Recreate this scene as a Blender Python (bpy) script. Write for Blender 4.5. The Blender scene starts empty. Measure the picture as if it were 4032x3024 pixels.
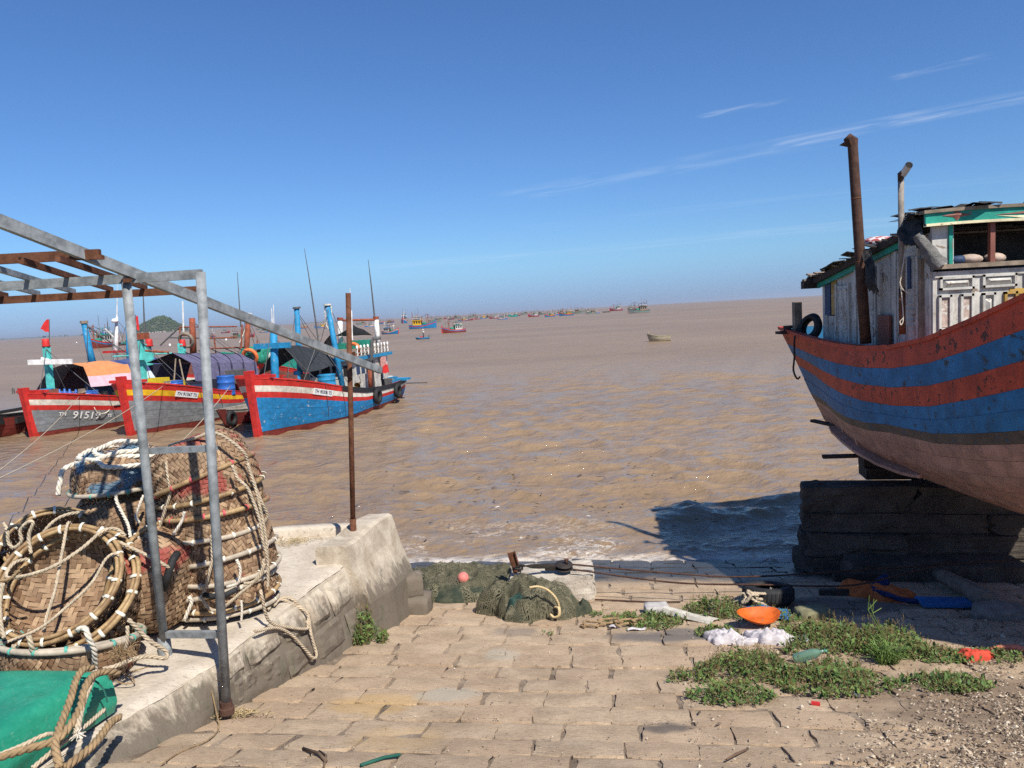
import bpy, math, random
import numpy as np
from mathutils import Vector, Matrix, noise as mnoise
R = math.radians
random.seed(7)
SC = bpy.context.scene
COL = SC.collection
# ---------------------------------------------------------------- camera
EYE = 4.55
PITCH, ROLL = R(5.35), R(3.1)
cam_d = bpy.data.cameras.new('camera'); cam = bpy.data.objects.new('camera', cam_d); COL.objects.link(cam)
cam_d.sensor_width = 36; cam_d.lens = 36 * 769.0 / 1024.0
cam_d.clip_start = .05; cam_d.clip_end = 60000
cam.matrix_world = Matrix.Translation((0, 0, EYE)) @ Matrix.Rotation(R(90) - PITCH, 4, 'X') @ Matrix.Rotation(-ROLL, 4, 'Z')
SC.camera = cam
SC.cycles.use_denoising = False
# ---------------------------------------------------------------- world, sun, exposure
SUN_EL, SUN_AZ = R(49.4), math.atan2(.53, -.85)
W = bpy.data.worlds.new('World'); SC.world = W; W.use_nodes = True
def world():
    nt = W.node_tree; N = nt.nodes; L = nt.links; N.clear()
    sky = N.new('ShaderNodeTexSky'); sky.sky_type = 'NISHITA'; sky.sun_disc = False
    sky.sun_elevation = SUN_EL; sky.sun_rotation = SUN_AZ
    sky.altitude = 0; sky.air_density = 1.0; sky.dust_density = .2; sky.ozone_density = 1.0
    tc = N.new('ShaderNodeTexCoord'); sep = N.new('ShaderNodeSeparateXYZ'); L.new(tc.outputs['Generated'], sep.inputs[0])
    def m(op, a, b=None, clamp=False):
        n = N.new('ShaderNodeMath'); n.operation = op; n.use_clamp = clamp
        for i, v in enumerate((a, b)):
            if v is None: continue
            if isinstance(v, (int, float)): n.inputs[i].default_value = v
            else: L.new(v, n.inputs[i])
        return n.outputs[0]
    z = m('MAXIMUM', sep.outputs[2], .02)
    px = m('DIVIDE', sep.outputs[0], z); py = m('DIVIDE', sep.outputs[1], z)
    # cirrus: two long streaks of high cloud (line in the cloud plane) broken up by stretched noise
    def streak(p0, p1, width, gain, seed, scale, lo=.45, hi=.75):
        d = Vector((p1[0] - p0[0], p1[1] - p0[1])); ln = d.length; d.normalize(); n = Vector((-d.y, d.x))
        u = m('ADD', m('MULTIPLY', px, d.x), m('MULTIPLY', py, d.y)); u = m('SUBTRACT', u, p0[0] * d.x + p0[1] * d.y)
        v = m('ADD', m('MULTIPLY', px, n.x), m('MULTIPLY', py, n.y)); v = m('SUBTRACT', v, p0[0] * n.x + p0[1] * n.y)
        cb = N.new('ShaderNodeCombineXYZ'); L.new(m('MULTIPLY', u, scale[0]), cb.inputs[0]); L.new(m('MULTIPLY', v, scale[1]), cb.inputs[1]); cb.inputs[2].default_value = seed
        no = N.new('ShaderNodeTexNoise'); no.inputs['Scale'].default_value = 1; no.inputs['Detail'].default_value = 7; no.inputs['Roughness'].default_value = .56
        no.inputs['Distortion'].default_value = .6
        L.new(cb.outputs[0], no.inputs['Vector'])
        mr = N.new('ShaderNodeMapRange'); mr.interpolation_type = 'SMOOTHSTEP'; mr.inputs[1].default_value = lo; mr.inputs[2].default_value = hi
        L.new(no.outputs[0], mr.inputs[0])
        g = m('DIVIDE', v, width); g = m('MULTIPLY', g, g); g = m('SUBTRACT', 1, g, True)
        e = m('MULTIPLY', m('DIVIDE', u, ln * .12, True), m('DIVIDE', m('SUBTRACT', ln * 1.25, u), ln * .3, True), True)
        return m('MULTIPLY', m('MULTIPLY', m('MULTIPLY', g, mr.outputs[0]), e), gain)
    masks = [streak((1.75, 5.25), (2.95, 4.13), .22, .34, 1.3, (2.0, 6), .30, .78), streak((.0, 6.9), (1.9, 5.25), .34, .15, 5.1, (1.8, 4.5), .36, .8), streak((1.08, 4.3), (1.42, 4.05), .09, .22, 8.4, (3, 9), .42, .7),
             streak((1.85, 3.75), (2.3, 3.35), .08, .22, 9.4, (3, 9), .4, .7), streak((-3.0, 15.4), (7.0, 10.7), 1.1, .12, 3.7, (.35, 1.6), .38, .7), streak((.2, 9.5), (4.8, 7.2), .5, .06, 6.2, (.6, 2.5), .4, .7)]
    tot = masks[0]
    for k in masks[1:]: tot = m('MAXIMUM', tot, k)
    tint = N.new('ShaderNodeMixRGB'); tint.blend_type = 'MULTIPLY'; tint.inputs[0].default_value = 1; L.new(sky.outputs[0], tint.inputs[1])
    hz = N.new('ShaderNodeMapRange'); hz.interpolation_type = 'SMOOTHSTEP'; hz.inputs[1].default_value = .0; hz.inputs[2].default_value = .075; L.new(sep.outputs[2], hz.inputs[0])
    ht = N.new('ShaderNodeMixRGB'); L.new(hz.outputs[0], ht.inputs[0]); ht.inputs[1].default_value = (.33, .53, 1.14, 1); ht.inputs[2].default_value = (.475, .765, 1.18, 1); L.new(ht.outputs[0], tint.inputs[2])
    mix = N.new('ShaderNodeMixRGB'); L.new(tot, mix.inputs[0]); L.new(tint.outputs[0], mix.inputs[1]); mix.inputs[2].default_value = (9, 9.6, 10.4, 1)
    bg = N.new('ShaderNodeBackground'); L.new(mix.outputs[0], bg.inputs[0]); bg.inputs[1].default_value = .0765
    out = N.new('ShaderNodeOutputWorld'); L.new(bg.outputs[0], out.inputs[0])
world()
sun_d = bpy.data.lights.new('sun', 'SUN'); sun_d.energy = 4.7; sun_d.angle = R(.55); sun_d.color = (1, .94, .84)
sun = bpy.data.objects.new('sun', sun_d); COL.objects.link(sun)
sdir = Vector((math.sin(SUN_AZ) * math.cos(SUN_EL), math.cos(SUN_AZ) * math.cos(SUN_EL), math.sin(SUN_EL)))
sun.rotation_euler = sdir.to_track_quat('Z', 'Y').to_euler(); sun.location = (20, -30, 40)
vs = SC.view_settings; vs.view_transform = 'Standard'; vs.look = 'None'; vs.exposure = .45; vs.gamma = 1; vs.use_curve_mapping = False
# ---------------------------------------------------------------- materials
MATS = {}
def lin(c):
    return tuple((x / 12.92 if x <= .04045 else ((x + .055) / 1.055) ** 2.4) for x in (v / 255. for v in c)) if max(c) > 1.01 else tuple(c)
def mul(c, k): return tuple(min(1, max(0, x * k)) for x in c)
class NT:
    """tiny node helper"""
    def __init__(s, name):
        s.m = bpy.data.materials.new(name); s.m.use_nodes = True; s.nt = s.m.node_tree; s.N = s.nt.nodes; s.L = s.nt.links
        s.b = s.N['Principled BSDF']; s.out = s.N['Material Output']
        s.tc = s.N.new('ShaderNodeTexCoord')
    def link(s, a, b): s.L.new(a, b)
    def vec(s, kind='Object', scale=(1, 1, 1), rnd=True):
        mp = s.N.new('ShaderNodeMapping'); mp.inputs['Scale'].default_value = scale
        if kind == 'World':
            g = s.N.new('ShaderNodeNewGeometry'); s.link(g.outputs['Position'], mp.inputs[0])
        else:
            s.link(s.tc.outputs[kind], mp.inputs[0])
            if rnd:
                oi = s.N.new('ShaderNodeObjectInfo'); k = s.N.new('ShaderNodeMath'); k.operation = 'MULTIPLY'; k.inputs[1].default_value = 37.
                s.link(oi.outputs['Random'], k.inputs[0])
                cb = s.N.new('ShaderNodeCombineXYZ'); s.link(k.outputs[0], cb.inputs[0]); s.link(k.outputs[0], cb.inputs[1]); s.link(cb.outputs[0], mp.inputs['Location'])
        return mp.outputs[0]
    def noise(s, v, scale=5, detail=5, rough=.6, dist=0):
        n = s.N.new('ShaderNodeTexNoise'); n.inputs['Scale'].default_value = scale; n.inputs['Detail'].default_value = detail
        n.inputs['Roughness'].default_value = rough; n.inputs['Distortion'].default_value = dist
        s.link(v, n.inputs['Vector']); return n.outputs[0]
    def ramp(s, f, lo, hi):
        n = s.N.new('ShaderNodeMapRange'); n.inputs[1].default_value = lo; n.inputs[2].default_value = hi; n.interpolation_type = 'SMOOTHSTEP'
        s.link(f, n.inputs[0]); return n.outputs[0]
    def math(s, op, a, b=0., clamp=False):
        n = s.N.new('ShaderNodeMath'); n.operation = op; n.use_clamp = clamp
        for i, v in enumerate((a, b)):
            if isinstance(v, (int, float)): n.inputs[i].default_value = v
            else: s.link(v, n.inputs[i])
        return n.outputs[0]
    def mix(s, f, a, b):
        n = s.N.new('ShaderNodeMixRGB')
        for i, v in ((0, f), (1, a), (2, b)):
            if isinstance(v, (int, float)): n.inputs[i].default_value = v
            elif isinstance(v, tuple): n.inputs[i].default_value = (*v[:3], 1)
            else: s.link(v, n.inputs[i])
        return n.outputs[0]
    def bump(s, h, strength=.3, dist=.01, prev=None):
        n = s.N.new('ShaderNodeBump'); n.inputs['Strength'].default_value = strength; n.inputs['Distance'].default_value = dist
        s.link(h, n.inputs['Height'])
        if prev is not None: s.link(prev, n.inputs['Normal'])
        return n.outputs[0]
    def done(s, col, rough=.7, normal=None, metal=0., spec=.35):
        b = s.b
        if isinstance(col, tuple): b.inputs['Base Color'].default_value = (*col[:3], 1)
        else: s.link(col, b.inputs['Base Color'])
        if isinstance(rough, (int, float)): b.inputs['Roughness'].default_value = rough
        else: s.link(rough, b.inputs['Roughness'])
        b.inputs['Metallic'].default_value = metal; b.inputs['Specular IOR Level'].default_value = spec
        if normal is not None: s.link(normal, b.inputs['Normal'])
        return s.m
def mat(name, col, rough=.65, var=.22, scale=5., bump=.25, bscale=45., chips=None, streak=None, metal=0., spec=.3, grain=(1, 1, 1), coords='Object', bdist=.006):
    """paint / wood / metal / cloth: base tone with uneven patches, optional chipped patches and run-down streaks"""
    if name in MATS: return MATS[name]
    col = lin(col); t = NT(name); v = t.vec(coords, grain)
    n1 = t.noise(v, scale, 6, .65)
    c = t.mix(t.ramp(n1, .3, .7), mul(col, 1 - var), mul(col, 1 + var))
    n2 = t.noise(v, bscale, 4, .7)
    c = t.mix(t.math('MULTIPLY', t.ramp(n2, .5, .8), var * .8), c, mul(col, .45))
    if streak:
        sc, amt = streak
        vs_ = t.vec(coords, (9, 9, .7)); ns = t.noise(vs_, 1.6, 6, .7)
        c = t.mix(t.math('MULTIPLY', t.ramp(ns, .52, .72), amt), c, lin(sc))
    if chips:
        cc, amt, cs = chips
        n3 = t.noise(v, cs, 7, .7, .4)
        c = t.mix(t.ramp(n3, .74 - amt, .77 - amt), c, lin(cc))
    nb = t.bump(n2, bump, bdist); nb = t.bump(n1, bump * .6, bdist * 3, nb)
    MATS[name] = t.done(c, rough, nb, metal, spec); return MATS[name]
# ---------------------------------------------------------------- mesh helpers
class MB:
    def __init__(s): s.v = []; s.f = []; s.mi = []
    def add(s, vs, fs, mi=0):
        o = len(s.v); s.v += [tuple(p) for p in vs]; s.f += [tuple(i + o for i in q) for q in fs]; s.mi += [mi] * len(fs); return s
    def box(s, c, size, M=None, mi=0, taper=1.):
        hx, hy, hz = size[0] / 2, size[1] / 2, size[2] / 2; P = []
        for sz in (-1, 1):
            k = taper if sz > 0 else 1
            for sx, sy in ((-1, -1), (1, -1), (1, 1), (-1, 1)): P.append(Vector((sx * hx * k, sy * hy * k, sz * hz)))
        if M is not None: P = [M @ p for p in P]
        c = Vector(c); P = [p + c for p in P]
        return s.add(P, [(3, 2, 1, 0), (4, 5, 6, 7), (0, 1, 5, 4), (1, 2, 6, 5), (2, 3, 7, 6), (3, 0, 4, 7)], mi)
    def bar(s, a, b, w, h, up=(0, 0, 1), mi=0):
        a, b = Vector(a), Vector(b); d = (b - a).normalized(); up = Vector(up)
        if abs(d.dot(up)) > .98: up = Vector((0, 1, 0))
        x = d.cross(up).normalized(); y = x.cross(d)
        P = []
        for q in (a, b):
            for sx, sy in ((-1, -1), (1, -1), (1, 1), (-1, 1)): P.append(q + x * sx * w / 2 + y * sy * h / 2)
        return s.add(P, [(0, 1, 2, 3), (7, 6, 5, 4), (4, 5, 1, 0), (5, 6, 2, 1), (6, 7, 3, 2), (7, 4, 0, 3)], mi)
    def tube(s, path, r, n=10, cap=True, mi=0, closed=False):
        path = [Vector(p) for p in path]; m = len(path); rs = r if isinstance(r, (list, tuple)) else [r] * m
        rings = []; up = None
        for i, p in enumerate(path):
            if closed: d = (path[(i + 1) % m] - path[i - 1])
            else: d = path[min(i + 1, m - 1)] - path[max(i - 1, 0)]
            d.normalize()
            if up is None: up = Vector((0, 0, 1)) if abs(d.z) < .9 else Vector((1, 0, 0))
            x = d.cross(up); x = x.normalized() if x.length > 1e-6 else Vector((1, 0, 0)); y = x.cross(d).normalized(); up = y
            rings.append([p + (x * math.cos(2 * math.pi * k / n) + y * math.sin(2 * math.pi * k / n)) * rs[i] for k in range(n)])
        V = [q for g in rings for q in g]; Fs = []
        for i in range(m if closed else m - 1):
            j = (i + 1) % m
            for k in range(n):
                k2 = (k + 1) % n; Fs.append((i * n + k, i * n + k2, j * n + k2, j * n + k))
        if cap and not closed: Fs += [tuple(range(n))[::-1], tuple((m - 1) * n + k for k in range(n))]
        return s.add(V, Fs, mi)
    def lathe(s, prof, n=20, M=None, mi=0):
        V = []; Fs = []; m = len(prof)
        for r, z in prof:
            for k in range(n):
                a = 2 * math.pi * k / n; V.append(Vector((r * math.cos(a), r * math.sin(a), z)))
        for i in range(m - 1):
            for k in range(n):
                k2 = (k + 1) % n; Fs.append((i * n + k, i * n + k2, (i + 1) * n + k2, (i + 1) * n + k))
        if M is not None: V = [M @ p for p in V]
        return s.add(V, Fs, mi)
    def grid(s, fn, nu, nv, mi=0, closed_u=False):
        V = [fn(i / nu, j / nv) for j in range(nv + 1) for i in range(nu + 1)]
        Fs = [(j * (nu + 1) + i, j * (nu + 1) + i + 1, (j + 1) * (nu + 1) + i + 1, (j + 1) * (nu + 1) + i) for j in range(nv) for i in range(nu)]
        return s.add(V, Fs, mi)
    def mesh(s, name, mats, smooth=False):
        me = bpy.data.meshes.new(name); me.from_pydata(s.v, [], s.f)
        for m_ in (mats if isinstance(mats, (list, tuple)) else [mats]):
            if m_: me.materials.append(m_)
        if len(set(s.mi)) > 1: me.polygons.foreach_set('material_index', s.mi)
        if smooth: me.polygons.foreach_set('use_smooth', [True] * len(me.polygons))
        me.update(); return me
    def build(s, name, mats, parent=None, smooth=False, **kw):
        return link(name, s.mesh(name, mats, smooth), parent, **kw)
def link(name, data, parent=None, label=None, cat=None, group=None, kind=None, M=None):
    o = bpy.data.objects.new(name, data); COL.objects.link(o)
    if parent is not None: o.parent = parent
    if M is not None: o.matrix_local = M
    tag(o, label, cat, group, kind); return o
def tag(o, label=None, cat=None, group=None, kind=None):
    if label: o['label'] = label
    if cat: o['category'] = cat
    if group: o['group'] = group
    if kind: o['kind'] = kind
    return o
def empty(name, loc, rz=0., label=None, cat=None, group=None, M=None):
    o = bpy.data.objects.new(name, None); COL.objects.link(o); o.empty_display_size = .1
    o.location = loc; o.rotation_euler = (0, 0, rz)
    if M is not None: o.matrix_world = M
    return tag(o, label, cat, group)
def kids(o): return [c for c in bpy.data.objects if c.parent == o]
def copy_tree(o, parent=None, depth=0):
    c = o.copy(); COL.objects.link(c); c.parent = parent
    for ch in CH.get(o.name, []): copy_tree(ch, c, depth + 1)
    return c
CH = {}
def index_children(o):
    ks = kids(o); CH[o.name] = ks
    for k in ks: index_children(k)
def smooth_path(pts, step):
    pts = [Vector(p) for p in pts]
    if len(pts) < 3: P = pts
    else:
        P = []; q = [pts[0] * 2 - pts[1]] + pts + [pts[-1] * 2 - pts[-2]]
        for i in range(1, len(q) - 2):
            a, b, c, d = q[i - 1:i + 3]
            for k in range(12):
                t = k / 12; P.append(.5 * ((2 * b) + (c - a) * t + (2 * a - 5 * b + 4 * c - d) * t * t + (3 * b - a - 3 * c + d) * t ** 3))
        P.append(pts[-1])
    out = [P[0]]; acc = 0.
    for i in range(1, len(P)):
        seg = (P[i] - P[i - 1]).length; pos = 0.
        while seg > 1e-9 and acc + (seg - pos) >= step:
            pos += step - acc; acc = 0.; out.append(P[i - 1].lerp(P[i], pos / seg))
        acc += seg - pos
    out.append(P[-1]); return out
def rope_mb(pts, r, mb=None, strands=3, pitch=6.5, n=5):
    """laid rope: strands wound round the path"""
    mb = mb or MB(); P = smooth_path(pts, r * .9)
    if len(P) < 3: P = [P[0], (P[0] + P[-1]) / 2, P[-1]]
    up = None; fr = []
    for i, p in enumerate(P):
        d = (P[min(i + 1, len(P) - 1)] - P[max(i - 1, 0)])
        d = d.normalized() if d.length > 1e-9 else Vector((0, 0, 1))
        if up is None: up = Vector((0, 0, 1)) if abs(d.z) < .9 else Vector((1, 0, 0))
        x = d.cross(up); x = x.normalized() if x.length > 1e-6 else Vector((1, 0, 0)); y = x.cross(d).normalized(); up = y; fr.append((x, y))
    for k in range(strands):
        path = []
        for i, p in enumerate(P):
            a = 2 * math.pi * (k / strands + i * .9 / pitch); x, y = fr[i]
            path.append(p + (x * math.cos(a) + y * math.sin(a)) * r * .5)
        mb.tube(path, r * .56, n)
    return mb
def text_mesh(s, size, mname, material, bold=0.):
    cu = bpy.data.curves.new(mname, 'FONT'); cu.body = s; cu.size = size; cu.align_x = 'CENTER'; cu.align_y = 'CENTER'; cu.extrude = .002; cu.offset = bold
    o = bpy.data.objects.new('tmp_text', cu); COL.objects.link(o)
    dg = bpy.context.evaluated_depsgraph_get(); me = bpy.data.meshes.new_from_object(o.evaluated_get(dg)); me.name = mname
    me.materials.clear(); me.materials.append(material); bpy.data.objects.remove(o); bpy.data.curves.remove(cu); return me
def jit(a): return random.uniform(-a, a)
def fbm(x, y, z=0., o=4): return mnoise.fractal(Vector((x, y, z)), 1., 2., o)
# ================================================================ SETTING
AX = R(8); AXV = (math.sin(AX), math.cos(AX)); LAV = (math.cos(AX), -math.sin(AX))
PRS = [-6, 0, 3, 5.65, 7.5, 9.5, 12, 13.5, 20, 40]; PRZ = [4.0, 2.95, 2.05, 1.28, .92, .62, .26, .02, -.9, -4]
def rz(s): return float(np.interp(s, PRS, PRZ))
def sw(x, y): return x * AXV[0] + y * AXV[1], x * LAV[0] + y * LAV[1]
def ws(s, w): return s * AXV[0] + w * LAV[0], s * AXV[1] + w * LAV[1]
def gz(x, y): return rz(sw(x, y)[0])
def gp(x, y, h=0.): return Vector((x, y, gz(x, y) + h))
def slope_at(s): return math.atan2(rz(s + .15) - rz(s - .15), .3)

# --- materials of the setting
def stone_mat(name, c1, c2, c3, coords='World', yellow=False, bump=.5, wet=False):
    t = NT(name); v = t.vec(coords); vg = t.vec('World', (1.0, 3.2, 1))
    n1 = t.noise(v, 2.3, 6, .65, .3); n2 = t.noise(vg, 17, 6, .75, .6); n3 = t.noise(v, 75, 4, .7)
    oi = t.N.new('ShaderNodeObjectInfo')
    c = t.mix(t.ramp(n1, .32, .68), c1, c2)
    c = t.mix(t.math('MULTIPLY', t.ramp(oi.outputs['Random'], .2, 1.), .35), c, c3)
    pit = t.ramp(n2, .54, .66); c = t.mix(t.math('MULTIPLY', pit, .7), c, mul(c1, .38))
    c = t.mix(t.math('MULTIPLY', t.ramp(n2, .43, .30), .75), c, mul(c2, 1.4))
    c = t.mix(t.math('MULTIPLY', t.ramp(n3, .55, .7), .5), c, mul(c1, .45))
    g = t.N.new('ShaderNodeNewGeometry'); sp = t.N.new('ShaderNodeSeparateXYZ'); t.link(g.outputs['Position'], sp.inputs[0])
    def blob(x, y, rx, ry, th=.0):
        dx = t.math('DIVIDE', t.math('SUBTRACT', sp.outputs[0], x), rx); dy = t.math('DIVIDE', t.math('SUBTRACT', sp.outputs[1], y), ry)
        d = t.math('ADD', t.math('MULTIPLY', dx, dx), t.math('MULTIPLY', dy, dy))
        return t.math('SUBTRACT', 1.35, t.math('ADD', d, t.math('MULTIPLY', n1, 1.0)), True)
    if yellow:   # spilt yellow paint, a cement patch, brown soil, darker patches
        for x, y, rx, ry, cc, k in ((-1.35, 6.55, .7, .5, (.52, .34, .13), .5), (-1.05, 5.65, .6, .5, (.50, .34, .16), .42), (-.75, 6.75, .5, .35, (.42, .39, .31), .6), (-.25, 8.05, .3, .35, (.42, .39, .31), .5), (1.05, 5.75, .35, .25, (.11, .095, .085), .8), (3.9, 6.0, 1.9, 1.5, (.20, .145, .10), .8), (1.7, 8.55, 1.2, .45, (.16, .14, .125), .9), (-.15, 8.95, .5, .35, (.22, .185, .155), .6), (3.6, 9.6, 2.2, .9, (.12, .10, .085), .8)):
            c = t.mix(t.math('MULTIPLY', t.ramp(t.math('SUBTRACT', blob(x, y, rx, ry), t.math('MULTIPLY', n2, .5)), .05, .45), k, True), c, cc)
    rough = .9
    if wet:      # the tide keeps the lower ramp wet and dark
        s_ = t.math('ADD', t.math('MULTIPLY', sp.outputs[0], AXV[0]), t.math('MULTIPLY', sp.outputs[1], AXV[1]))
        wetf = t.ramp(t.math('ADD', s_, t.math('MULTIPLY', n1, 1.2)), 12.0, 12.75)
        c = t.mix(wetf, c, (.055, .052, .05)); rough = t.math('SUBTRACT', .9, t.math('MULTIPLY', wetf, .62))
    nb = t.bump(n2, bump, .02); nb = t.bump(n3, bump * .8, .006, nb)
    return t.done(c, rough, nb, 0, .3)
M_BLOCK = stone_mat('slip_stone', (.345, .255, .17), (.50, .38, .258), (.43, .295, .19), yellow=True, wet=True)
M_JOINT = stone_mat('joint_sand', (.15, .11, .078), (.42, .325, .235), (.40, .30, .21), wet=True, bump=.9)
M_CONC = stone_mat('concrete', (.44, .375, .295), (.58, .51, .415), (.52, .44, .34), bump=.3)
def wall_mat():
    t = NT('quay_plaster'); v = t.vec('World'); vz = t.vec('World', (3, 3, .8))
    n1 = t.noise(v, 3., 7, .7, .4); n2 = t.noise(v, 38, 5, .7); ns = t.noise(vz, 2.2, 7, .72, .3)
    c = t.mix(t.ramp(n1, .3, .7), (.33, .27, .20), (.55, .485, .385))
    g = t.N.new('ShaderNodeNewGeometry'); sp = t.N.new('ShaderNodeSeparateXYZ'); t.link(g.outputs['Position'], sp.inputs[0])
    # tide and algae stain: its upper limit follows the sea-side end of the wall
    lev = t.math('SUBTRACT', 2.12, t.math('MULTIPLY', sp.outputs[1], .08))
    hgt = t.math('SUBTRACT', lev, sp.outputs[2])
    st = t.ramp(t.math('ADD', hgt, t.math('MULTIPLY', t.math('SUBTRACT', ns, .5), 1.0)), -.06, .2)
    c = t.mix(t.math('MULTIPLY', st, .82), c, (.105, .085, .065))
    gr = t.math('MULTIPLY', t.ramp(n1, .5, .66), st); c = t.mix(t.math('MULTIPLY', gr, .5), c, (.055, .065, .03))
    up = t.N.new('ShaderNodeSeparateXYZ'); t.link(g.outputs['Normal'], up.inputs[0])
    c = t.mix(t.math('MULTIPLY', t.ramp(ns, .6, .72), .45), c, (.2, .16, .12))
    c = t.mix(t.math('MULTIPLY', t.ramp(n2, .58, .74), .5), c, (.14, .115, .09))
    nb = t.bump(n2, .7, .010); nb = t.bump(n1, .6, .02, nb)
    return t.done(c, .92, nb, 0, .2)
M_WALL = wall_mat()
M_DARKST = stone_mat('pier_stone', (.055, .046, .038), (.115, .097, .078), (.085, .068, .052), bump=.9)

# --- slipway: bed sheet, stone blocks
def build_slipway():
    root_mb = MB()
    ss = list(np.arange(-6, 0, 1.5)) + list(np.arange(0, 15, .25)) + [16, 18, 20, 30, 40]; wsn = list(np.arange(-9, 14.1, .25))
    n = len(wsn)
    for s_ in ss:
        for w in wsn:
            x, y = ws(s_, w); root_mb.v.append((x, y, rz(s_) - .024 + .014 * fbm(x * 5, y * 5)))
    root_mb.f = [(i * n + j, i * n + j + 1, (i + 1) * n + j + 1, (i + 1) * n + j) for i in range(len(ss) - 1) for j in range(n - 1)]; root_mb.mi = [0] * len(root_mb.f)
    slip = root_mb.build('slipway', M_JOINT, smooth=True, kind='structure', label='tan stone block slipway running down to the muddy water')
    # block meshes: uneven worn top, rounded edges
    rnd = random.Random(3)
    def block_mesh(k):
        mb = MB(); nu, nv = 5, 4; ph = rnd.uniform(0, 90); P = []
        for j in range(nv + 1):
            for i in range(nu + 1):
                u, v = i / nu - .5, j / nv - .5
                e = max(0, max(abs(u), abs(v)) - .3) / .2
                uu = math.copysign(min(abs(u), .5) , u); z = -.007 * e ** 2.2 * rnd.uniform(.2, 2.2) + .007 * fbm(u * 2.3 + ph, v * 2.3, k)
                edge = (abs(u) > .49 or abs(v) > .49)
                P.append((uu + (rnd.uniform(-.03, .02) if edge else rnd.uniform(-.03, .03)) * 1., v + (rnd.uniform(-.035, .02) if edge else 0), z))
        F = [(j * (nu + 1) + i, j * (nu + 1) + i + 1, (j + 1) * (nu + 1) + i + 1, (j + 1) * (nu + 1) + i) for j in range(nv) for i in range(nu)]
        ring = [i for i in range(nu + 1)] + [j * (nu + 1) + nu for j in range(1, nv + 1)] + [nv * (nu + 1) + i for i in range(nu - 1, -1, -1)] + [j * (nu + 1) for j in range(nv - 1, 0, -1)]
        o = len(P); nr = len(ring)
        for q in ring: P.append(P[q])
        for q in ring: P.append((P[q][0] * 1.005, P[q][1] * 1.005, -.07))
        F += [(o + (a + 1) % nr, o + a, o + nr + a, o + nr + (a + 1) % nr) for a in range(nr)]
        mb.add(P, F); return mb.mesh('block', M_BLOCK, True)
    meshes = [block_mesh(k) for k in range(14)]
    spots = []; pitch = .405; s_ = 3.9; row = 0
    while s_ < 14.6:
        wl = -5.2 + s_ * .0; w = wl + rnd.uniform(0, .5)
        while w < 8.6:
            ln = rnd.uniform(.5, .7); cx, cy = ws(s_ + pitch / 2, w + ln / 2)
            left = np.interp(cy, [4.2, 5.6, 6.5, 8.2, 9.5, 10.4, 10.6], [-2.95, -2.62, -2.5, -2.0, -1.62, -1.5, -9])
            if cx > left - .25 and (w + ln / 2) < 4.2 + s_ * .42: spots.append((s_ + pitch / 2 + rnd.uniform(-.012, .012), w + ln / 2, ln, rnd.uniform(-.007, .007)))
            w += ln + rnd.choice((.008, .015, .03, .045)) * rnd.uniform(.8, 1.3)
        s_ += pitch; row += 1
    def px_size(sp):
        x, y = ws(sp[0], sp[1]); inside = abs(x) / y < .7
        return (0 if inside else 1, y)
    spots.sort(key=px_size)
    rest = MB()
    for i, (s0, w0, ln, dz) in enumerate(spots):
        x, y = ws(s0, w0); me = meshes[rnd.randrange(14)]; fl = rnd.choice((0, math.pi))
        M = Matrix.Translation((x, y, rz(s0) + dz)) @ Matrix.Rotation(-AX + fl + rnd.uniform(-.010, .010), 4, 'Z') @ Matrix.Rotation((slope_at(s0) if fl == 0 else -slope_at(s0)) + rnd.uniform(-.007, .007), 4, 'X') @ Matrix.Rotation(rnd.uniform(-.01, .01), 4, 'Y') @ Matrix.Diagonal((ln * .99, pitch * rnd.uniform(.94, .975), 1, 1))
        if i < 300: link('block', me, slip, M=M)
        else:
            V = [M @ v.co for v in me.vertices]; rest.add(V, [tuple(p.vertices) for p in me.polygons])
    rest.build('far_blocks', M_BLOCK, slip, True, kind='stuff')
    return slip
slip = build_slipway()

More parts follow.
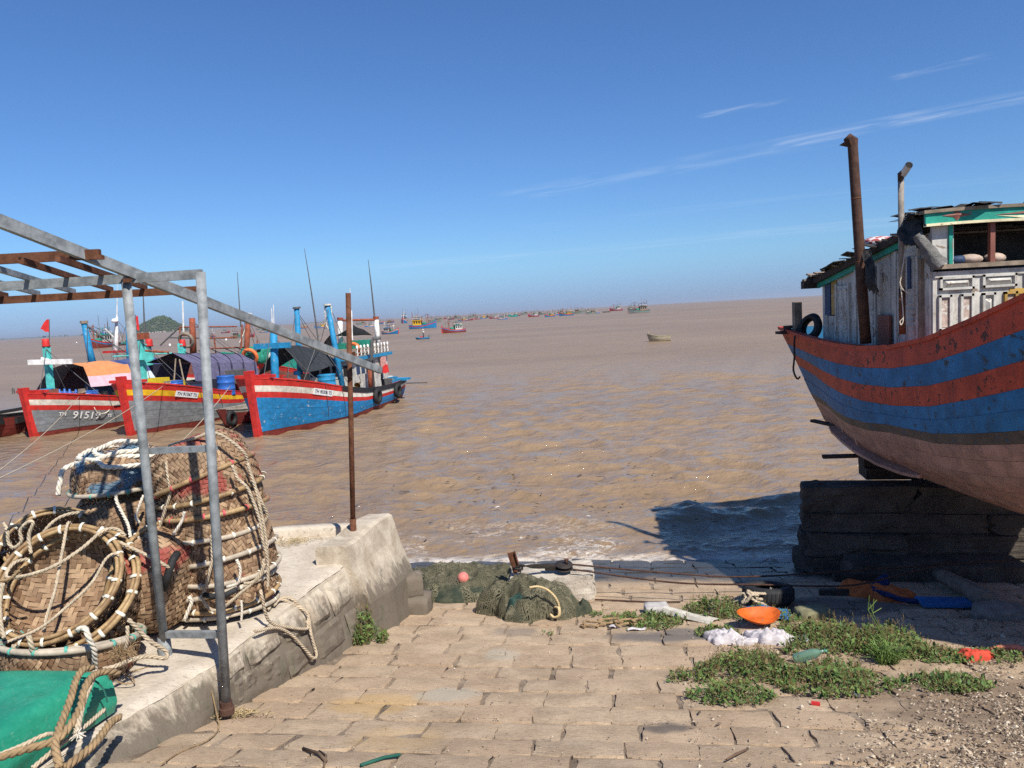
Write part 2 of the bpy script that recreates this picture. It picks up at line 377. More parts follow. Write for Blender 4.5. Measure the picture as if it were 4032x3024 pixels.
# --- sea
def build_sea():
    nr, na = 640, 720
    r = 1. / np.linspace(1 / 9., 1 / 1500., nr); r = np.concatenate([r, [2500., 5000., 40000.]]); nr += 3
    a = np.radians(np.concatenate([np.linspace(-84, -48, 25)[:-1], np.linspace(-48, 48, na - 48), np.linspace(48, 84, 25)[1:]])); na = len(a); RR, AA = np.meshgrid(r, a, indexing='ij')
    X = RR * np.sin(AA); Y = RR * np.cos(AA); Z = np.zeros_like(X); dx = np.zeros_like(X); dy = np.zeros_like(X)
    rng = np.random.default_rng(5); dr = np.gradient(r)[:, None] * np.ones_like(X); da = RR * np.radians(96. / 672); cell = np.maximum(dr * 1.0, da)
    S = X * AXV[0] + Y * AXV[1]
    shore = np.clip((S - 13.0) / 5, 0, 1)
    for i in range(46):
        lam = .22 * (13.0) ** (i / 45.) * rng.uniform(.9, 1.1); th = math.pi + rng.normal(0, .62) + .25; k = 2 * math.pi / lam
        amp = .0155 * lam ** .9 * rng.uniform(.5, 1.2); kx, ky = k * math.sin(th), k * math.cos(th)
        ph = kx * X + ky * Y + rng.uniform(0, 6.28)
        # slow groups so that the pattern never repeats
        grp = .55 + .45 * np.sin(ph * rng.uniform(.09, .16) + rng.uniform(0, 6) + X * rng.uniform(-.12, .12))
        fade = np.clip((lam / cell - 2.5) / 2.5, 0, 1) * grp
        Z += amp * fade * np.sin(ph); q = .55 * amp * fade * np.cos(ph); dx += q * math.sin(th); dy += q * math.cos(th)
    for s0, am, sg in ((13.6, .07, .35), (14.6, .09, .45), (16.2, .10, .6)):   # small breakers rolling up the ramp
        Z += am * np.exp(-((S - s0 - .35 * np.sin(X * .7 + s0) - .2 * np.sin(X * 1.9)) / sg) ** 2) * (RR < 40)
    Z *= (.35 + .65 * shore); X = X + dx; Y = Y + dy
    V = np.stack([X, Y, Z], -1).reshape(-1, 3)
    i, j = np.meshgrid(np.arange(nr - 1), np.arange(na - 1), indexing='ij'); b = (i * na + j).reshape(-1)
    F = np.stack([b, b + na, b + na + 1, b + 1], -1)
    me = bpy.data.meshes.new('sea'); me.vertices.add(len(V)); me.vertices.foreach_set('co', V.reshape(-1).astype(np.float32))
    me.loops.add(F.size); me.loops.foreach_set('vertex_index', F.reshape(-1).astype(np.int32)); me.polygons.add(len(F))
    me.polygons.foreach_set('loop_start', np.arange(0, F.size, 4, dtype=np.int32)); me.polygons.foreach_set('use_smooth', np.ones(len(F), bool)); me.update(); me.validate()
    m = NT('muddy_water'); v = m.vec('World'); vs_ = m.vec('World', (1, 1.6, 1))
    n1 = m.noise(m.vec('World', (.012, .03, 1)), 1, 5, .6); n2 = m.noise(v, .35, 4, .6)
    c = m.mix(m.ramp(n1, .35, .65), (.225, .155, .096), (.275, .192, .118)); c = m.mix(m.math('MULTIPLY', m.ramp(n2, .35, .7), .35), c, (.30, .21, .122))
    g = m.N.new('ShaderNodeNewGeometry'); sp = m.N.new('ShaderNodeSeparateXYZ'); m.link(g.outputs['Position'], sp.inputs[0])
    s_ = m.math('ADD', m.math('MULTIPLY', sp.outputs[0], AXV[0]), m.math('MULTIPLY', sp.outputs[1], AXV[1]))
    nf = m.noise(m.vec('World', (1.4, 2.6, 1)), 1.7, 7, .68, 1.3); nf2 = m.noise(v, 6, 4, .6)
    near = m.math('MULTIPLY', m.ramp(s_, 17.2, 13.4), m.ramp(sp.outputs[0], -3.6, -1.9))
    ridge = m.math('SUBTRACT', 1, m.math('MULTIPLY', m.math('ABSOLUTE', m.math('SUBTRACT', nf, .5)), 16), True)
    gate = m.ramp(m.noise(m.vec('World', (.5, .9, 1)), 1.1, 3, .5), .44, .60)
    foam = m.math('MULTIPLY', m.math('MULTIPLY', m.ramp(m.math('MULTIPLY', ridge, m.ramp(nf2, .25, .55)), .25, .75), gate), near, True)
    edge = m.math('MULTIPLY', m.ramp(m.math('ADD', s_, m.math('MULTIPLY', nf, .5)), 14.25, 13.75), m.ramp(nf2, .3, .55)); edge = m.math('MULTIPLY', edge, m.ramp(sp.outputs[0], -3.6, -1.9))
    foam = m.math('MAXIMUM', m.math('MULTIPLY', foam, .8), m.math('MULTIPLY', edge, .7), True)
    # rare whitecaps farther out
    c = m.mix(m.math('MULTIPLY', foam, .88), c, (.72, .68, .62))
    w1 = m.noise(vs_, 5.0, 5, .62, .25); w2 = m.noise(vs_, 1.5, 4, .55, .15); w3 = m.noise(m.vec('World', (.06, .2, 1)), 1.0, 4, .6)
    nb = m.bump(w3, .25, 1.0); nb = m.bump(w2, .75, .22, nb); nb = m.bump(w1, .8, .05, nb)
    farf = m.ramp(sp.outputs[1], 10., 75.)   # waves too small to build count as roughness farther out
    rough = m.math('ADD', m.math('ADD', .04, m.math('MULTIPLY', farf, .33)), m.math('MULTIPLY', foam, .6), True)
    m.done(c, rough, nb, 0, .5); m.link(m.math('SUBTRACT', .5, m.math('MULTIPLY', farf, .33)), m.b.inputs['Specular IOR Level']); m.b.inputs['IOR'].default_value = 1.33
    me.materials.append(m.m)
    return link('sea', me, kind='structure', label='choppy brown muddy sea reaching to the horizon')
sea = build_sea()

# --- island and low coast
def build_island():
    mb = MB(); cx, cy = -1152., 2540.; rnd = random.Random(4); n = 56
    def h(u, v):
        q = math.hypot(u / 100., v / 55.); base = max(0, 1 - q ** 2.0)
        lop = 1 + .18 * math.sin(u * .045 + .8); return 43 * base ** .72 * lop + (3.2 * fbm(u * .06, v * .06, 3) + 2.2 * fbm(u * .25, v * .25, 7)) * min(1, base * 4) - 1.2
    mb.grid(lambda i, j: (cx + (i - .5) * 220, cy + (j - .5) * 120, h((i - .5) * 220, (j - .5) * 120)), n, n)
    t = NT('island_rock'); v = t.vec('World'); a = t.noise(v, .08, 5, .6)
    o = mb.build('island', t.done(t.mix(t.ramp(a, .4, .6), (.04, .06, .03), (.09, .09, .055)), .95), smooth=True, kind='structure', label='small wooded hill island on the horizon')
    # tree crowns that make up its wooded outline
    tm = MB()
    for k in range(2600):
        u, v_ = rnd.uniform(-102, 102), rnd.uniform(-56, 56); z = h(u, v_)
        if z < 4 or (abs(u - 8) < 9 and abs(z - 20) < 7 and rnd.random() < .85): continue
        s_ = rnd.uniform(1.5, 3.4) * (1.5 if z > 38 and rnd.random() < .3 else 1)
        P = []
        for q in ((1, 0, 0), (0, 1, 0), (-1, 0, 0), (0, -1, 0), (0, 0, 1.1), (.7, .7, .6), (-.7, -.7, .6), (.7, -.7, .6), (-.7, .7, .6)):
            P.append((cx + u + q[0] * s_ * rnd.uniform(.7, 1.3), cy + v_ + q[1] * s_ * rnd.uniform(.7, 1.3), z + 1 + q[2] * s_ * rnd.uniform(.7, 1.4)))
        tm.add(P, [(0, 5, 7), (0, 1, 5), (1, 8, 5), (1, 2, 8), (2, 6, 8), (2, 3, 6), (3, 7, 6), (3, 0, 7), (4, 5, 8), (4, 8, 6), (4, 6, 7), (4, 7, 5)])
    t = NT('island_wood'); v = t.vec('World'); a = t.noise(v, .12, 4, .6)
    tm.build('woodland', t.done(t.mix(t.ramp(a, .35, .65), (.028, .050, .022), (.075, .105, .042)), .9), o, kind='stuff')
    wm = MB()
    for k in range(26):
        u = rnd.uniform(-98, 98); wm.box((cx + u, cy - 56 * math.sqrt(max(0, 1 - (u / 102) ** 2)) - 2, 1.2), (rnd.uniform(2, 6), 3, rnd.uniform(2.5, 4.5)))
    wm.build('shore_rocks', mat('shore_rock', (.42, .38, .33), coords='World', scale=.3), o, kind='stuff')
    cm = MB(); rnd = random.Random(9)
    for k in range(260):
        x = -6400 + k * 19.; y = 7600 + x * .0; hgt = max(1.0, 9 * fbm(x * .002, 3) + 6 + 5 * fbm(x * .03, 1))
        cm.box((x, y, hgt / 2), (21, 60, hgt))
    for k in range(26): cm.box((rnd.uniform(-5400, -3600), 7500, 8), (rnd.uniform(12, 40), 20, rnd.uniform(10, 26)))
    cm.build('far_coast', mat('coast', (.16, .19, .16), coords='World', scale=.01), kind='structure', label='thin line of low land on the far horizon')
build_island()

# --- quay on the left
EDGE = [(-3.75, 3.9), (-3.55, 4.4), (-3.08, 5.54), (-2.71, 6.42), (-2.39, 7.88), (-2.12, 8.88), (-1.78, 10.36)]
BASE = [(-3.05, 3.9), (-2.98, 4.4), (-2.76, 5.54), (-2.64, 6.5), (-2.1, 8.2), (-1.66, 9.5), (-1.52, 10.4)]
QZ = 1.68
def lerp_poly(P, y): return float(np.interp(y, [p[1] for p in P], [p[0] for p in P]))
def build_quay():
    q = empty('quay', (-4, 7, QZ), 0, 'weathered concrete quay holding the basket stacks beside the slipway', 'quay'); off = Vector((4, -7, -QZ))
    mb = MB(); ys = list(np.arange(2.6, 10.4, .1))
    def top(i, j):
        y = 2.6 + j * 7.72; e = lerp_poly(EDGE, y); d = (1 - i) ** 2.2 * 11; x = e - d
        z = QZ + .014 * fbm(x * 1.3, y * 1.3) + .006 * fbm(x * 5, y * 5) - .035 * max(0, 1 - d / .12) ** 2
        return Vector((x + (.03 * fbm(y * 4, 1.7) if d < .02 else 0), y, z)) + off
    mb.grid(top, 70, 80); mb.build('top_slab', M_CONC, q, True)
    mb = MB()
    def face(i, j):
        y = 2.6 + i * 7.75; a = Vector((lerp_poly(EDGE, y), y, QZ - .035)); b = Vector((lerp_poly(BASE, y), y, gz(lerp_poly(BASE, y), y) - .12))
        p = a.lerp(b, j); p.x += (.035 * fbm(y * 2.1, p.z * 3.1) + .014 * fbm(y * 9, p.z * 9)) * min(1, j * 6) + .025 * math.sin(j * math.pi); return p + off
    mb.grid(face, 150, 16); mb.build('wall_face', M_WALL, q, True)
    # stones of the wall: two courses set a little proud of the mortar
    rnd = random.Random(11)
    for course in range(2):
        y = 6.35 + course * .22
        while y < 8.6:
            ln = rnd.uniform(.34, .6); ym = y + ln / 2; a = Vector((lerp_poly(EDGE, ym), ym, QZ)); bx = lerp_poly(BASE, ym); b = Vector((bx, ym, gz(bx, ym)))
            t0, t1 = ((.06, .5), (.53, .95))[course]; c = a.lerp(b, (t0 + t1) / 2); hh = (a - b).length * (t1 - t0) * .94
            dn = (b - a).normalized(); al = Vector((lerp_poly(EDGE, ym + .1) - lerp_poly(EDGE, ym - .1), .2, 0)).normalized(); nn = al.cross(dn).normalized()
            if nn.x < 0: nn = -nn
            P = []; nu, nv = 9, 7
            for j in range(nv + 1):
                for i in range(nu + 1):
                    u, v = i / nu - .5, j / nv - .5; e = max(abs(u), abs(v)) > .45 + .04 * fbm(ym * 9 + i, j * 2.); u += .03 * fbm(ym * 5 + j, i * .7); v += .04 * fbm(ym * 3 + i * .6, j * .5)
                    P.append(c + al * u * ln * .97 + dn * v * hh + nn * ((-.02 if e else .012 + .022 * fbm(u * 3 + ym * 7, v * 3 + course, 2)) + .025 * math.sin((t0 + (v + .5) * (t1 - t0)) * math.pi)) + off)
            s = MB().add(P, [(j * (nu + 1) + i, j * (nu + 1) + i + 1, (j + 1) * (nu + 1) + i + 1, (j + 1) * (nu + 1) + i) for j in range(nv) for i in range(nu)])
            s.build('stone', M_WALL, q, False); y += ln + rnd.uniform(.015, .05)
    # raised parapet at the seaward end, plastered on its slipway side
    mb = MB(); y0, y1 = 8.92, 10.38
    def par(i, j):
        y = y0 + i * (y1 - y0); e = lerp_poly(EDGE, y); bx = lerp_poly(BASE, y) + .03; zt = 1.90 - .02 * math.sin(i * 7); zb = gz(bx, y) - .1
        prof = [(e - .33, QZ - .05), (e - .33, zt - .03), (e - .30, zt), (e - .02, zt), (e + .03, zt - .03), (e + .10, QZ - .1), (bx - .02, (QZ + zb) / 2), (bx + .03, zb)]
        k = j * (len(prof) - 1); a = int(min(k, len(prof) - 2)); f_ = k - a; p = Vector((prof[a][0] * (1 - f_) + prof[a + 1][0] * f_, y, prof[a][1] * (1 - f_) + prof[a + 1][1] * f_))
        p += Vector((.008 * fbm(y * 4, p.z * 4), 0, .006 * fbm(p.x * 6, y * 6))); return p + off
    mb.grid(par, 30, 28); g0 = len(mb.v)
    ends = [par(0, j / 28) for j in range(29)]; ends2 = [par(1, j / 28) for j in range(29)]
    mb.add(ends, [tuple(range(29))]); mb.add(ends2, [tuple(range(29))[::-1]])
    mb.build('parapet', M_WALL, q)
    mb = MB(); mb.grid(lambda i, j: Vector(((-13 + i * 10.82), 10.14 + .012 * fbm(i * 40, 3) + (0, 0, .03, .17, .2, .2)[min(5, int(j * 5 + .5))], (QZ - .02, QZ + .1, QZ + .13, QZ + .13, QZ + .08, -1.)[min(5, int(j * 5 + .5))] + .012 * fbm(i * 50, j))) + off, 90, 5)
    mb.add([Vector(p) + off for p in ((-2.18, 10.14, QZ - .02), (-2.18, 10.15, QZ + .12), (-2.18, 10.33, QZ + .12), (-2.18, 10.34, QZ - .3))], [(0, 1, 2, 3)]); mb.build('kerb', M_CONC, q, True)
    mb = MB(); mb.box(Vector((-2.02, 10.28, .6)) + off, (.52, .12, 2.1)); mb.build('end_wall', M_WALL, q)
    # broken stones that step down at the seaward foot
    for (x, y, z, sx, sy, sz, r_) in ((-1.50, 10.22, .92, .26, .34, .30, .2), (-1.44, 10.16, .62, .34, .42, .36, -.1)):
        s = rough_block((sx, sy, sz), int(x * -1000)); s.build('step_stone', M_WALL, q, True, M=Matrix.Translation(Vector((x, y, z)) + off) @ Matrix.Rotation(r_, 4, 'Z'))
    return q
def rough_block(size, seed, n=5, amp=.05, roundness=.25):
    """stone-like block: a subdivided box pulled towards an ellipsoid and roughened"""
    mb = MB(); V = {}; F = []
    def vid(i, j, k):
        if (i, j, k) not in V:
            p = Vector((i / n - .5, j / n - .5, k / n - .5)); q = p.normalized() * .62; p = p.lerp(q, roundness)
            p += Vector((fbm(p.x * 3 + seed, p.y * 3, p.z * 3), fbm(p.x * 3, p.y * 3 + seed, p.z * 3), fbm(p.x * 3, p.y * 3, p.z * 3 + seed))) * amp
            V[(i, j, k)] = len(mb.v); mb.v.append((p.x * size[0], p.y * size[1], p.z * size[2]))
        return V[(i, j, k)]
    for a in range(n):
        for b in range(n):
            F += [(vid(a, b, 0), vid(a, b + 1, 0), vid(a + 1, b + 1, 0), vid(a + 1, b, 0)), (vid(a, b, n), vid(a + 1, b, n), vid(a + 1, b + 1, n), vid(a, b + 1, n)),
                  (vid(a, 0, b), vid(a + 1, 0, b), vid(a + 1, 0, b + 1), vid(a, 0, b + 1)), (vid(a, n, b), vid(a, n, b + 1), vid(a + 1, n, b + 1), vid(a + 1, n, b)),
                  (vid(0, a, b), vid(0, a, b + 1), vid(0, a + 1, b + 1), vid(0, a + 1, b)), (vid(n, a, b), vid(n, a + 1, b), vid(n, a + 1, b + 1), vid(n, a, b + 1))]
    mb.f = F; mb.mi = [0] * len(F); return mb
build_quay()

# --- stone pier under the beached boat
def build_pier():
    p = empty('pier', (5, 12, .3), 0, 'dark stone pier under the beached boat at the water edge', 'pier'); off = Vector((-5, -12, -.3))
    rnd = random.Random(21); al = Vector((.975, -.22, 0)).normalized(); nn = Vector((al.y, -al.x, 0)); o = Vector((4.62, 11.88, 0))
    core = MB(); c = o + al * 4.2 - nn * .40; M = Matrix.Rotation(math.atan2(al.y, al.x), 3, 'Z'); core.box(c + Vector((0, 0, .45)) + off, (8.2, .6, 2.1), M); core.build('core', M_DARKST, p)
    z = 1.57
    for course in range(4):
        h = (.42, .30, .36, .40)[course]; x = -.02 - course * .03
        zc = z - h / 2
        while x < 7.5:
            ln = rnd.uniform(1.3, 2.6); ou = .02 + course * .07
            b = rough_block((ln * .995, .5 + jit(.1), h * .99), rnd.randrange(999), 7, .075, .06)
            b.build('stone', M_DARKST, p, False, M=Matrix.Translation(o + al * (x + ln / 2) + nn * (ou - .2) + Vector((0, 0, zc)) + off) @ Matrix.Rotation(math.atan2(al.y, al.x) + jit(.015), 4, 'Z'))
            x += ln
        for k in range(1):   # ragged seaward end
            b = rough_block((.42, .52, h * 1.0), rnd.randrange(999), 5, .1, .15)
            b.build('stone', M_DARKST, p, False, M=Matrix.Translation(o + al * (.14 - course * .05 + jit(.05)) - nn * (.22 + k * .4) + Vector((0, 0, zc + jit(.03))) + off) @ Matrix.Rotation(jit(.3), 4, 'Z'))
        z -= h
    for k, (x, w, zz) in enumerate(((1.2, 2.4, .42), (3.9, 2.6, .40))):
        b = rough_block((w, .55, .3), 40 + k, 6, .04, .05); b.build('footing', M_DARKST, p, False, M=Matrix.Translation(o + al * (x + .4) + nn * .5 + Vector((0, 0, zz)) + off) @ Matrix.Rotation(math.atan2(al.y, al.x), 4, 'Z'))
build_pier()
# ================================================================ THINGS ON THE SHORE
CR = cam.matrix_world.to_3x3(); FPX = 1661.
def ray(X, Y): return CR @ Vector(((X - 1106) / FPX, -(Y - 829.5) / FPX, -1))
def at(X, Y, y): d = ray(X, Y); return Vector((0, 0, EYE)) + d * (y / d.y)          # sight line met by the plane at distance y
def atz(X, Y, z): d = ray(X, Y); return Vector((0, 0, EYE)) + d * ((z - EYE) / d.z)
def gnd(X, Y):
    d = ray(X, Y); t = 2.
    while t < 40:
        p = Vector((0, 0, EYE)) + d * t
        if p.z <= gz(p.x, p.y): return p
        t += .02
    return p
M_GALV = mat('galvanised_steel', (.215, .23, .235), .62, .4, 7, .2, 60, chips=((.20, .10, .05), .06, 6), metal=.0, spec=.4)
M_RUST = mat('rusty_steel', (.125, .052, .028), .85, .4, 8, .5, 60, chips=((.30, .27, .2), .09, 3.), spec=.2)
M_RUSTD = mat('dark_rust', (.075, .038, .026), .85, .35, 10, .5, 60)
M_ROPE = mat('hemp_rope', (.47, .385, .275), .9, .2, 14, .4, 160)
M_ROPEW = mat('white_rope', (.66, .60, .50), .9, .2, 14, .4, 160)
M_ROPEB = mat('brown_rope', (.30, .205, .11), .9, .25, 14, .4, 160)
M_ROPED = mat('dark_rope', (.05, .048, .045), .9, .25, 14, .4, 160)
M_RUBBER = mat('tyre_rubber', (.022, .022, .023), .7, .3, 14, .4, 90)
def pipe(name, pts, r, m, parent, n=14, smooth=True, **kw): return MB().tube(pts, r, n).build(name, m, parent, smooth, **kw)

# --- steel shed frame
def build_frame():
    f = empty('shed_frame', (-3.26, 6.6, QZ), 0, 'open galvanised and rusty steel shed frame over the basket stacks', 'shed frame'); o = -f.location
    def b(name, a, c, w, h, m, parent=f, sub=5): return MB().bar(Vector(a) + o, Vector(c) + o, w, h).build(name, m, parent)
    lt = at(272, 604, 6.32); lb = at(357, 1408, 6.60); rt = at(433, 588, 6.30); rb = at(490, 1533, 6.26)
    pipe('post', [lb + o - Vector((0, 0, .06)), lb.lerp(lt, .5) + o, lt + o], .038, M_GALV, f)
    p = pipe('post', [rb + o, rb.lerp(rt, .5) + o, rt + o], .039, M_GALV, f)
    MB().lathe([(0, .0), (.062, 0), (.062, .05), (.05, .055), (.05, .11), (0, .11)], 16, Matrix.Translation(rb + o + Vector((0, 0, -.03)))).build('base_collar', M_RUSTD, p, False)
    MB().lathe([(.06, 0), (.052, .2), (.045, .2)], 14, Matrix.Translation(lb + o + Vector((0, 0, -.06)))).build('base_sleeve', M_GALV, f, True)
    b('rung', at(322, 974, 6.50) , at(466, 968, 6.3), .05, .05, M_GALV); b('rung', at(362, 1370, 6.56), at(482, 1370, 6.3), .05, .055, M_GALV)
    ra, rb2 = at(0, 478, 5.35), at(822, 800, 9.98); d = (ra - rb2).normalized()
    b('rafter', ra + d * .7, rb2, .05, .088, M_GALV)
    def purlin(l, r, w, h, m):
        l, r = Vector(l), Vector(r); dd = (l - r).normalized(); b('purlin', l + dd * 1.5, r, w, h, m); return l + dd * 1.5, r
    p1 = purlin(at(0, 619, 6.58), at(436, 592, 6.30), .045, .076, M_GALV); p2 = purlin(at(0, 649, 7.6), at(427, 626, 7.6), .045, .072, M_RUST); p3 = purlin(at(0, 560, 5.95), at(216, 549, 5.95), .045, .075, M_RUST)
    def on(pl, X):   # point of a purlin seen at column X
        a, c = pl; best = min(range(401), key=lambda k: abs(col_of(a.lerp(c, k / 400)) - X)); return a.lerp(c, best / 400)
    def col_of(P): q = CR.transposed() @ (P - Vector((0, 0, EYE))); return 1106 + FPX * q.x / -q.z
    up = Vector((0, 0, .055))
    for x3, x1, x2, m in ((99, 223, 312, M_RUST), (8, 149, 238, M_RUST), (-95, 64, 156, M_GALV), (-200, -20, 78, M_GALV), (-300, -100, 9, M_RUST)):
        q2, q1 = on(p2, x2) + up, on(p1, x1) + up
        dd = (q1 - q2).normalized(); q3 = q1 + dd * .95
        b('batten', q2 - dd * .08, q3, .032, .045, m)
    MB().box(at(762, 772, 9.7) + o, (.06, .06, .14)).build('weld_plate', M_RUST, f)
    # rust blooms at the welds
    for q in (at(352, 600, 6.40), at(275, 606, 6.28), at(215, 556, 5.8)): MB().box(q + o, (.05, .05, .03)).build('weld', M_RUST, f)
    return f
build_frame()
# free-standing rusty pole at the quay end
pole = empty('rusty_pole', atz(765, 1182, QZ), 0, 'tall thin rusty steel pole at the seaward end of the quay', 'pole')
o = -pole.location
pipe('lower_pipe', [atz(765, 1182, QZ) + o - Vector((0, 0, .05)), at(762, 1120, 9.56) + o], .04, M_RUST, pole)
pipe('pipe', [at(762.5, 1135, 9.56) + o, at(758, 900, 9.56) + o, at(752, 633, 9.56) + o], .032, M_RUST, pole)
MB().tube([at(755, 800, 9.515) + o, at(755.5, 815, 9.515) + o], .036, 12).build('clamp', M_RUSTD, pole)

# --- baskets
def basket_profile():
    P = [(.50, 0.), (.497, .07), (.487, .15), (.468, .225), (.435, .295), (.385, .345), (.31, .378), (.2, .393), (.1, .398), (0, .40)]
    pts = smooth_path([(r, h, 0) for r, h in P], .01); L = [0.]
    for a, b in zip(pts, pts[1:]): L.append(L[-1] + (b - a).length)
    tot = L[-1]; rr = np.array([p[0] for p in pts][::-1]); hh = np.array([p[1] for p in pts][::-1]); ll = np.array([tot - l for l in L][::-1])
    return tot, ll, rr, hh
BT, BL, BR, BH = basket_profile()
def bowl_pt(x, y, off=0.):
    q = math.hypot(x, y); a = math.atan2(y, x); q = min(q, BT)
    r = float(np.interp(q, BL, BR)); h = float(np.interp(q, BL, BH)); r1 = float(np.interp(min(q + .02, BT), BL, BR)); h1 = float(np.interp(min(q + .02, BT), BL, BH)); r0 = float(np.interp(max(q - .02, 0), BL, BR)); h0 = float(np.interp(max(q - .02, 0), BL, BH))
    tr, th = r1 - r0, h1 - h0; l = math.hypot(tr, th) or 1; nr, nh = -th / l, tr / l
    return Vector(((r + nr * off) * math.cos(a), (r + nr * off) * math.sin(a), -(h - 0) - nh * off))
def weave_mesh(name, m, seed, pitch=.040):
    """twill of bamboo strips laid on a disc and pressed into a bowl: opening at z = 0, bottom at z = -0.40"""
    rnd = random.Random(seed); mb = MB(); n = int(BT / pitch); cell = pitch
    for axis in (0, 1):
        for i in range(-n, n + 1):
            c = i * cell; half = math.sqrt(max(0, BT * BT - c * c)); k = int(half / cell)
            if k < 1: continue
            hw = cell * rnd.uniform(.40, .47); j0 = -k; P = []; js = [-half] + [j * cell for j in range(-k, k + 1)] + [half]
            for q in js:
                j = round(q / cell); ph = (i + j) if axis == 0 else (i + j + 2); upo = 1 if (ph % 4) < 2 else -1
                amp = .0075 * upo + rnd.uniform(-.0016, .0016); w = jit(.0015)
                for s in (-1, 1):
                    xy = (q, c + s * hw + w) if axis == 0 else (c + s * hw + w, q); P.append(bowl_pt(xy[0], xy[1], amp))
            mb.add(P, [(2 * a, 2 * a + 1, 2 * a + 3, 2 * a + 2) for a in range(len(js) - 1)])
    return mb.mesh(name, m)
def bamboo_mat(name, paint=None, amt=.12, pos=None):
    t = NT(name); g = t.N.new('ShaderNodeNewGeometry'); v = t.vec('Object'); n = t.noise(v, 60, 4, .6); n1 = t.noise(v, 4, 5, .6)
    rp = t.N.new('ShaderNodeValToRGB'); e = rp.color_ramp.elements; e[0].color = (.15, .082, .044, 1); e[1].color = (.45, .305, .18, 1)
    e2 = rp.color_ramp.elements.new(.35); e2.color = (.245, .145, .08, 1); e3 = rp.color_ramp.elements.new(.72); e3.color = (.32, .21, .125, 1)
    t.link(g.outputs['Random Per Island'], rp.inputs[0]); c = t.mix(t.math('MULTIPLY', t.ramp(n1, .35, .7), .45), rp.outputs[0], (.205, .15, .10))
    c = t.mix(t.math('MULTIPLY', t.ramp(n, .5, .75), .45), c, (.075, .048, .027))
    if paint:
        n2 = t.noise(v, 2.6, 3, .5, .2); k = t.ramp(n2, .70 - amt, .76 - amt); k = t.math('MULTIPLY', k, t.ramp(n, .25, .5)); c = t.mix(t.math('MULTIPLY', k, .8), c, paint)
    return t.done(c, .72, t.bump(n, .3, .003), 0, .3)
M_BAM = bamboo_mat('bamboo_plain'); M_BAMR = bamboo_mat('bamboo_red', (.30, .045, .04), .12); M_BAMB = bamboo_mat('bamboo_blue', (.06, .19, .30), .18)
def rim_mat():
    t = NT('bamboo_rim'); v = t.vec('Object'); a = t.noise(v, 7, 5, .65); b_ = t.noise(v, 90, 3, .6)
    c = t.mix(t.ramp(a, .33, .66), (.20, .12, .058), (.42, .29, .145)); c = t.mix(t.math('MULTIPLY', t.ramp(b_, .5, .7), .4), c, (.12, .075, .04)); return t.done(c, .55, t.bump(b_, .3, .003), 0, .35)
M_RIM = rim_mat(); M_RIMG = mat('bamboo_rim_grey', (.42, .36, .28), .7, .25, 6, .3, 90)
LASH = {'white': mat('lashing_white', (.68, .66, .56), .6, .12, 20), 'green': mat('lashing_green', (.10, .36, .29), .6, .15, 20), 'red': mat('lashing_red', (.55, .10, .11), .6, .15, 20)}
WEAVES = [weave_mesh('weave', M_BAM, 1), weave_mesh('weave', M_BAMR, 2), weave_mesh('weave', M_BAMB, 3), weave_mesh('weave', M_BAMR, 4, .044), weave_mesh('weave', M_BAM, 5, .044)]
def hoop_mesh(r, hw, hz, seed, m):
    rnd = random.Random(seed); mb = MB(); n = 64; k = 8; V = []
    for i in range(n):
        a = 2 * math.pi * i / n; rr = r + .006 * math.sin(a * 3 + seed) ; zz = .006 * math.sin(a * 2 + seed * 2)
        for q in range(k):
            b_ = 2 * math.pi * q / k; V.append(((rr + math.cos(b_) * hw) * math.cos(a), (rr + math.cos(b_) * hw) * math.sin(a), zz + math.sin(b_) * hz))
    mb.add(V, [(i * k + q, ((i + 1) % n) * k + q, ((i + 1) % n) * k + (q + 1) % k, i * k + (q + 1) % k) for i in range(n) for q in range(k)]); return mb.mesh('hoop', m, True)
HOOPS = {m.name: (hoop_mesh(.524, .019, .024, 1, m), hoop_mesh(.486, .018, .022, 2, m)) for m in (M_RIM, M_RIMG)}
def lash_mesh(m):
    mb = MB(); V = []; n = 10
    for s in (-1, -.34, .34, 1):
        for i in range(n):
            b_ = 2 * math.pi * i / n; k = .95 if abs(s) > .9 else 1.05; V.append((.505 + math.cos(b_) * .044 * k, s * .012, math.sin(b_) * .030 * k))
    mb.add(V, [(r * n + i, r * n + (i + 1) % n, (r + 1) * n + (i + 1) % n, (r + 1) * n + i) for r in range(3) for i in range(n)]); return mb.mesh('lashing', m, True)
LMESH = {k: lash_mesh(m) for k, m in LASH.items()}
def basket(loc, nrm, label, weave=0, lash='white', scale=1., rim=M_RIM, nl=18, spin=0., ropes=(), group='woven bamboo fish baskets on the quay'):
    nrm = Vector(nrm).normalized(); x = Vector((1, 0, 0)) - nrm * nrm.x; x.normalize(); y = nrm.cross(x)
    M = Matrix((x, y, nrm)).transposed().to_4x4(); M.translation = Vector(loc); M = M @ Matrix.Rotation(spin, 4, 'Z') @ Matrix.Scale(scale, 4)
    e = empty('fish_basket', loc, 0, label, 'basket', group, M)
    link('weave', WEAVES[weave], e); h = link('rim_hoop', HOOPS[rim.name][0], e); link('rim_hoop', HOOPS[rim.name][1], e)
    rnd = random.Random(int(loc[0] * 1000) + int(loc[2] * 777)); a = rnd.uniform(0, 6)
    for k in range(nl):
        a += 2 * math.pi / nl * rnd.uniform(.8, 1.2); link('lashing', LMESH[lash], e, M=Matrix.Rotation(a, 4, 'Z'))
    Mi = M.inverted()
    for pts, r, m in ropes: rope_mb([Mi @ Vector(p) for p in pts], r / scale, n=4).build('rope', m, e, True)
    return e
z6 = lambda x, y: ((550 + x / 2.0733) / 1.82278, (1680 + y / 2.0733) / 1.82278)
z5 = lambda x, y: ((x / 2.37) / 1.82278, (1950 + y / 2.37) / 1.82278)
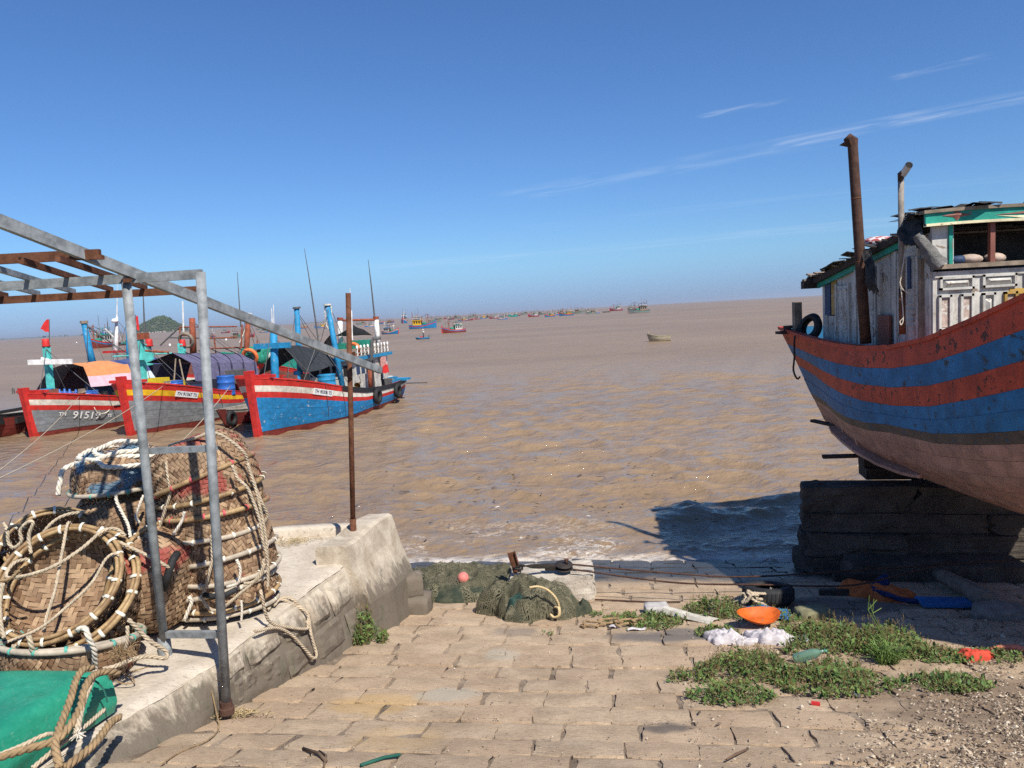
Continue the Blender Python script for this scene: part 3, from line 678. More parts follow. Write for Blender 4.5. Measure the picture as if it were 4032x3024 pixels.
z5b = lambda x, y: ((x / 1.7015) / 1.82278, (2300 + y / 1.7015) / 1.82278)
def rp(zf, pts, y=None): return [at(*zf(p[0], p[1]), p[2] if len(p) > 2 else y) for p in pts]
def drape(P):   # rope lies on the quay top, then hangs down its face
    out = []
    for p in P:
        e = lerp_poly(EDGE, p.y); p = p.copy()
        if p.x < e: p.z = max(p.z, QZ + .03)
        else:
            b = lerp_poly(BASE, p.y); f = min(1, max(0, (QZ - p.z) / (QZ - gz(b, p.y)))); p.x = max(p.x, e + (b - e) * f + .07)
        out.append(p)
    return out
def build_baskets():
    G2 = 'upside-down baskets in the tall stack'
    st = [(-3.05, 1.74, 2, 'lowest upside-down basket of the tall stack, red paint on its weave', 1, 'white', M_RIMG), (-3.04, 1.86, 1, 'second basket up in the tall stack, plain rim', 0, 'white', M_RIM),
          (-3.06, 1.96, 9, 'third basket up in the tall stack, red painted weave and tilted rim', 1, 'white', M_RIMG), (-3.02, 2.12, 2, 'fourth basket up in the tall stack, grey rim', 3, 'white', M_RIMG),
          (-3.03, 2.29, 8, 'middle basket of the tall stack with wide pale weave', 4, 'white', M_RIMG), (-3.12, 2.55, 2, 'basket of the tall stack with a whitish rim, fourth from the top', 0, 'white', M_RIMG),
          (-3.09, 2.735, 5, 'basket of the tall stack with red ties, third from the top', 1, 'red', M_RIM), (-3.10, 2.93, 9, 'second basket from the top of the tall stack', 1, 'white', M_RIM),
          (-3.17, 3.07, 21, 'topmost tilted upside-down basket of the tall stack with red ties', 1, 'red', M_RIM)]
    for k, (x, z, tl, lab, wv, ls, rim) in enumerate(st):
        n = Vector((math.sin(R(tl)), -.05 + .1 * (k % 2), -math.cos(R(tl)))); n.x *= 1
        rp_ = ()
        if k == 8: rp_ = ((rp(z6, [(240, 160, 7.45), (450, 95, 7.35), (600, 52, 7.3), (720, 100, 7.3), (850, 210, 7.35), (885, 300, 7.4), (940, 480, 7.4), (1000, 620, 7.4), (1042, 720, 7.45), (1020, 775, 7.45)]), .017, M_ROPE),
                          (rp(z6, [(300, 150, 7.4), (235, 240, 7.3), (222, 330, 7.22), (245, 480, 7.2), (247, 560, 7.2), (210, 680, 7.22), (165, 820, 7.25)]), .017, M_ROPE))
        if k == 7: rp_ = ((rp(z6, [(755, 315), (800, 420), (880, 500), (940, 640), (985, 780), (1010, 950), (1042, 1060), (1048, 1200), (1046, 1310)], 7.22), .017, M_ROPE), (rp(z6, [(880, 300), (950, 520), (1005, 760), (1030, 900), (1045, 1045)], 7.3), .016, M_ROPE))
        if k == 5: rp_ = ((rp(z6, [(365, 695), (350, 760), (310, 830), (275, 880)], 7.12), .016, M_ROPEW),)
        if k == 4: rp_ = ((rp(z6, [(585, 885), (592, 1000), (590, 1100), (545, 1290), (518, 1380), (535, 1450), (600, 1500), (680, 1478), (800, 1380), (930, 1270), (1000, 1170), (1012, 1080)], 7.08), .017, M_ROPE),)
        if k == 2: rp_ = ((rp(z6, [(790, 1085), (820, 1150), (820, 1210), (800, 1280), (710, 1310)], 7.1), .016, M_ROPEW), (rp(z6, [(850, 1280), (920, 1270), (990, 1215), (1020, 1120)], 7.08), .016, M_ROPE))
        if k == 0: rp_ = ((rp(z6, [(400, 1385), (425, 1430), (395, 1510), (370, 1570)], 7.1), .02, M_ROPEW), (rp(z6, [(830, 1420), (835, 1500), (830, 1590)], 7.05), .012, M_ROPEW),
                          (drape(rp(z5b, [(1735, 40, 7.1), (1760, 100, 7.1), (1800, 245, 7.2), (1890, 288, 7.45), (2020, 300, 7.75), (2052, 260, 7.8), (2020, 195, 7.85), (1940, 172, 7.8), (1830, 155, 7.65), (1800, 180, 7.5)])), .017, M_ROPE),
                          (drape(rp(z5b, [(1690, 315, 6.95), (1850, 293, 7.3), (1900, 350, 7.5), (1935, 440, 7.62), (1985, 498, 7.7), (2045, 470, 7.78), (2068, 330, 7.8), (2062, 230, 7.85), (1990, 190, 7.85), (1900, 200, 7.75), (1840, 185, 7.6)])), .017, M_ROPE))
        basket((x, 7.68, z), n, lab, wv, ls, 1.0 if k else .97, rim, 16, k * 1.3, rp_)
    # scrap tyre strip squeezed into the stack
    MB().tube(rp(z6, [(520, 1370), (600, 1385), (700, 1375), (790, 1330)], 7.08), .028, 8).build('tyre_strip', M_RUBBER, None, True, label='black strip of old tyre squeezed into the tall basket stack', cat='tyre strip')
    ls_ = [(1.80, 3, 'lowest basket of the short stack, behind the open baskets', 1, M_RIM), (2.12, -2, 'second basket up in the short stack, red tinted weave', 1, M_RIM), (2.50, 3, 'middle upside-down basket of the short stack with yellow rim', 0, M_RIM), (2.93, 2, 'topmost basket of the short stack, painted blue, rope coil on it', 2, M_RIMG)]
    for k, (z, tl, lab, wv, rim) in enumerate(ls_):
        rr = ()
        if k == 3: rr = ((rp(z5, [(0, 0, 8.0)] * 0 + [(1080, -20, 7.72), (1090, 60, 7.7), (1150, 180, 7.68), (1200, 290, 7.6), (1215, 390, 7.5)]), .018, M_ROPEW), (rp(z5, [(1340, 0, 7.72), (1300, 100, 7.68), (1270, 200, 7.66), (1300, 260, 7.6)]), .016, M_ROPEW))
        basket((-4.26, 8.2, z), (math.sin(R(tl)), .03, -math.cos(R(tl))), lab, wv, 'green' if k == 3 else 'white', .98, rim, 16, k * 2.1, rr)
    # thick white mooring rope heaped on the short stack
    P = []
    rnd = random.Random(5)
    for k in range(60):
        a = k * .62 + .4 * rnd.random(); r_ = .34 - .15 * math.sin(k * .37) + .05 * rnd.random(); P.append(Vector((-4.2 + r_ * math.cos(a) * 1.05, 8.12 + r_ * .8 * math.sin(a), 3.37 - .17 * (r_ / .4) ** 2 + .02 * (k / 12.) + .035 * rnd.random())))
    P = [p for k, p in enumerate(P) if k < 34]
    P += [Vector((-4.66, 7.95, 3.2)), Vector((-4.72, 7.85, 3.05)), Vector((-4.74, 7.82, 2.92))]
    rope_mb(P, .027, n=5).build('mooring_rope', M_ROPEW, None, True, label='thick frayed white mooring rope heaped on the short basket stack', cat='rope')
    # leaning basket seen from its bottom, beside the tall stack
    basket((-3.60, 7.22, 2.2), (-.93, .28, .2), 'basket tipped on its side against the tall stack, red marks on its bottom', 3, 'white', 1.0, M_RIM, 16, .4,
           ((rp(z5, [(1120, 440, 6.75), (1220, 490, 6.72), (1350, 550, 6.7), (1500, 630, 6.72), (1620, 700, 6.8)]), .017, M_ROPE),))
    MB().tube(rp(z5, [(1655, 545, 6.9), (1610, 610, 6.8), (1570, 740, 6.78), (1530, 880, 6.8)]), .036, 8).build('rubber_hose', M_RUBBER, None, True, label='short black rubber hose lying against the tipped basket', cat='hose')
    basket((-4.62, 7.45, 2.36), (.45, -.62, .36), 'dark open basket propped behind the big open basket', 0, 'white', .98, M_RIM, 14, 1.,
           ((rp(z5, [(350, 440, 7.1), (420, 330, 7.1), (520, 230, 7.15), (650, 175, 7.2), (800, 155, 7.3)]), .017, M_ROPE),))
    basket((-5.32, 7.0, 2.28), (.30, -.42, .60), 'open basket with red paint at the far end of the row, dark inside', 1, 'white', .98, M_RIM, 14, 2.,
           ((rp(z5, [(30, 260, 6.75), (70, 330, 6.7), (80, 440, 6.7), (130, 490, 6.7), (200, 430, 6.7), (190, 330, 6.7), (260, 250, 6.7), (310, 260, 6.7), (270, 380, 6.7), (290, 540, 6.65)]), .017, M_ROPE), (rp(z5, [(50, 480, 6.7), (40, 380, 6.7), (100, 300, 6.7), (180, 280, 6.7), (240, 310, 6.7)]), .015, M_ROPED)))
    basket((-5.15, 6.55, 1.98), (.25, -.35, .8), 'low open basket under coiled rope next to the green float', 1, 'green', .96, M_RIM, 14, 2.5, ((rp(z5, [(0, 800, 6.2), (100, 780, 6.2), (180, 700, 6.2)]), .014, M_ROPEB), (rp(z5, [(30, 820, 6.15), (0, 1000, 6.1), (10, 1200, 6.05), (40, 1330, 6.0)]), .018, M_ROPE)))
    n = Vector((0, -.74, .67)).normalized(); c = Vector((-4.02, 6.48, 2.44)); e1 = Vector((.96, .1, .22)); e1 = (e1 - n * e1.dot(n)).normalized(); e2 = n.cross(e1)
    loc = lambda a, b_, h: c + (e1 * a + e2 * b_) * .52 + n * h
    r1 = [loc(*p) for p in ((.16, 1.03, -.05), (.16, 1.03, .05), (.14, .6, .08), (.12, .17, .10), (.05, -.27, .08), (-.09, -.6, .03), (-.18, -.8, -.03))]
    r2 = [loc(*p) for p in ((-.55, .62, -.03), (-.66, .52, .05), (-.75, .33, .08), (-.65, .17, .12), (-.23, .07, .17), (.16, .13, .17), (.51, .37, .13), (.77, .65, .08), (.95, .7, .02), (1.05, .6, -.05))]
    r3 = [loc(*p) for p in ((-1.15, -1.0, .05), (-.63, -.88, .05), (-.19, -.82, .06), (.16, -.62, .06), (.6, -.25, .05), (.82, .13, .05), (.98, .2, .03), (1.05, .05, -.05))]
    basket(c - n * .13 + e1 * .05 - e2 * .03, n, 'second open basket nested behind the big open basket', 0, 'white', 1.11, M_RIM, 20, .3)
    basket(c, n, 'big open basket facing the slipway with ropes strung across it', 4, 'white', 1.03, M_RIM, 18, 0, ((r1, .015, M_ROPE), (r2, .017, M_ROPE), (r3, .014, M_ROPE)))
    basket((-3.86, 6.34, 2.0), (.05, .2, 1), 'upright basket with green ties carrying the big open basket', 3, 'green', 1.06, M_RIMG, 18, .8,
           ((rp(z5, [(720, 1260, 5.83), (790, 1240, 5.8), (830, 1330, 5.78), (880, 1450, 5.82), (890, 1600, 5.9)]), .024, M_ROPEW), (rp(z5, [(270, 1310, 5.78), (300, 1420, 5.78), (330, 1550, 5.85)]), .022, M_ROPE), (rp(z5, [(130, 1400, 5.85), (135, 1560, 5.9)]), .020, M_ROPE), (rp(z5, [(1190, 1220, 6.0), (1190, 1350, 5.98), (1170, 1450, 6.0)]), .016, M_ROPE),
            (rp(z5, [(1200, 1160, 6.05), (1280, 1240, 6.1), (1400, 1360, 6.15), (1520, 1430, 6.2), (1560, 1480, 6.22), (1530, 1520, 6.16), (1380, 1500, 6.1), (1240, 1530, 6.0), (1160, 1560, 5.95), (1060, 1600, 5.85), (960, 1625, 5.8)]), .020, M_ROPE)))
    # frayed tuft of rope fibre on the quay
    mb = MB(); rnd = random.Random(8); cc = at(*z5(1150, 1500), 5.98)
    for k in range(160):
        d = Vector((rnd.gauss(0, 1), rnd.gauss(0, 1), abs(rnd.gauss(0, .7)))).normalized() * rnd.uniform(.05, .12); b0 = cc + Vector((jit(.05), jit(.05), rnd.uniform(0, .05)))
        mb.tube([b0, b0 + d * .6 + Vector((jit(.02), jit(.02), 0)), b0 + d + Vector((0, 0, -.02))], .0022, 3, False)
    mb.build('rope_tuft', M_ROPEB, None, label='frayed tuft of brown rope fibre beside the upright basket', cat='rope tuft')
build_baskets()

# --- green tarpaulin-wrapped float in front of the baskets
def build_float():
    t = NT('green_tarp'); v = t.vec('Object'); a = t.noise(v, 3, 6, .65, .4); b_ = t.noise(v, 26, 5, .65)
    c = t.mix(t.ramp(a, .3, .7), (.012, .19, .12), (.03, .30, .19)); c = t.mix(t.math('MULTIPLY', t.ramp(b_, .56, .72), .4), c, (.16, .33, .25)); c = t.mix(t.math('MULTIPLY', t.ramp(a, .6, .72), .3), c, (.01, .08, .06))
    M_TARP = t.done(c, .42, t.bump(a, .5, .03, t.bump(b_, .3, .006)), 0, .4)
    br = at(236, 1478, 5.5); fl = empty('foam_float', (-4.2, 4.9, QZ), 0, 'green tarpaulin-wrapped foam float tied with brown ropes at the quay edge', 'float'); o = -fl.location
    al = Vector((-.26, -.97, 0)).normalized(); lf = Vector((-.99, .13, 0)).normalized(); c0 = Vector((-3.14, 5.58, QZ + .02)); Lh, Ww, H = 2.3, 2.1, .36
    mb = MB()
    def top(i, j):
        u, w = i * Ww, j * Lh; e = min(u, Ww - u, w, Lh - w); r_ = .11; drop = 0
        dz = 0
        if e < r_: k = 1 - e / r_; dz = -r_ * (1 - math.sqrt(max(0, 1 - k * k)))
        wr = .010 * fbm(u * 3, w * 3, 2) + .018 * fbm(u * .9, w * .9, 5)
        return c0 + lf * u + al * w + Vector((0, 0, H + dz + wr)) + o
    us = [0, .01, .03, .06, .11] + list(np.linspace(.16, 1.94, 30)) + [1.99, 2.04, 2.07, 2.09, 2.1]; wsx = [0, .01, .03, .06, .11] + list(np.linspace(.16, 2.14, 30)) + [2.19, 2.24, 2.27, 2.29, 2.3]
    V = [top(u / Ww, w / Lh) for w in wsx for u in us]; n = len(us)
    mb.add(V, [(j * n + i, (j + 1) * n + i, (j + 1) * n + i + 1, j * n + i + 1) for j in range(len(wsx) - 1) for i in range(n - 1)])
    def side(p0, d, ln, out):
        def fn(i, j):
            z = (H - .105) * (1 - j); bul = .03 * math.sin(j * math.pi) + .02 * fbm(i * ln * 4, j * 2, 9) * math.sin(j * math.pi); return p0 + d * i * ln + Vector((0, 0, z)) + out * (bul) + o
        mb.grid(fn, 40, 8)
    side(c0, al, Lh, -lf); side(c0, lf, Ww, -al); side(c0 + lf * Ww, al, Lh, lf); side(c0 + al * Lh, lf, Ww, al)
    mb.build('tarpaulin', M_TARP, fl, True)
    Z = lambda pts, r, m, nm='tie_rope': rope_mb([p + o for p in rp(z5b, pts)], r, n=5).build(nm, m, fl, True)
    Z([(800, 598, 5.45), (720, 585, 5.35), (650, 600, 5.25), (600, 640, 5.1), (560, 720, 4.98), (540, 820, 4.85), (480, 930, 4.7), (380, 1040, 4.55), (200, 1100, 4.5), (0, 1160, 4.5)], .026, M_ROPEB)
    Z([(620, 560, 5.4), (560, 570, 5.3), (510, 640, 5.15), (475, 760, 4.95), (430, 880, 4.78), (385, 1000, 4.6), (370, 1100, 4.48), (400, 1230, 4.36)], .026, M_ROPEB)
    Z([(640, 585, 5.3), (600, 680, 5.08), (560, 780, 4.92), (530, 900, 4.76), (515, 1000, 4.66)], .022, M_ROPE)
    Z([(0, 1140, 4.5), (150, 1080, 4.58), (300, 1010, 4.68), (375, 1010, 4.65), (380, 1040, 4.6)], .015, M_ROPE)
    Z([(700, 840, 5.1), (560, 960, 4.85), (400, 1080, 4.6), (220, 1230, 4.4)], .016, M_ROPE)
    Z([(800, 890, 5.25), (740, 930, 5.1), (640, 1060, 4.8), (540, 1150, 4.6), (420, 1240, 4.42)], .028, M_ROPEB)
    Z([(0, 620, 5.75), (200, 622, 5.6), (380, 628, 5.5), (520, 628, 5.4), (620, 640, 5.3), (690, 700, 5.3), (720, 790, 5.3)], .007, mat('green_twine', (.02, .12, .09)))
    mb = MB(); rnd = random.Random(3); cc = at(*z5b(520, 1000), 4.64) + o
    for k in range(40): d = Vector((rnd.gauss(0, 1), rnd.gauss(0, 1), rnd.gauss(-.6, .6))).normalized() * rnd.uniform(.03, .06); mb.tube([cc, cc + d], .003, 3, False)
    mb.build('frayed_end', M_ROPEW, fl)
build_float()
# thin cord trailing over the quay edge onto the slipway
rope_mb(rp(z5b, [(780, 650, 5.95), (840, 668, 5.98), (900, 655, 6.0), (880, 628, 6.1), (840, 610, 6.15), (870, 590, 6.25), (980, 560, 6.35), (1200, 530, 6.45), (1350, 535, 6.42), (1400, 590, 6.4), (1420, 720, 6.3), (1450, 860, 6.2)]) + [gnd(*z5b(1465, 970)) + Vector((0, 0, .012)), gnd(*z5b(1400, 1050)) + Vector((0, 0, .012)), gnd(*z5b(1200, 1140)) + Vector((0, 0, .012)), gnd(*z5b(1080, 1220)) + Vector((0, 0, .012))], .006, n=4).build('cord', M_ROPEB, None, True, label='thin brown cord trailing over the quay edge onto the slipway', cat='cord')
# ================================================================ NETS, WINCH BLOCK, LITTER, WEEDS
def net_mat(name, c1, c2, cell, alpha=True):
    t = NT(name); uv = t.tc.outputs['UV']; sp = t.N.new('ShaderNodeSeparateXYZ'); t.link(uv, sp.inputs[0]); v = t.vec('Object'); a = t.noise(v, 5, 5, .65, .4); b_ = t.noise(v, 70, 3, .6)
    c = t.mix(t.ramp(a, .35, .65), c1, c2); c = t.mix(t.math('MULTIPLY', t.ramp(b_, .45, .7), .5), c, mul(c1, .4)); t.done(c, .9, t.bump(b_, .5, .006), 0, .15)
    if alpha:
        def line(e):
            f_ = t.math('FRACT', t.math('MULTIPLY', e, 1. / cell)); return t.math('LESS_THAN', t.math('ABSOLUTE', t.math('SUBTRACT', f_, .5)), .2)
        k = t.math('MAXIMUM', line(t.math('ADD', sp.outputs[0], sp.outputs[1])), line(t.math('SUBTRACT', sp.outputs[0], sp.outputs[1])))
        k = t.math('MAXIMUM', k, t.math('GREATER_THAN', a, .60)); t.link(k, t.b.inputs['Alpha'])
    return t.m
M_NETB = net_mat('net_heap_dark', (.034, .046, .034), (.085, .085, .055), .03, False); M_NETT = net_mat('net_heap_teal', (.020, .048, .042), (.038, .075, .062), .03, False)
M_NETA = net_mat('net_mesh', (.11, .105, .066), (.165, .15, .10), .036)
def heap(cx, cy, rx, ry, h, seed, rot, lift=0., folds=1., nu=90, nv=40):
    """draped net: dome over an uneven footprint with radial and crosswise folds, given as a polar sheet"""
    rnd = random.Random(seed); V = []; UV = []; F = []
    for j in range(nv + 1):
        q = j / nv
        for i in range(nu):
            a = 2 * math.pi * i / nu; k = 1 + .13 * math.sin(a * 2 + seed) + .09 * math.sin(a * 5 + seed * 2) + .06 * math.sin(a * 9 + seed)
            x, y = q * rx * k * math.cos(a), q * ry * k * math.sin(a); X = cx + x * math.cos(rot) - y * math.sin(rot); Y = cy + x * math.sin(rot) + y * math.cos(rot)
            dome = (1 - q ** 2.6) ** .75; n1 = fbm(X * 1.6 + seed, Y * 1.6, seed, 3); rid = 1 - abs(fbm(X * 3.2, Y * 3.2 + seed, seed * 2., 3)) * 2; rid2 = 1 - abs(fbm(X * 8, Y * 8, seed, 2)) * 2
            z = h * dome * (.78 + .42 * n1) + folds * (.075 * rid + .026 * rid2) * min(1, (1 - q) * 5) + lift * (1 if q < .97 else 0)
            V.append(Vector((X, Y, gz(X, Y) + max(.0, z) + (.012 if q < 1 else -.02)))); UV.append((x + .3 * n1, y + .3 * rid))
    for j in range(nv):
        for i in range(nu): F.append((j * nu + i, (j + 1) * nu + i, (j + 1) * nu + (i + 1) % nu, j * nu + (i + 1) % nu))
    return V, F, UV
def heap_obj(name, m, parent, args, off, **kw):
    V, F, UV = heap(*args, **kw); mb = MB().add([p + off for p in V], F); me = mb.mesh(name, m, True); l = me.uv_layers.new(name='UVMap')
    idx = [0] * len(me.loops); me.loops.foreach_get('vertex_index', idx); l.data.foreach_set('uv', [c for k in idx for c in UV[k]]); return link(name, me, parent)
def build_nets():
    c = gp(-.75, 11.2); e = empty('fishing_net', c, 0, 'long heap of olive fishing net between the quay end and the concrete block', 'fishing net'); o = -c
    heap_obj('net_body', M_NETB, e, (-.95, 11.45, .95, .85, .30, 3, .05), o); heap_obj('net_fold', M_NETB, e, (-.85, 10.85, .85, .30, .17, 5, -.02), o); heap_obj('net_fold', M_NETB, e, (-.2, 11.35, .45, .6, .26, 8, .3), o)
    heap_obj('net_mesh', M_NETA, e, (-.9, 11.4, 1.0, .95, .32, 3, .05, .03), o); heap_obj('net_mesh', M_NETA, e, (-.3, 11.2, .55, .75, .3, 12, .2, .03), o)
    c2 = gp(.2, 9.8); e2 = empty('fishing_net', c2, 0, 'round bundle of dark green fishing net tied with yellow rope before the concrete block', 'fishing net'); o = -c2
    heap_obj('net_body', M_NETB, e2, (.10, 9.93, .56, .42, .47, 21, -.25), o); heap_obj('net_fold', M_NETT, e2, (.02, 9.72, .34, .26, .30, 25, .2), o); heap_obj('net_fold', M_NETB, e2, (.42, 9.68, .26, .22, .36, 28, .5), o); heap_obj('net_fold', M_NETB, e2, (.32, 9.56, .2, .12, .2, 31, -.5), o); heap_obj('net_fold', M_NETB, e2, (.66, 9.75, .2, .15, .2, 33, .1), o)
    heap_obj('net_mesh', M_NETA, e2, (.06, 9.88, .62, .48, .5, 21, -.25, .03), o); heap_obj('net_mesh', M_NETA, e2, (.2, 9.66, .5, .28, .36, 44, .1, .02), o)
    zz = lambda x, y: ((1550 + x / 2.6024) / 1.82278, (2100 + y / 2.6024) / 1.82278)
    M_GREASE = mat('greasy_steel', (.035, .028, .024), .6, .3, 12, .4, 60); YR = mat('yellow_rope', (.58, .44, .24), .85, .15, 20)
    rope_mb([p + o for p in rp(zz, [(1390, 555), (1480, 545), (1580, 580), (1660, 660), (1695, 740), (1695, 800)], 9.36)], .014, n=5).build('tie_rope', YR, e2, True)
    for k in range(3): rope_mb([p + o for p in rp(zz, [(1650 + k * 14, 755, 9.4), (1690 + k * 5, 770, 9.33), (1690 + k * 4, 840, 9.3), (1640 + k * 6, 862, 9.33), (1605, 830, 9.38)])], .014, n=5).build('tie_rope', YR, e2, True)
    # pink ball float
    mb = MB(); cc = at(*zz(712, 455), 10.75); n = 14
    mb.lathe([(.001, -.082)] + [(.082 * math.sin(math.pi * k / 12), -.082 * math.cos(math.pi * k / 12)) for k in range(1, 12)] + [(.001, .082)], 20, Matrix.Translation(cc))
    f_ = mb.build('net_float', mat('pink_plastic', (.62, .20, .17), .55, .2, 18, .3, 60), None, True, label='faded pink ball float resting on the long net heap', cat='float')
    MB().tube([cc + Vector((-.045, -.07, -.035)), cc + Vector((-.05, -.082, -.04))], .014, 8).build('eye_hole', M_RUSTD, f_)
build_nets()
def build_winch():
    zz = lambda x, y: ((1550 + x / 2.6024) / 1.82278, (2100 + y / 2.6024) / 1.82278)
    M_LIME = stone_mat('limed_concrete', (.46, .40, .32), (.62, .56, .47), (.30, .28, .25), bump=.9)
    c = Vector((.42, 10.78, .40)); e = empty('anchor_block', c, 0, 'whitewashed concrete anchor block with a leaning steel beam on the slipway', 'anchor block'); o = -c
    rough_block((1.18, .66, .62), 61, 9, .05, .06).build('concrete_block', M_LIME, e, False, M=Matrix.Translation((0, .02, .12)) @ Matrix.Rotation(-.06, 4, 'Z'))
    # steel channel: web and two flanges, leaning to seaward
    b0, b1 = at(*zz(1265, 345), 10.62) - Vector((0, 0, .08)), at(*zz(1205, 195), 10.62); d = (b1 - b0).normalized(); s = Vector((1, 0, 0)); s = (s - d * s.dot(d)).normalized(); w = d.cross(s)
    mb = MB(); mb.bar(b0 + o, b1 + o, .085, .012, w); mb.bar(b0 + o + s * .05, b1 + o + s * .05, .012, .085, w); mb.bar(b0 + o - s * .05, b1 + o - s * .05, .012, .085, w); mb.build('steel_beam', M_RUST, e)
    # wire sling and pulley block
    pb = at(*zz(1730, 335), 10.6); q = empty('pulley_block', pb, 0, 'greasy black pulley block with wire slings on the concrete anchor block', 'pulley'); o2 = -pb
    for k in range(4): rope_mb([p + o2 for p in rp(zz, [(1225, 350 + k * 6, 10.55), (1300, 345 - k * 8, 10.5), (1420, 322 + k * 10, 10.5), (1560, 318 + k * 12, 10.55), (1640, 325 + k * 8, 10.58)])], .011, n=4).build('wire_sling', MATS['greasy_steel'], q, True)
    for k in range(3): rope_mb([p + o2 for p in rp(zz, [(1225, 345 + k * 8, 10.66), (1240, 360 + k * 6, 10.5), (1310, 362 + k * 5, 10.5), (1320, 345 + k * 8, 10.66)])], .012, n=4).build('wire_wrap', MATS['greasy_steel'], q, True)
    tilt = Matrix.Rotation(.16, 4, 'X') @ Matrix.Rotation(.05, 4, 'Y')
    for dz in (-.034, .018): MB().lathe([(0, 0), (.125, 0), (.13, .006), (.125, .012), (0, .012)], 24, tilt @ Matrix.Translation((.02, 0, dz))).build('cheek_plate', MATS['greasy_steel'], q, True)
    MB().lathe([(0, -.02), (.11, -.02), (.09, 0), (.11, .018), (0, .018)], 24, tilt @ Matrix.Translation((.03, 0, 0))).build('sheave', MATS['greasy_steel'], q, True)
    MB().box((-.17, 0, -.005), (.16, .09, .07), tilt.to_3x3()).build('shackle', MATS['greasy_steel'], q); MB().tube([(.06, 0, .03), (.06, 0, .085)], .018, 8).tube([(.03, 0, .085), (.09, 0, .085)], .02, 6).build('bolt', M_RUSTD, q, True)
    for nm, pts, lab in (('hauling_cable', [(pb.x + .14, pb.y + .02, pb.z + .01), at(1400, 1234, 10.5), at(1600, 1246, 10.4), at(1865, 1231, 10.2), at(2100, 1215, 10.0), at(2330, 1200, 9.9)], 'upper rusty hauling cable running from the pulley towards the beached boat'),
                         ('hauling_cable', [(pb.x + .13, pb.y - .1, pb.z - .02), at(1452, 1258, 10.15), at(1640, 1263, 9.9), at(1830, 1265, 9.8), at(1950, 1240, 9.9), at(2060, 1213, 10.1)], 'lower rusty hauling cable sagging close to the slipway')):
        rope_mb(pts, .013, n=4, pitch=9).build(nm, M_RUSTD, None, True, label=lab, cat='cable')
    # slack cable lying on the stones
    rope_mb([gnd(1285, 1298) + Vector((0, 0, .02)), gnd(1330, 1300) + Vector((0, 0, .02)), gnd(1400, 1303) + Vector((0, 0, .02)), gnd(1470, 1303) + Vector((0, 0, .02))], .012, n=4).build('slack_cable', M_RUSTD, None, True, label='slack dark cable lying on the stones behind the weeds', cat='cable')
build_winch()

def cloth(name, cx, cy, rx, ry, h, seed, m, label, cat, rot=0., nu=64, nv=26):
    """crumpled cloth lump lying on the ground"""
    rnd = random.Random(seed); V = []; F = []; c = gp(cx, cy)
    for j in range(nv + 1):
        q = j / nv
        for i in range(nu):
            a = 2 * math.pi * i / nu; k = 1 + .2 * math.sin(a * 2 + seed) + .14 * math.sin(a * 3 + seed * 2.2) + .08 * math.sin(a * 7 + seed)
            x, y = q * rx * k * math.cos(a), q * ry * k * math.sin(a); X, Y = x * math.cos(rot) - y * math.sin(rot), x * math.sin(rot) + y * math.cos(rot)
            f1 = 1 - 2 * abs(fbm(X * 5 / max(rx, ry) * .4 + seed, Y * 5 / max(rx, ry) * .4, seed, 3)); f2 = 1 - 2 * abs(fbm(X * 11 + seed, Y * 11, 3, 2))
            wv = math.sin(30 * (X * math.cos(seed) + Y * math.sin(seed)) + 3.5 * fbm(X * 9 + seed, Y * 9, 1.)) + .6 * math.sin(47 * (Y * math.cos(seed * 2) - X * math.sin(seed * 2)) + 4 * fbm(X * 7, Y * 7 + seed, 2.)); z = h * (1 - q ** 2.4) ** .55 * (.75 + .35 * fbm(X * 6 + seed, Y * 6, seed, 2)) + .10 * h * wv * (1 - q ** 6)
            V.append(Vector((X, Y, gz(cx + X, cy + Y) + max(0, z) + (.008 if q < 1 else -.01))) - Vector((0, 0, c.z)))
    for j in range(nv):
        for i in range(nu): F.append((j * nu + i, (j + 1) * nu + i, (j + 1) * nu + (i + 1) % nu, j * nu + (i + 1) % nu))
    o = MB().add(V, F).build(name, m, None, True, label=label, cat=cat); o.location = c; return o
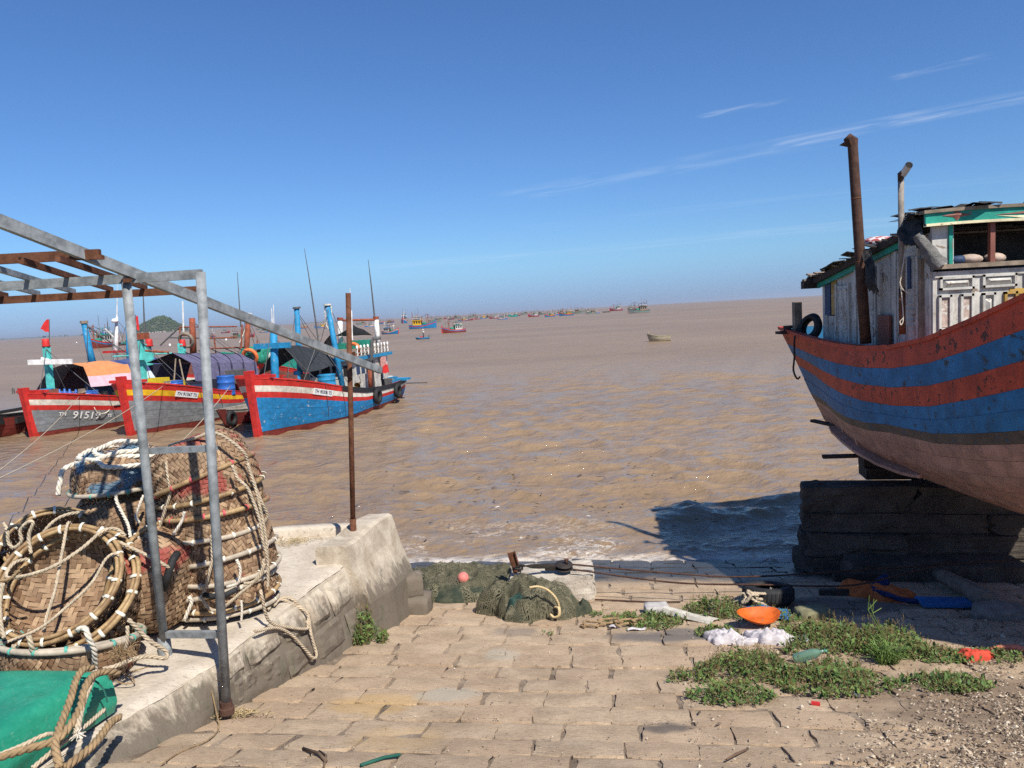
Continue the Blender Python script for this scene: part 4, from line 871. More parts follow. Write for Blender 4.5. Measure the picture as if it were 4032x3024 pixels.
def build_litter():
    RAG = mat('white_rag', (.50, .465, .475), .95, .2, 14, .8, 70); ORG = mat('orange_plastic', (.55, .11, .015), .6, .3, 9, .3, 40, chips=((.30, .16, .08), .12, 8.)); ORC = mat('orange_cloth', (.52, .13, .035), .9, .2, 10, .5, 120); RED = mat('red_cloth', (.50, .06, .035), .9, .2, 10, .4, 100); BLU = mat('blue_sheet', (.02, .13, .33), .6, .2, 8); NAV = mat('navy_cloth', (.015, .03, .10), .9, .2, 8)
    p = gnd(1568, 1388); cloth('rag', p.x, p.y + .1, .23, .16, .14, 4, RAG, 'crumpled white rag with a red spot on the slipway stones', 'rag', .1)
    p = gnd(1668, 1390); cloth('rag', p.x, p.y + .1, .24, .17, .15, 9, RAG, 'crumpled whitish rag in front of the orange bowl', 'rag', -.2)
    p = gnd(1618, 1392); cloth('rag_strip', p.x, p.y + .03, .12, .06, .06, 14, RAG, 'thin white rag strip linking the two rags', 'rag', .1)
    # broken orange bowl: rim tipped up
    p = gnd(1645, 1362); mb = MB(); n = 28
    def bowl(i, j):
        a = 2 * math.pi * i; r_ = .25 * (1 - .32 * j * j); return Vector((r_ * math.cos(a) * 1.0, r_ * .62 * math.sin(a), -.10 * math.sin(j * math.pi / 2) + .03 * math.sin(a + .6) + .02 * math.sin(a * 3)))
    mb.grid(lambda i, j: Vector((.27 * j * math.cos(6.2832 * i) * (1 + .1 * math.sin(12.566 * i)), .17 * j * math.sin(6.2832 * i), .10 * j ** 2.4 + .025 * j * math.sin(6.2832 * i * 2 + 1))), n, 8)
    b = mb.build('plastic_bowl', ORG, None, True, label='broken bright orange plastic bowl lying among the weeds', cat='bowl'); b.location = p + Vector((0, .16, .05)); b.rotation_euler = (.22, .1, .1)
    p = gnd(1655, 1342); MB().grid(lambda i, j: Vector(((i - .5) * .5, (j - .5) * .3, .03 * math.sin(i * 5) + .02 * j)), 10, 5).build('plastic_sheet', BLU, None, True, label='flat blue plastic sheet behind the orange bowl', cat='sheet', M=Matrix.Translation(p + Vector((.08, .12, .05))) @ Matrix.Rotation(-.1, 4, 'Z'))
    # bent pale board
    p0, p1 = gnd(1440, 1328) + Vector((0, 0, .07)), gnd(1545, 1345) + Vector((0, 0, .03)); d = (p1 - p0).normalized(); s = Vector((-d.y, d.x, 0)); mb = MB(); prof = ((-.10, .0), (-.07, .06), (-.01, .075), (.05, .03), (.10, .02)); V = []
    for k in range(5):
        for a, h in prof: V.append(p0.lerp(p1, k / 4) + s * a + Vector((0, 0, h * (1 - .6 * k / 4) - .02)))
    mb.add(V, [(k * 5 + a, k * 5 + a + 1, (k + 1) * 5 + a + 1, (k + 1) * 5 + a) for k in range(4) for a in range(4)]).build('bent_board', mat('pale_board', (.50, .47, .40), .7, .2, 8), None, label='bent pale trough-like board lying in the weeds', cat='board')
    rough_block((.3, .22, .14), 77).build('stone', mat('grey_stone', (.42, .40, .38), .9, .2, 9), None, True, label='grey rounded stone at the end of the bent board', cat='stone', M=Matrix.Translation(gnd(1420, 1328) + Vector((0, .05, .05))))
    rough_block((.42, .26, .16), 78).build('stone', mat('mossy_stone', (.20, .19, .11), .9, .3, 9), None, True, label='brownish stone in the weeds by the old tyre', cat='stone', M=Matrix.Translation(gnd(1762, 1338) + Vector((0, .05, .04))))
    # old tyre and rope knot
    tc = gnd(1672, 1312) + Vector((0, .22, .11)); mb = MB(); prof = [(.20, -.10), (.29, -.105), (.325, -.07), (.33, 0), (.325, .07), (.29, .105), (.20, .10), (.185, .06), (.27, .03), (.28, 0), (.27, -.03), (.185, -.06), (.20, -.10)]
    ty = mb.lathe(prof, 40).build('tyre', M_RUBBER, None, True, label='old black car tyre lying flat in the shade edge', cat='tyre'); ty.location = tc; ty.rotation_euler = (-.14, .03, 0)
    tr = MB()
    for k in range(40):
        a = 2 * math.pi * k / 40; tr.box((.328 * math.cos(a), .328 * math.sin(a), 0), (.012, .026, .11), Matrix.Rotation(a, 3, 'Z'))
    tr.build('tread', M_RUBBER, ty, kind='stuff')
    zz = lambda x, y: ((2350 + x / 2.4578) / 1.82278, (2250 + y / 2.4578) / 1.82278)
    kn = empty('knotted_rope', tc, 0, 'knotted tan rope with a frayed end hooked over the old tyre', 'rope')
    for pts in ([(1280, 310, 9.7), (1400, 280, 9.6), (1450, 220, 9.55), (1520, 210, 9.5), (1600, 215, 9.6), (1690, 210, 9.7)], [(1700, 390, 9.35), (1620, 320, 9.4), (1520, 280, 9.42), (1460, 200, 9.45), (1480, 195, 9.5), (1540, 260, 9.5), (1600, 270, 9.5)], [(1370, 240, 9.55), (1420, 215, 9.5), (1440, 260, 9.45), (1400, 310, 9.45), (1450, 290, 9.4), (1500, 225, 9.4), (1560, 230, 9.45)]):
        rope_mb([p - tc for p in rp(zz, pts)], .02, n=5).build('strand', M_ROPE, kn, True)
    mb = MB(); rnd = random.Random(5); q = at(*zz(1670, 215), 9.7) - tc
    for k in range(40): d = Vector((rnd.uniform(.2, 1), rnd.gauss(0, .5), rnd.gauss(0, .5))).normalized() * rnd.uniform(.04, .09); mb.tube([q, q + d], .0028, 3, False)
    mb.build('frayed_end', M_ROPEW, kn)
    p = gnd(1282, 1357); pts = [p + Vector((.05 * k + jit(.06), jit(.06), .02 + .02 * random.random())) for k in range(-3, 12)]
    rope_mb(pts + [q + Vector((jit(.06), .05, .03)) for q in pts[::-1]], .016, n=4).build('old_rope', M_ROPEB, None, True, label='tangle of old brown rope on the slipway near the net bundle', cat='rope')
    for X, Y, ln, a, lab in ((1375, 1362, .22, .1, 'larger white scrap of plastic beside the tangle of old rope'), (1330, 1357, .14, -.2, 'small white scrap of plastic at the tangle of old rope')):
        MB().grid(lambda i, j: Vector(((i - .5) * ln, (j - .5) * .05, .012 * math.sin(i * 6) + .02 * (1 - abs(j * 2 - 1)))), 8, 3).build('plastic_scrap', RAG, None, True, label=lab, cat='scrap', M=Matrix.Translation(gnd(X, Y) + Vector((0, 0, .02))) @ Matrix.Rotation(a, 4, 'Z'))
    # in the boat's shade: orange life jackets, log, blue board, rubble
    p = gnd(1858, 1287); cloth('life_jacket', p.x, p.y + .12, .28, .2, .2, 17, ORC, 'crumpled orange life jacket in the boat shade, left of the blue strap', 'life jacket', .1)
    p = gnd(1930, 1298); cloth('life_jacket', p.x, p.y + .18, .42, .2, .17, 23, ORC, 'flattened orange life jacket with navy straps in the boat shade', 'life jacket', -.25)
    rope_mb([gnd(1880, 1285) + Vector((0, 0, .12)), gnd(1900, 1296) + Vector((0, 0, .11)), gnd(1950, 1307) + Vector((0, 0, .07)), gnd(1985, 1307) + Vector((0, 0, .05))], .035, n=6, pitch=20).build('strap', NAV, None, True, label='thick navy strap lying across the flattened life jacket', cat='strap')
    p = gnd(1905, 1268); cloth('navy_cloth', p.x, p.y, .1, .1, .2, 29, NAV, 'dark navy cloth scrap behind the life jackets', 'cloth')
    a, b_ = gnd(2032, 1262) + Vector((0, .05, .14)), gnd(2135, 1318) + Vector((0, 0, .12)); path = [a.lerp(b_, k / 6) + Vector((jit(.015), jit(.015), jit(.01))) for k in range(7)]
    lg = MB().tube(path, [.085, .1, .105, .11, .115, .12, .125], 12).build('log', mat('grey_log', (.20, .16, .125), .9, .25, 9, .6, 30), None, True, label='thick grey driftwood log in the shade under the boat', cat='log')
    MB().lathe([(0, .0), (.1, .004)], 12, Matrix.Translation(b_ + (b_ - a).normalized() * .006) @ (b_ - a).to_track_quat('Z', 'Y').to_matrix().to_4x4()).build('cut_end', mat('log_end', (.26, .19, .13), .9), lg)
    p = gnd(2040, 1313); MB().box((0, 0, 0), (.62, .3, .03)).build('blue_board', BLU, None, label='blue board lying flat beside the log', cat='board', M=Matrix.Translation(p + Vector((.05, .08, .04))) @ Matrix.Rotation(-.12, 4, 'Z') @ Matrix.Rotation(.03, 4, 'Y'))
    p = gnd(2165, 1335); rough_block((.55, .35, .2), 91, 6, .1, .3).build('rubble_lump', mat('rubble', (.22, .195, .165), .95, .25, 8, .8, 30), None, True, label='low lump of grey rubble past the blue board', cat='rubble', M=Matrix.Translation(p + Vector((0, .05, .03))))
    # bottle, cup, red rag, small bits
    BOT = NT('green_bottle'); BOT.done((.25, .45, .33), .25, None, 0, .5); BOT.b.inputs['Transmission Weight'].default_value = .55
    p = gnd(1762, 1438); bt = MB().lathe([(0, -.15), (.045, -.15), (.05, -.13), (.05, .05), (.035, .10), (.016, .13), (.016, .16), (0, .16)], 18).build('bottle', BOT.m, None, True, label='crushed pale green plastic bottle lying in the lower weeds', cat='bottle'); bt.location = p + Vector((-.05, .05, .09)); bt.rotation_euler = (1.1, .4, .9)
    MB().lathe([(0, .16), (.018, .16), (.018, .185), (0, .185)], 12).build('cap', LASH['green'], bt, True)
    CUP = NT('clear_cup'); CUP.done((.62, .72, .75), .2, None, 0, .5); CUP.b.inputs['Transmission Weight'].default_value = .6
    p = gnd(1722, 1386); cp = MB().lathe([(0, 0), (.03, 0), (.042, .11), (.045, .11)], 16).build('plastic_cup', CUP.m, None, True, label='clear plastic cup lying in the weeds beside the rags', cat='cup'); cp.location = p + Vector((0, 0, .05)); cp.rotation_euler = (1.4, .2, .8)
    p = gnd(2112, 1428); cloth('red_rag', p.x, p.y + .08, .19, .11, .10, 41, RED, 'bright red rag in the weeds near the shade edge', 'rag', .3)
    a = gnd(2140, 1412); MB().tube([a + Vector((0, 0, .05)), a + Vector((.12, .02, .06)), a + Vector((.26, .0, .05)), a + Vector((.36, -.06, .03))], [.012, .02, .034, .03], 10).build('broken_scoop', mat('salmon_plastic', (.72, .22, .13), .45), None, True, label='salmon pink plastic scoop beside the red rag', cat='scoop')
    p = gnd(1668, 1540); MB().lathe([(0, 0), (.03, 0), (.032, .04), (.028, .045), (.02, .02)], 14).build('small_cup', mat('grey_cap', (.16, .17, .18), .5), None, True, label='tiny grey plastic cup on the stones right of the lower weeds', cat='cup', M=Matrix.Translation(gnd(1850, 1505)))
    MB().box((0, 0, 0), (.07, .035, .02)).build('red_scrap', mat('red_plastic', (.5, .03, .03), .45), None, label='tiny red plastic scrap below the lower weeds', cat='scrap', M=Matrix.Translation(gnd(1762, 1523) + Vector((0, 0, .015))) @ Matrix.Rotation(-.4, 4, 'Z'))
    MB().tube([gnd(1570, 1645) + Vector((0, 0, .015)), gnd(1590, 1635) + Vector((0, 0, .02)), gnd(1616, 1622) + Vector((0, 0, .015))], [.006, .009, .007], 6).build('twig', mat('twig', (.14, .085, .055), .9), None, True, label='short brown twig on the bare stones', cat='twig')
    MB().tube([gnd(780, 1659) + Vector((0, 0, .02)), gnd(830, 1642) + Vector((0, 0, .02)), gnd(865, 1636) + Vector((0, 0, .02))], .012, 6).build('green_cord', mat('green_cord', (.02, .11, .08), .8), None, True, label='short dark green cord on the near stones', cat='cord')
    MB().tube([gnd(655, 1620) + Vector((0, 0, .01)), gnd(690, 1636) + Vector((0, 0, .03)), gnd(705, 1650) + Vector((0, 0, .02))], .012, 6).tube([gnd(700, 1660) + Vector((0, 0, .01)), gnd(705, 1640) + Vector((0, 0, .03)), gnd(690, 1628) + Vector((0, 0, .02))], .008, 6).build('dry_root', mat('dry_root', (.13, .09, .06), .9), None, True, label='crooked dry root on the near stones beside the yellow stain', cat='root')
    MB().tube([gnd(700, 1420) + Vector((0, 0, .0)), gnd(712, 1395) + Vector((0, 0, .12)), gnd(718, 1400) + Vector((0, 0, .06)), gnd(706, 1412) + Vector((0, 0, .1))], .006, 5).build('bent_wire', M_RUSTD, None, True, label='bent rusty wire at the foot of the quay wall', cat='wire')
build_litter()

# --- weeds and shell litter
def leaf_mat(name, c1, c2):
    t = NT(name); g = t.N.new('ShaderNodeNewGeometry'); v = t.vec('World'); n = t.noise(v, 4, 3, .5)
    c = t.mix(g.outputs['Random Per Island'], c1, c2); c = t.mix(t.math('MULTIPLY', t.ramp(n, .5, .7), .5), c, mul(c2, 1.3)); t.done(c, .6, None, 0, .3)
    t.b.inputs['Subsurface Weight'].default_value = 0; return t.m
M_LEAF = leaf_mat('weed_leaf', (.045, .095, .024), (.135, .20, .05)); M_LEAFD = leaf_mat('weed_dry', (.10, .085, .035), (.19, .13, .06)); M_GRASS = leaf_mat('grass_blade', (.075, .14, .028), (.15, .22, .06))
def weeds(name, blobs, seed, label, dens=3200, m2=True, stems=True):
    rnd = random.Random(seed); mb = MB()
    for (x, y, rx, ry, h, k) in blobs:
        for q in range(int(dens * k * rx * ry * 3.14)):
            a = rnd.uniform(0, 6.283); r_ = math.sqrt(rnd.random()); e = 1 - r_; X, Y = x + r_ * rx * math.cos(a), y + r_ * ry * math.sin(a)
            if fbm(X * 3, Y * 3, seed) < -.28 and rnd.random() < .8: continue
            hh = 1.35 * h * (.25 + .75 * min(1, e * 2.2)) * (.6 + .8 * abs(fbm(X * 4, Y * 4, 5))) ; z = gz(X, Y) + hh * rnd.random() ** .7
            s = rnd.uniform(.010, .024) if rnd.random() < .9 else rnd.uniform(.026, .04); d = Vector((rnd.gauss(0, 1), rnd.gauss(0, 1), rnd.gauss(.5, .5))).normalized(); n = Vector((rnd.gauss(0, .5), rnd.gauss(0, .5), 1)).normalized(); w = d.cross(n).normalized(); p = Vector((X, Y, z)); mi = 1 if (m2 and rnd.random() < .12) else 0
            mb.add([p, p + d * s + w * s * .55 + n * .003, p + d * s * 2, p + d * s - w * s * .55 + n * .003], [(0, 1, 2, 3)], mi)
            if rnd.random() < .035:
                b0 = Vector((X, Y, gz(X, Y))); t = b0 + Vector((jit(.06), jit(.06), rnd.uniform(.08, .2) * (.5 + h * 3))); w = Vector((.0035, 0, 0)); m_ = b0.lerp(t, .6) + Vector((0, 0, .01)); mb.add([b0 - w, b0 + w, m_ + w, m_ - w, t + Vector((jit(.05), jit(.03), -.01))], [(0, 1, 2, 3), (3, 2, 4)], 0 if rnd.random() < .6 else 1)
            if stems and rnd.random() < .13:
                t = Vector((X + jit(.03), Y + jit(.03), gz(X, Y) + hh * rnd.uniform(.9, 1.5))); b0 = Vector((X, Y, gz(X, Y))); w = Vector((.003, 0, 0)); mb.add([b0 - w, b0 + w, t], [(0, 1, 2)], 1)
                for c in range(4): q2 = t + Vector((jit(.008), jit(.008), -.012 * c)); mb.add([q2 - w * 1.5, q2 + Vector((0, 0, .016)), q2 + w * 1.5], [(0, 1, 2)], 1)
    return mb.build(name, [M_LEAF, M_LEAFD], None, label=label, cat='weeds', kind='stuff')
def gb(X0, X1, Y0, Y1, h, k=1.):
    a, b_, c, d = gnd(X0, (Y0 + Y1) / 2), gnd(X1, (Y0 + Y1) / 2), gnd((X0 + X1) / 2, Y0), gnd((X0 + X1) / 2, Y1); m = (a + b_) / 2; return (m.x, (c.y + d.y) / 2, abs(b_.x - a.x) / 2, abs(c.y - d.y) / 2, h, k)
weeds('weed_patch', [gb(1470, 1610, 1312, 1340, .17), gb(1380, 1500, 1322, 1345, .05, .8), gb(1590, 1730, 1325, 1350, .12), gb(1300, 1380, 1328, 1350, .04, .6), gb(1330, 1480, 1338, 1362, .05, .7)], 2, 'scrubby upper weeds growing from the stones behind the bent board')
weeds('weed_patch', [gb(1700, 1900, 1356, 1420, .15), gb(1830, 2000, 1370, 1430, .17), gb(1960, 2080, 1402, 1440, .08), gb(1500, 1600, 1355, 1385, .05, .8), gb(1690, 1790, 1345, 1390, .10), gb(2050, 2215, 1405, 1440, .06, .7)], 3, 'green weeds along the edge of the boat shade')
weeds('weed_patch', [gb(1500, 1720, 1432, 1480, .17), gb(1480, 1680, 1482, 1528, .09), gb(1660, 1930, 1450, 1512, .13), gb(1560, 1700, 1420, 1460, .12), gb(1440, 1540, 1455, 1480, .05, .7), gb(1760, 1860, 1440, 1470, .16, .6)], 4, 'largest bushy weed patch in the middle of the stones')
weeds('weed_patch', [gb(1925, 2150, 1464, 1502, .08)], 5, 'small flat weed patch at the edge of the shell litter')
weeds('weed_tuft', [gb(762, 812, 1360, 1398, .3, 2.2), gb(815, 838, 1378, 1392, .1, 2)], 6, 'leafy green weed growing at the foot of the quay wall', m2=False)
weeds('weed_tuft', [gb(1170, 1195, 1366, 1376, .04, 1), gb(1345, 1368, 1328, 1338, .05, 1), gb(1275, 1300, 1325, 1332, .03, 1), gb(1640, 1665, 1368, 1372, .05, 1), gb(1690, 1725, 1400, 1418, .09, 1)], 7, 'tiny scattered weed sprouts in the stone joints')
def grass_clump():
    rnd = random.Random(12); mb = MB(); c = gnd(1915, 1432)
    for k in range(230):
        a = rnd.uniform(0, 6.283); ln = rnd.uniform(.12, .34); lean = rnd.uniform(.15, 1.1); d = Vector((math.cos(a) * lean, math.sin(a) * lean, 1)).normalized(); b0 = c + Vector((jit(.09), jit(.07), 0)); s = Vector((-d.y, d.x, 0)).normalized() * .0045; m = b0 + d * ln * .6; t = m + (d + Vector((math.cos(a) * .5, math.sin(a) * .5, -.5))) * ln * .4
        mb.add([b0 - s, b0 + s, m + s, m - s, t], [(0, 1, 2, 3), (3, 2, 4)])
    for tip in ((1875, 1318), (1885, 1325)):
        t = at(tip[0], tip[1], c.y + .02); mb.tube([c, c.lerp(t, .5) + Vector((.04, 0, .03)), t], .004, 4, False)
        for q in range(3): mb.tube([t, t + Vector((jit(.12) - .03, 0, .05 + .05 * q))], .004, 4, False)
    mb.build('grass_clump', M_GRASS, None, label='single clump of long grass blades with a forked seed stalk', cat='grass')
grass_clump()
def shells():
    rnd = random.Random(31); mb = MB(); t = NT('shell_litter'); g = t.N.new('ShaderNodeNewGeometry'); r_ = t.N.new('ShaderNodeValToRGB'); e = r_.color_ramp.elements
    e[0].color = (.07, .05, .036, 1); e[1].color = (.56, .48, .37, 1); k = e.new(.35); k.color = (.20, .145, .10, 1); k = e.new(.68); k.color = (.34, .26, .185, 1); k = e.new(.9); k.color = (.52, .44, .33, 1); t.link(g.outputs['Random Per Island'], r_.inputs[0]); t.done(r_.outputs[0], .75, None, 0, .3)
    def shard(x, y, s):
        p = gp(x, y, .006 + .4 * s * rnd.random()); a = rnd.uniform(0, 6.28); n = rnd.randint(4, 5); tl = Vector((jit(.7), jit(.7), 1)).normalized(); u = tl.cross(Vector((math.cos(a), math.sin(a), .1))).normalized(); w = tl.cross(u)
        P = [p + (u * math.cos(6.283 * i / n) + w * math.sin(6.283 * i / n) * rnd.uniform(.4, .9)) * s * rnd.uniform(.6, 1.2) for i in range(n)]; P.append(p + tl * s * .45)
        mb.add(P, [(i, (i + 1) % n, n) for i in range(n)])
    for q in range(26000):
        X, Y = rnd.uniform(1480, 2330), rnd.uniform(1320, 1720)
        # litter thickens to the right, thins out over the open stones
        edge = 2120 - (Y - 1430) * .9 if Y > 1430 else 1560 + abs(Y - 1390) * 1.0; w = 1 / (1 + math.exp(-(X - edge) / 70.)); w = w * (.35 + .65 * (fbm(X * .012, Y * .03) > -.12)); w *= (1 if Y > 1430 else .5)
        if rnd.random() > max(w, .03): continue
        p = gnd(X, Y) if False else None; GP.append((X, Y, rnd.uniform(.005, .017) if rnd.random() < .93 else rnd.uniform(.018, .034)))
    xs = [g_[0] for g_ in GP]
    for X, Y, s in GP:
        p = fast_gnd(X, Y); shard(p[0], p[1], s)
    for q in range(2600):   # grit caught in the joints of the open stones
        X, Y = rnd.uniform(380, 1900), rnd.uniform(1345, 1680); p = fast_gnd(X, Y); row = (sw(p[0], p[1])[0] - 3.9) / .405; fr = row - math.floor(row)
        if (fr > .14 and rnd.random() < .86) or p[0] < lerp_poly(BASE, p[1]) + .03: continue
        shard(p[0], p[1], rnd.uniform(.004, .012))
    mb.build('shell_litter', t.m, None, label='broken shells and grit scattered over the stones', cat='shells', kind='stuff')
GP = []
def fast_gnd(X, Y):
    d = ray(X, Y); lo, hi = 2., 30.
    for k in range(22):
        m = (lo + hi) / 2; p = Vector((0, 0, EYE)) + d * m
        if p.z > gz(p.x, p.y): lo = m
        else: hi = m
    return p
shells()
def floaters():
    rnd = random.Random(44); mb = MB()
    for k in range(420):
        if k < 340: x, y = rnd.gauss(-8.0, 2.2), rnd.gauss(12.6, .9) + .1 * rnd.random()
        else: x, y = rnd.uniform(-4, 4), rnd.uniform(14.5, 24)
        if x > -2.4 and y < 14: continue
        a = rnd.uniform(0, 3.14); ln = rnd.uniform(.02, .09) * (2 if rnd.random() < .1 else 1); d = Vector((math.cos(a), math.sin(a), jit(.1))); s = Vector((-d.y, d.x, 0)) * rnd.uniform(.01, .025); p = Vector((x, y, .075 + jit(.02)))
        mb.add([p - d * ln - s, p + d * ln - s * .6, p + d * ln * .8 + s, p - d * ln + s, p + Vector((0, 0, .02))], [(0, 1, 4), (1, 2, 4), (2, 3, 4), (3, 0, 4)], 0 if rnd.random() < (.7 if k < 340 else .93) else 1)
    mb.build('floating_litter', [mat('wet_twigs', (.07, .05, .035), .7), mat('pale_litter', (.55, .52, .48), .7)], None, label='bits of twig and foam floating on the water by the quay', cat='litter', kind='stuff')
floaters()
def straw(name, X, Y, n, spread, label, on_quay):
    rnd = random.Random(int(X)); mb = MB(); c = atz(X, Y, QZ + .015) if on_quay else gnd(X, Y)
    for k in range(n):
        x, y = c.x + rnd.gauss(0, spread), c.y + rnd.gauss(0, spread * .45); a = rnd.uniform(0, 6.28); l = rnd.uniform(.03, .11); z = (QZ + .02 if on_quay else gz(x, y) + .012) + rnd.random() * .02; d = Vector((math.cos(a) * l, math.sin(a) * l, jit(.02)))
        mb.tube([Vector((x, y, z)) - d * .5, Vector((x, y, z + .008)), Vector((x, y, z)) + d * .5], .0028, 3, False)
    mb.build(name, mat('dry_straw', (.38, .29, .15), .9, .3, 9), None, label=label, cat='straw', kind='stuff')
straw('dry_straw', 505, 1545, 160, .13, 'dry straw caught at the foot of the frame post', False); straw('dry_straw', 625, 1172, 160, .22, 'dry leaves and straw swept against the quay kerb', True)
# ================================================================ BEACHED BOAT
def worn(name, col, chip, amt=.13, cs=5., streak=None, rough=.6, var=.25, **k): return mat(name, col, rough, var, 3.5, .35, 38, chips=(chip, amt, cs), streak=streak, **k)
M_HRED = worn('hull_red', (.50, .070, .032), (.09, .03, .022), .17, 7., ((.16, .04, .03), .7)); M_HBLU = worn('hull_blue', (.024, .16, .335), (.045, .055, .07), .15, 6., ((.06, .075, .08), .55)); M_HPNK = worn('hull_antifouling', (.44, .235, .165), (.33, .18, .13), .16, 3., ((.22, .14, .11), .6))
M_TIDE = worn('tide_stain', (.12, .085, .06), (.05, .08, .11), .16, 5., ((.06, .05, .04), .6)); M_DARKW = mat('dark_wood', (.05, .038, .03), .85, .35, 6, .5, 40); M_WOOD = mat('grey_wood', (.24, .19, .14), .85, .3, 5, .5, 40, grain=(1, 1, 1)); M_CAULK = mat('dark_seam', (.02, .018, .017), .9)
M_WHITE = worn('white_grey_paint', (.48, .47, .43), (.24, .19, .14), .15, 6., ((.26, .18, .10), .5)); M_TEAL = worn('green_teal_paint', (.02, .27, .20), (.16, .15, .11), .15, 6.); M_CREAM = worn('cream_paint', (.66, .59, .38), (.3, .24, .16), .12, 7.); M_OCHRE = worn('ochre_paint', (.40, .25, .06), (.4, .38, .34), .12, 6.); M_MAROON = worn('maroon_paint', (.20, .075, .055), (.3, .25, .2), .1, 6.); M_NAVYP = worn('navy_paint', (.03, .06, .13), (.1, .1, .1), .08)
M_FELT = mat('tar_felt', (.045, .044, .043), .9, .4, 9, .9, 25, bdist=.02); M_FELTG = mat('grey_felt', (.16, .155, .145), .9, .3, 9, .9, 30, bdist=.02)
class Hull:
    """sections along the length: x station -> half breadth, sheer height, bottom height and section shape"""
    def __init__(s, xs, b, zt, zb, wb, ws_, rake=0., xr=2.): s.xs, s.b, s.zt, s.zb, s.wb, s.ws, s.rake, s.xr = xs, b, zt, zb, wb, ws_, rake, xr
    SM = ([0, .2, .4, .6, .75, .87, .95, 1], [1, 1, .985, .94, .86, .7, .45, .0]); SS = ([0, .33, .64, .9, .97, 1], [1, .8, .634, .48, .38, .0]); SB = ([0, .15, .35, .6, .85, 1], [1, .86, .66, .42, .18, .04])
    def at(s, a, x): return float(np.interp(x, s.xs, a))
    def sheer(s, x): return s.at(s.zt, x)
    def P(s, x, d, side, off=0.):
        zt, zb, b = s.at(s.zt, x), s.at(s.zb, x), s.at(s.b, x); k = min(1, max(0, d / (zt - zb))); wb, w2 = s.at(s.wb, x), s.at(s.ws, x)
        sh = (1 - wb - w2) * np.interp(k, *s.SM) + wb * np.interp(k, *s.SB) + w2 * np.interp(k, *s.SS); z = zt - d
        xx = x - s.rake * max(0, z) / s.zt[0] * max(0, 1 - x / s.xr) ** 1.5
        up = 0
        if k > .8: up = off * (k - .8) / .2 * .9
        return Vector((xx, side * (b * sh + off * (1 if k < .97 else .4)), z - up))
    def strake(s, d0, d1, side, off, x0, x1, nu=44, nv=3, edge=.012):
        mb = MB()
        def f(i, j):
            x = x0 + (x1 - x0) * i; a, c = d0(x), d1(x)
            if j < 0: return s.P(x, a, side, -.03)
            return s.P(x, a + (c - a) * j, side, off)
        rows = [(0, -.02), (0, off)] + [(j / nv, off) for j in range(nv + 1)] + [(1, off), (1, -.02)]
        V = []
        for jj, of in rows:
            for i in range(nu + 1):
                x = x0 + (x1 - x0) * i / nu; a, c = d0(x), d1(x); g_ = .0012; V.append(s.P(x, a + g_ + (c - a - 2 * g_) * min(1, max(0, jj)), side, of))
        n = nu + 1; F = [(j * n + i, j * n + i + 1, (j + 1) * n + i + 1, (j + 1) * n + i) for j in range(len(rows) - 1) if j not in (1, len(rows) - 3) for i in range(nu)]
        if side > 0: F = [q[::-1] for q in F]
        return mb.add(V, F)
    def shell(s, x0, x1, top=.01, nu=44, nv=14):
        mb = MB()
        for side in (-1, 1):
            mb.grid(lambda i, j: s.P(x0 + (x1 - x0) * i, top + (s.at(s.zt, x0 + (x1 - x0) * i) - s.at(s.zb, x0 + (x1 - x0) * i) - top) * j, side, -.025), nu, nv)
        return mb
    def deck(s, drop, x0, x1, nu=36):
        return MB().grid(lambda i, j: Vector((lambda p: (p.x, p.y * (2 * j - 1), p.z + .04 * (1 - (2 * j - 1) ** 2)))(s.P(x0 + (x1 - x0) * i, drop, 1, -.02))), nu, 6)
    def section_cap(s, x):
        P = [s.P(x, (s.sheer(x) - s.at(s.zb, x)) * k / 14, 1, -.01) for k in range(15)]; Q = [Vector((p.x, -p.y, p.z)) for p in P[::-1]]; return MB().add(P + Q, [tuple(range(30))])
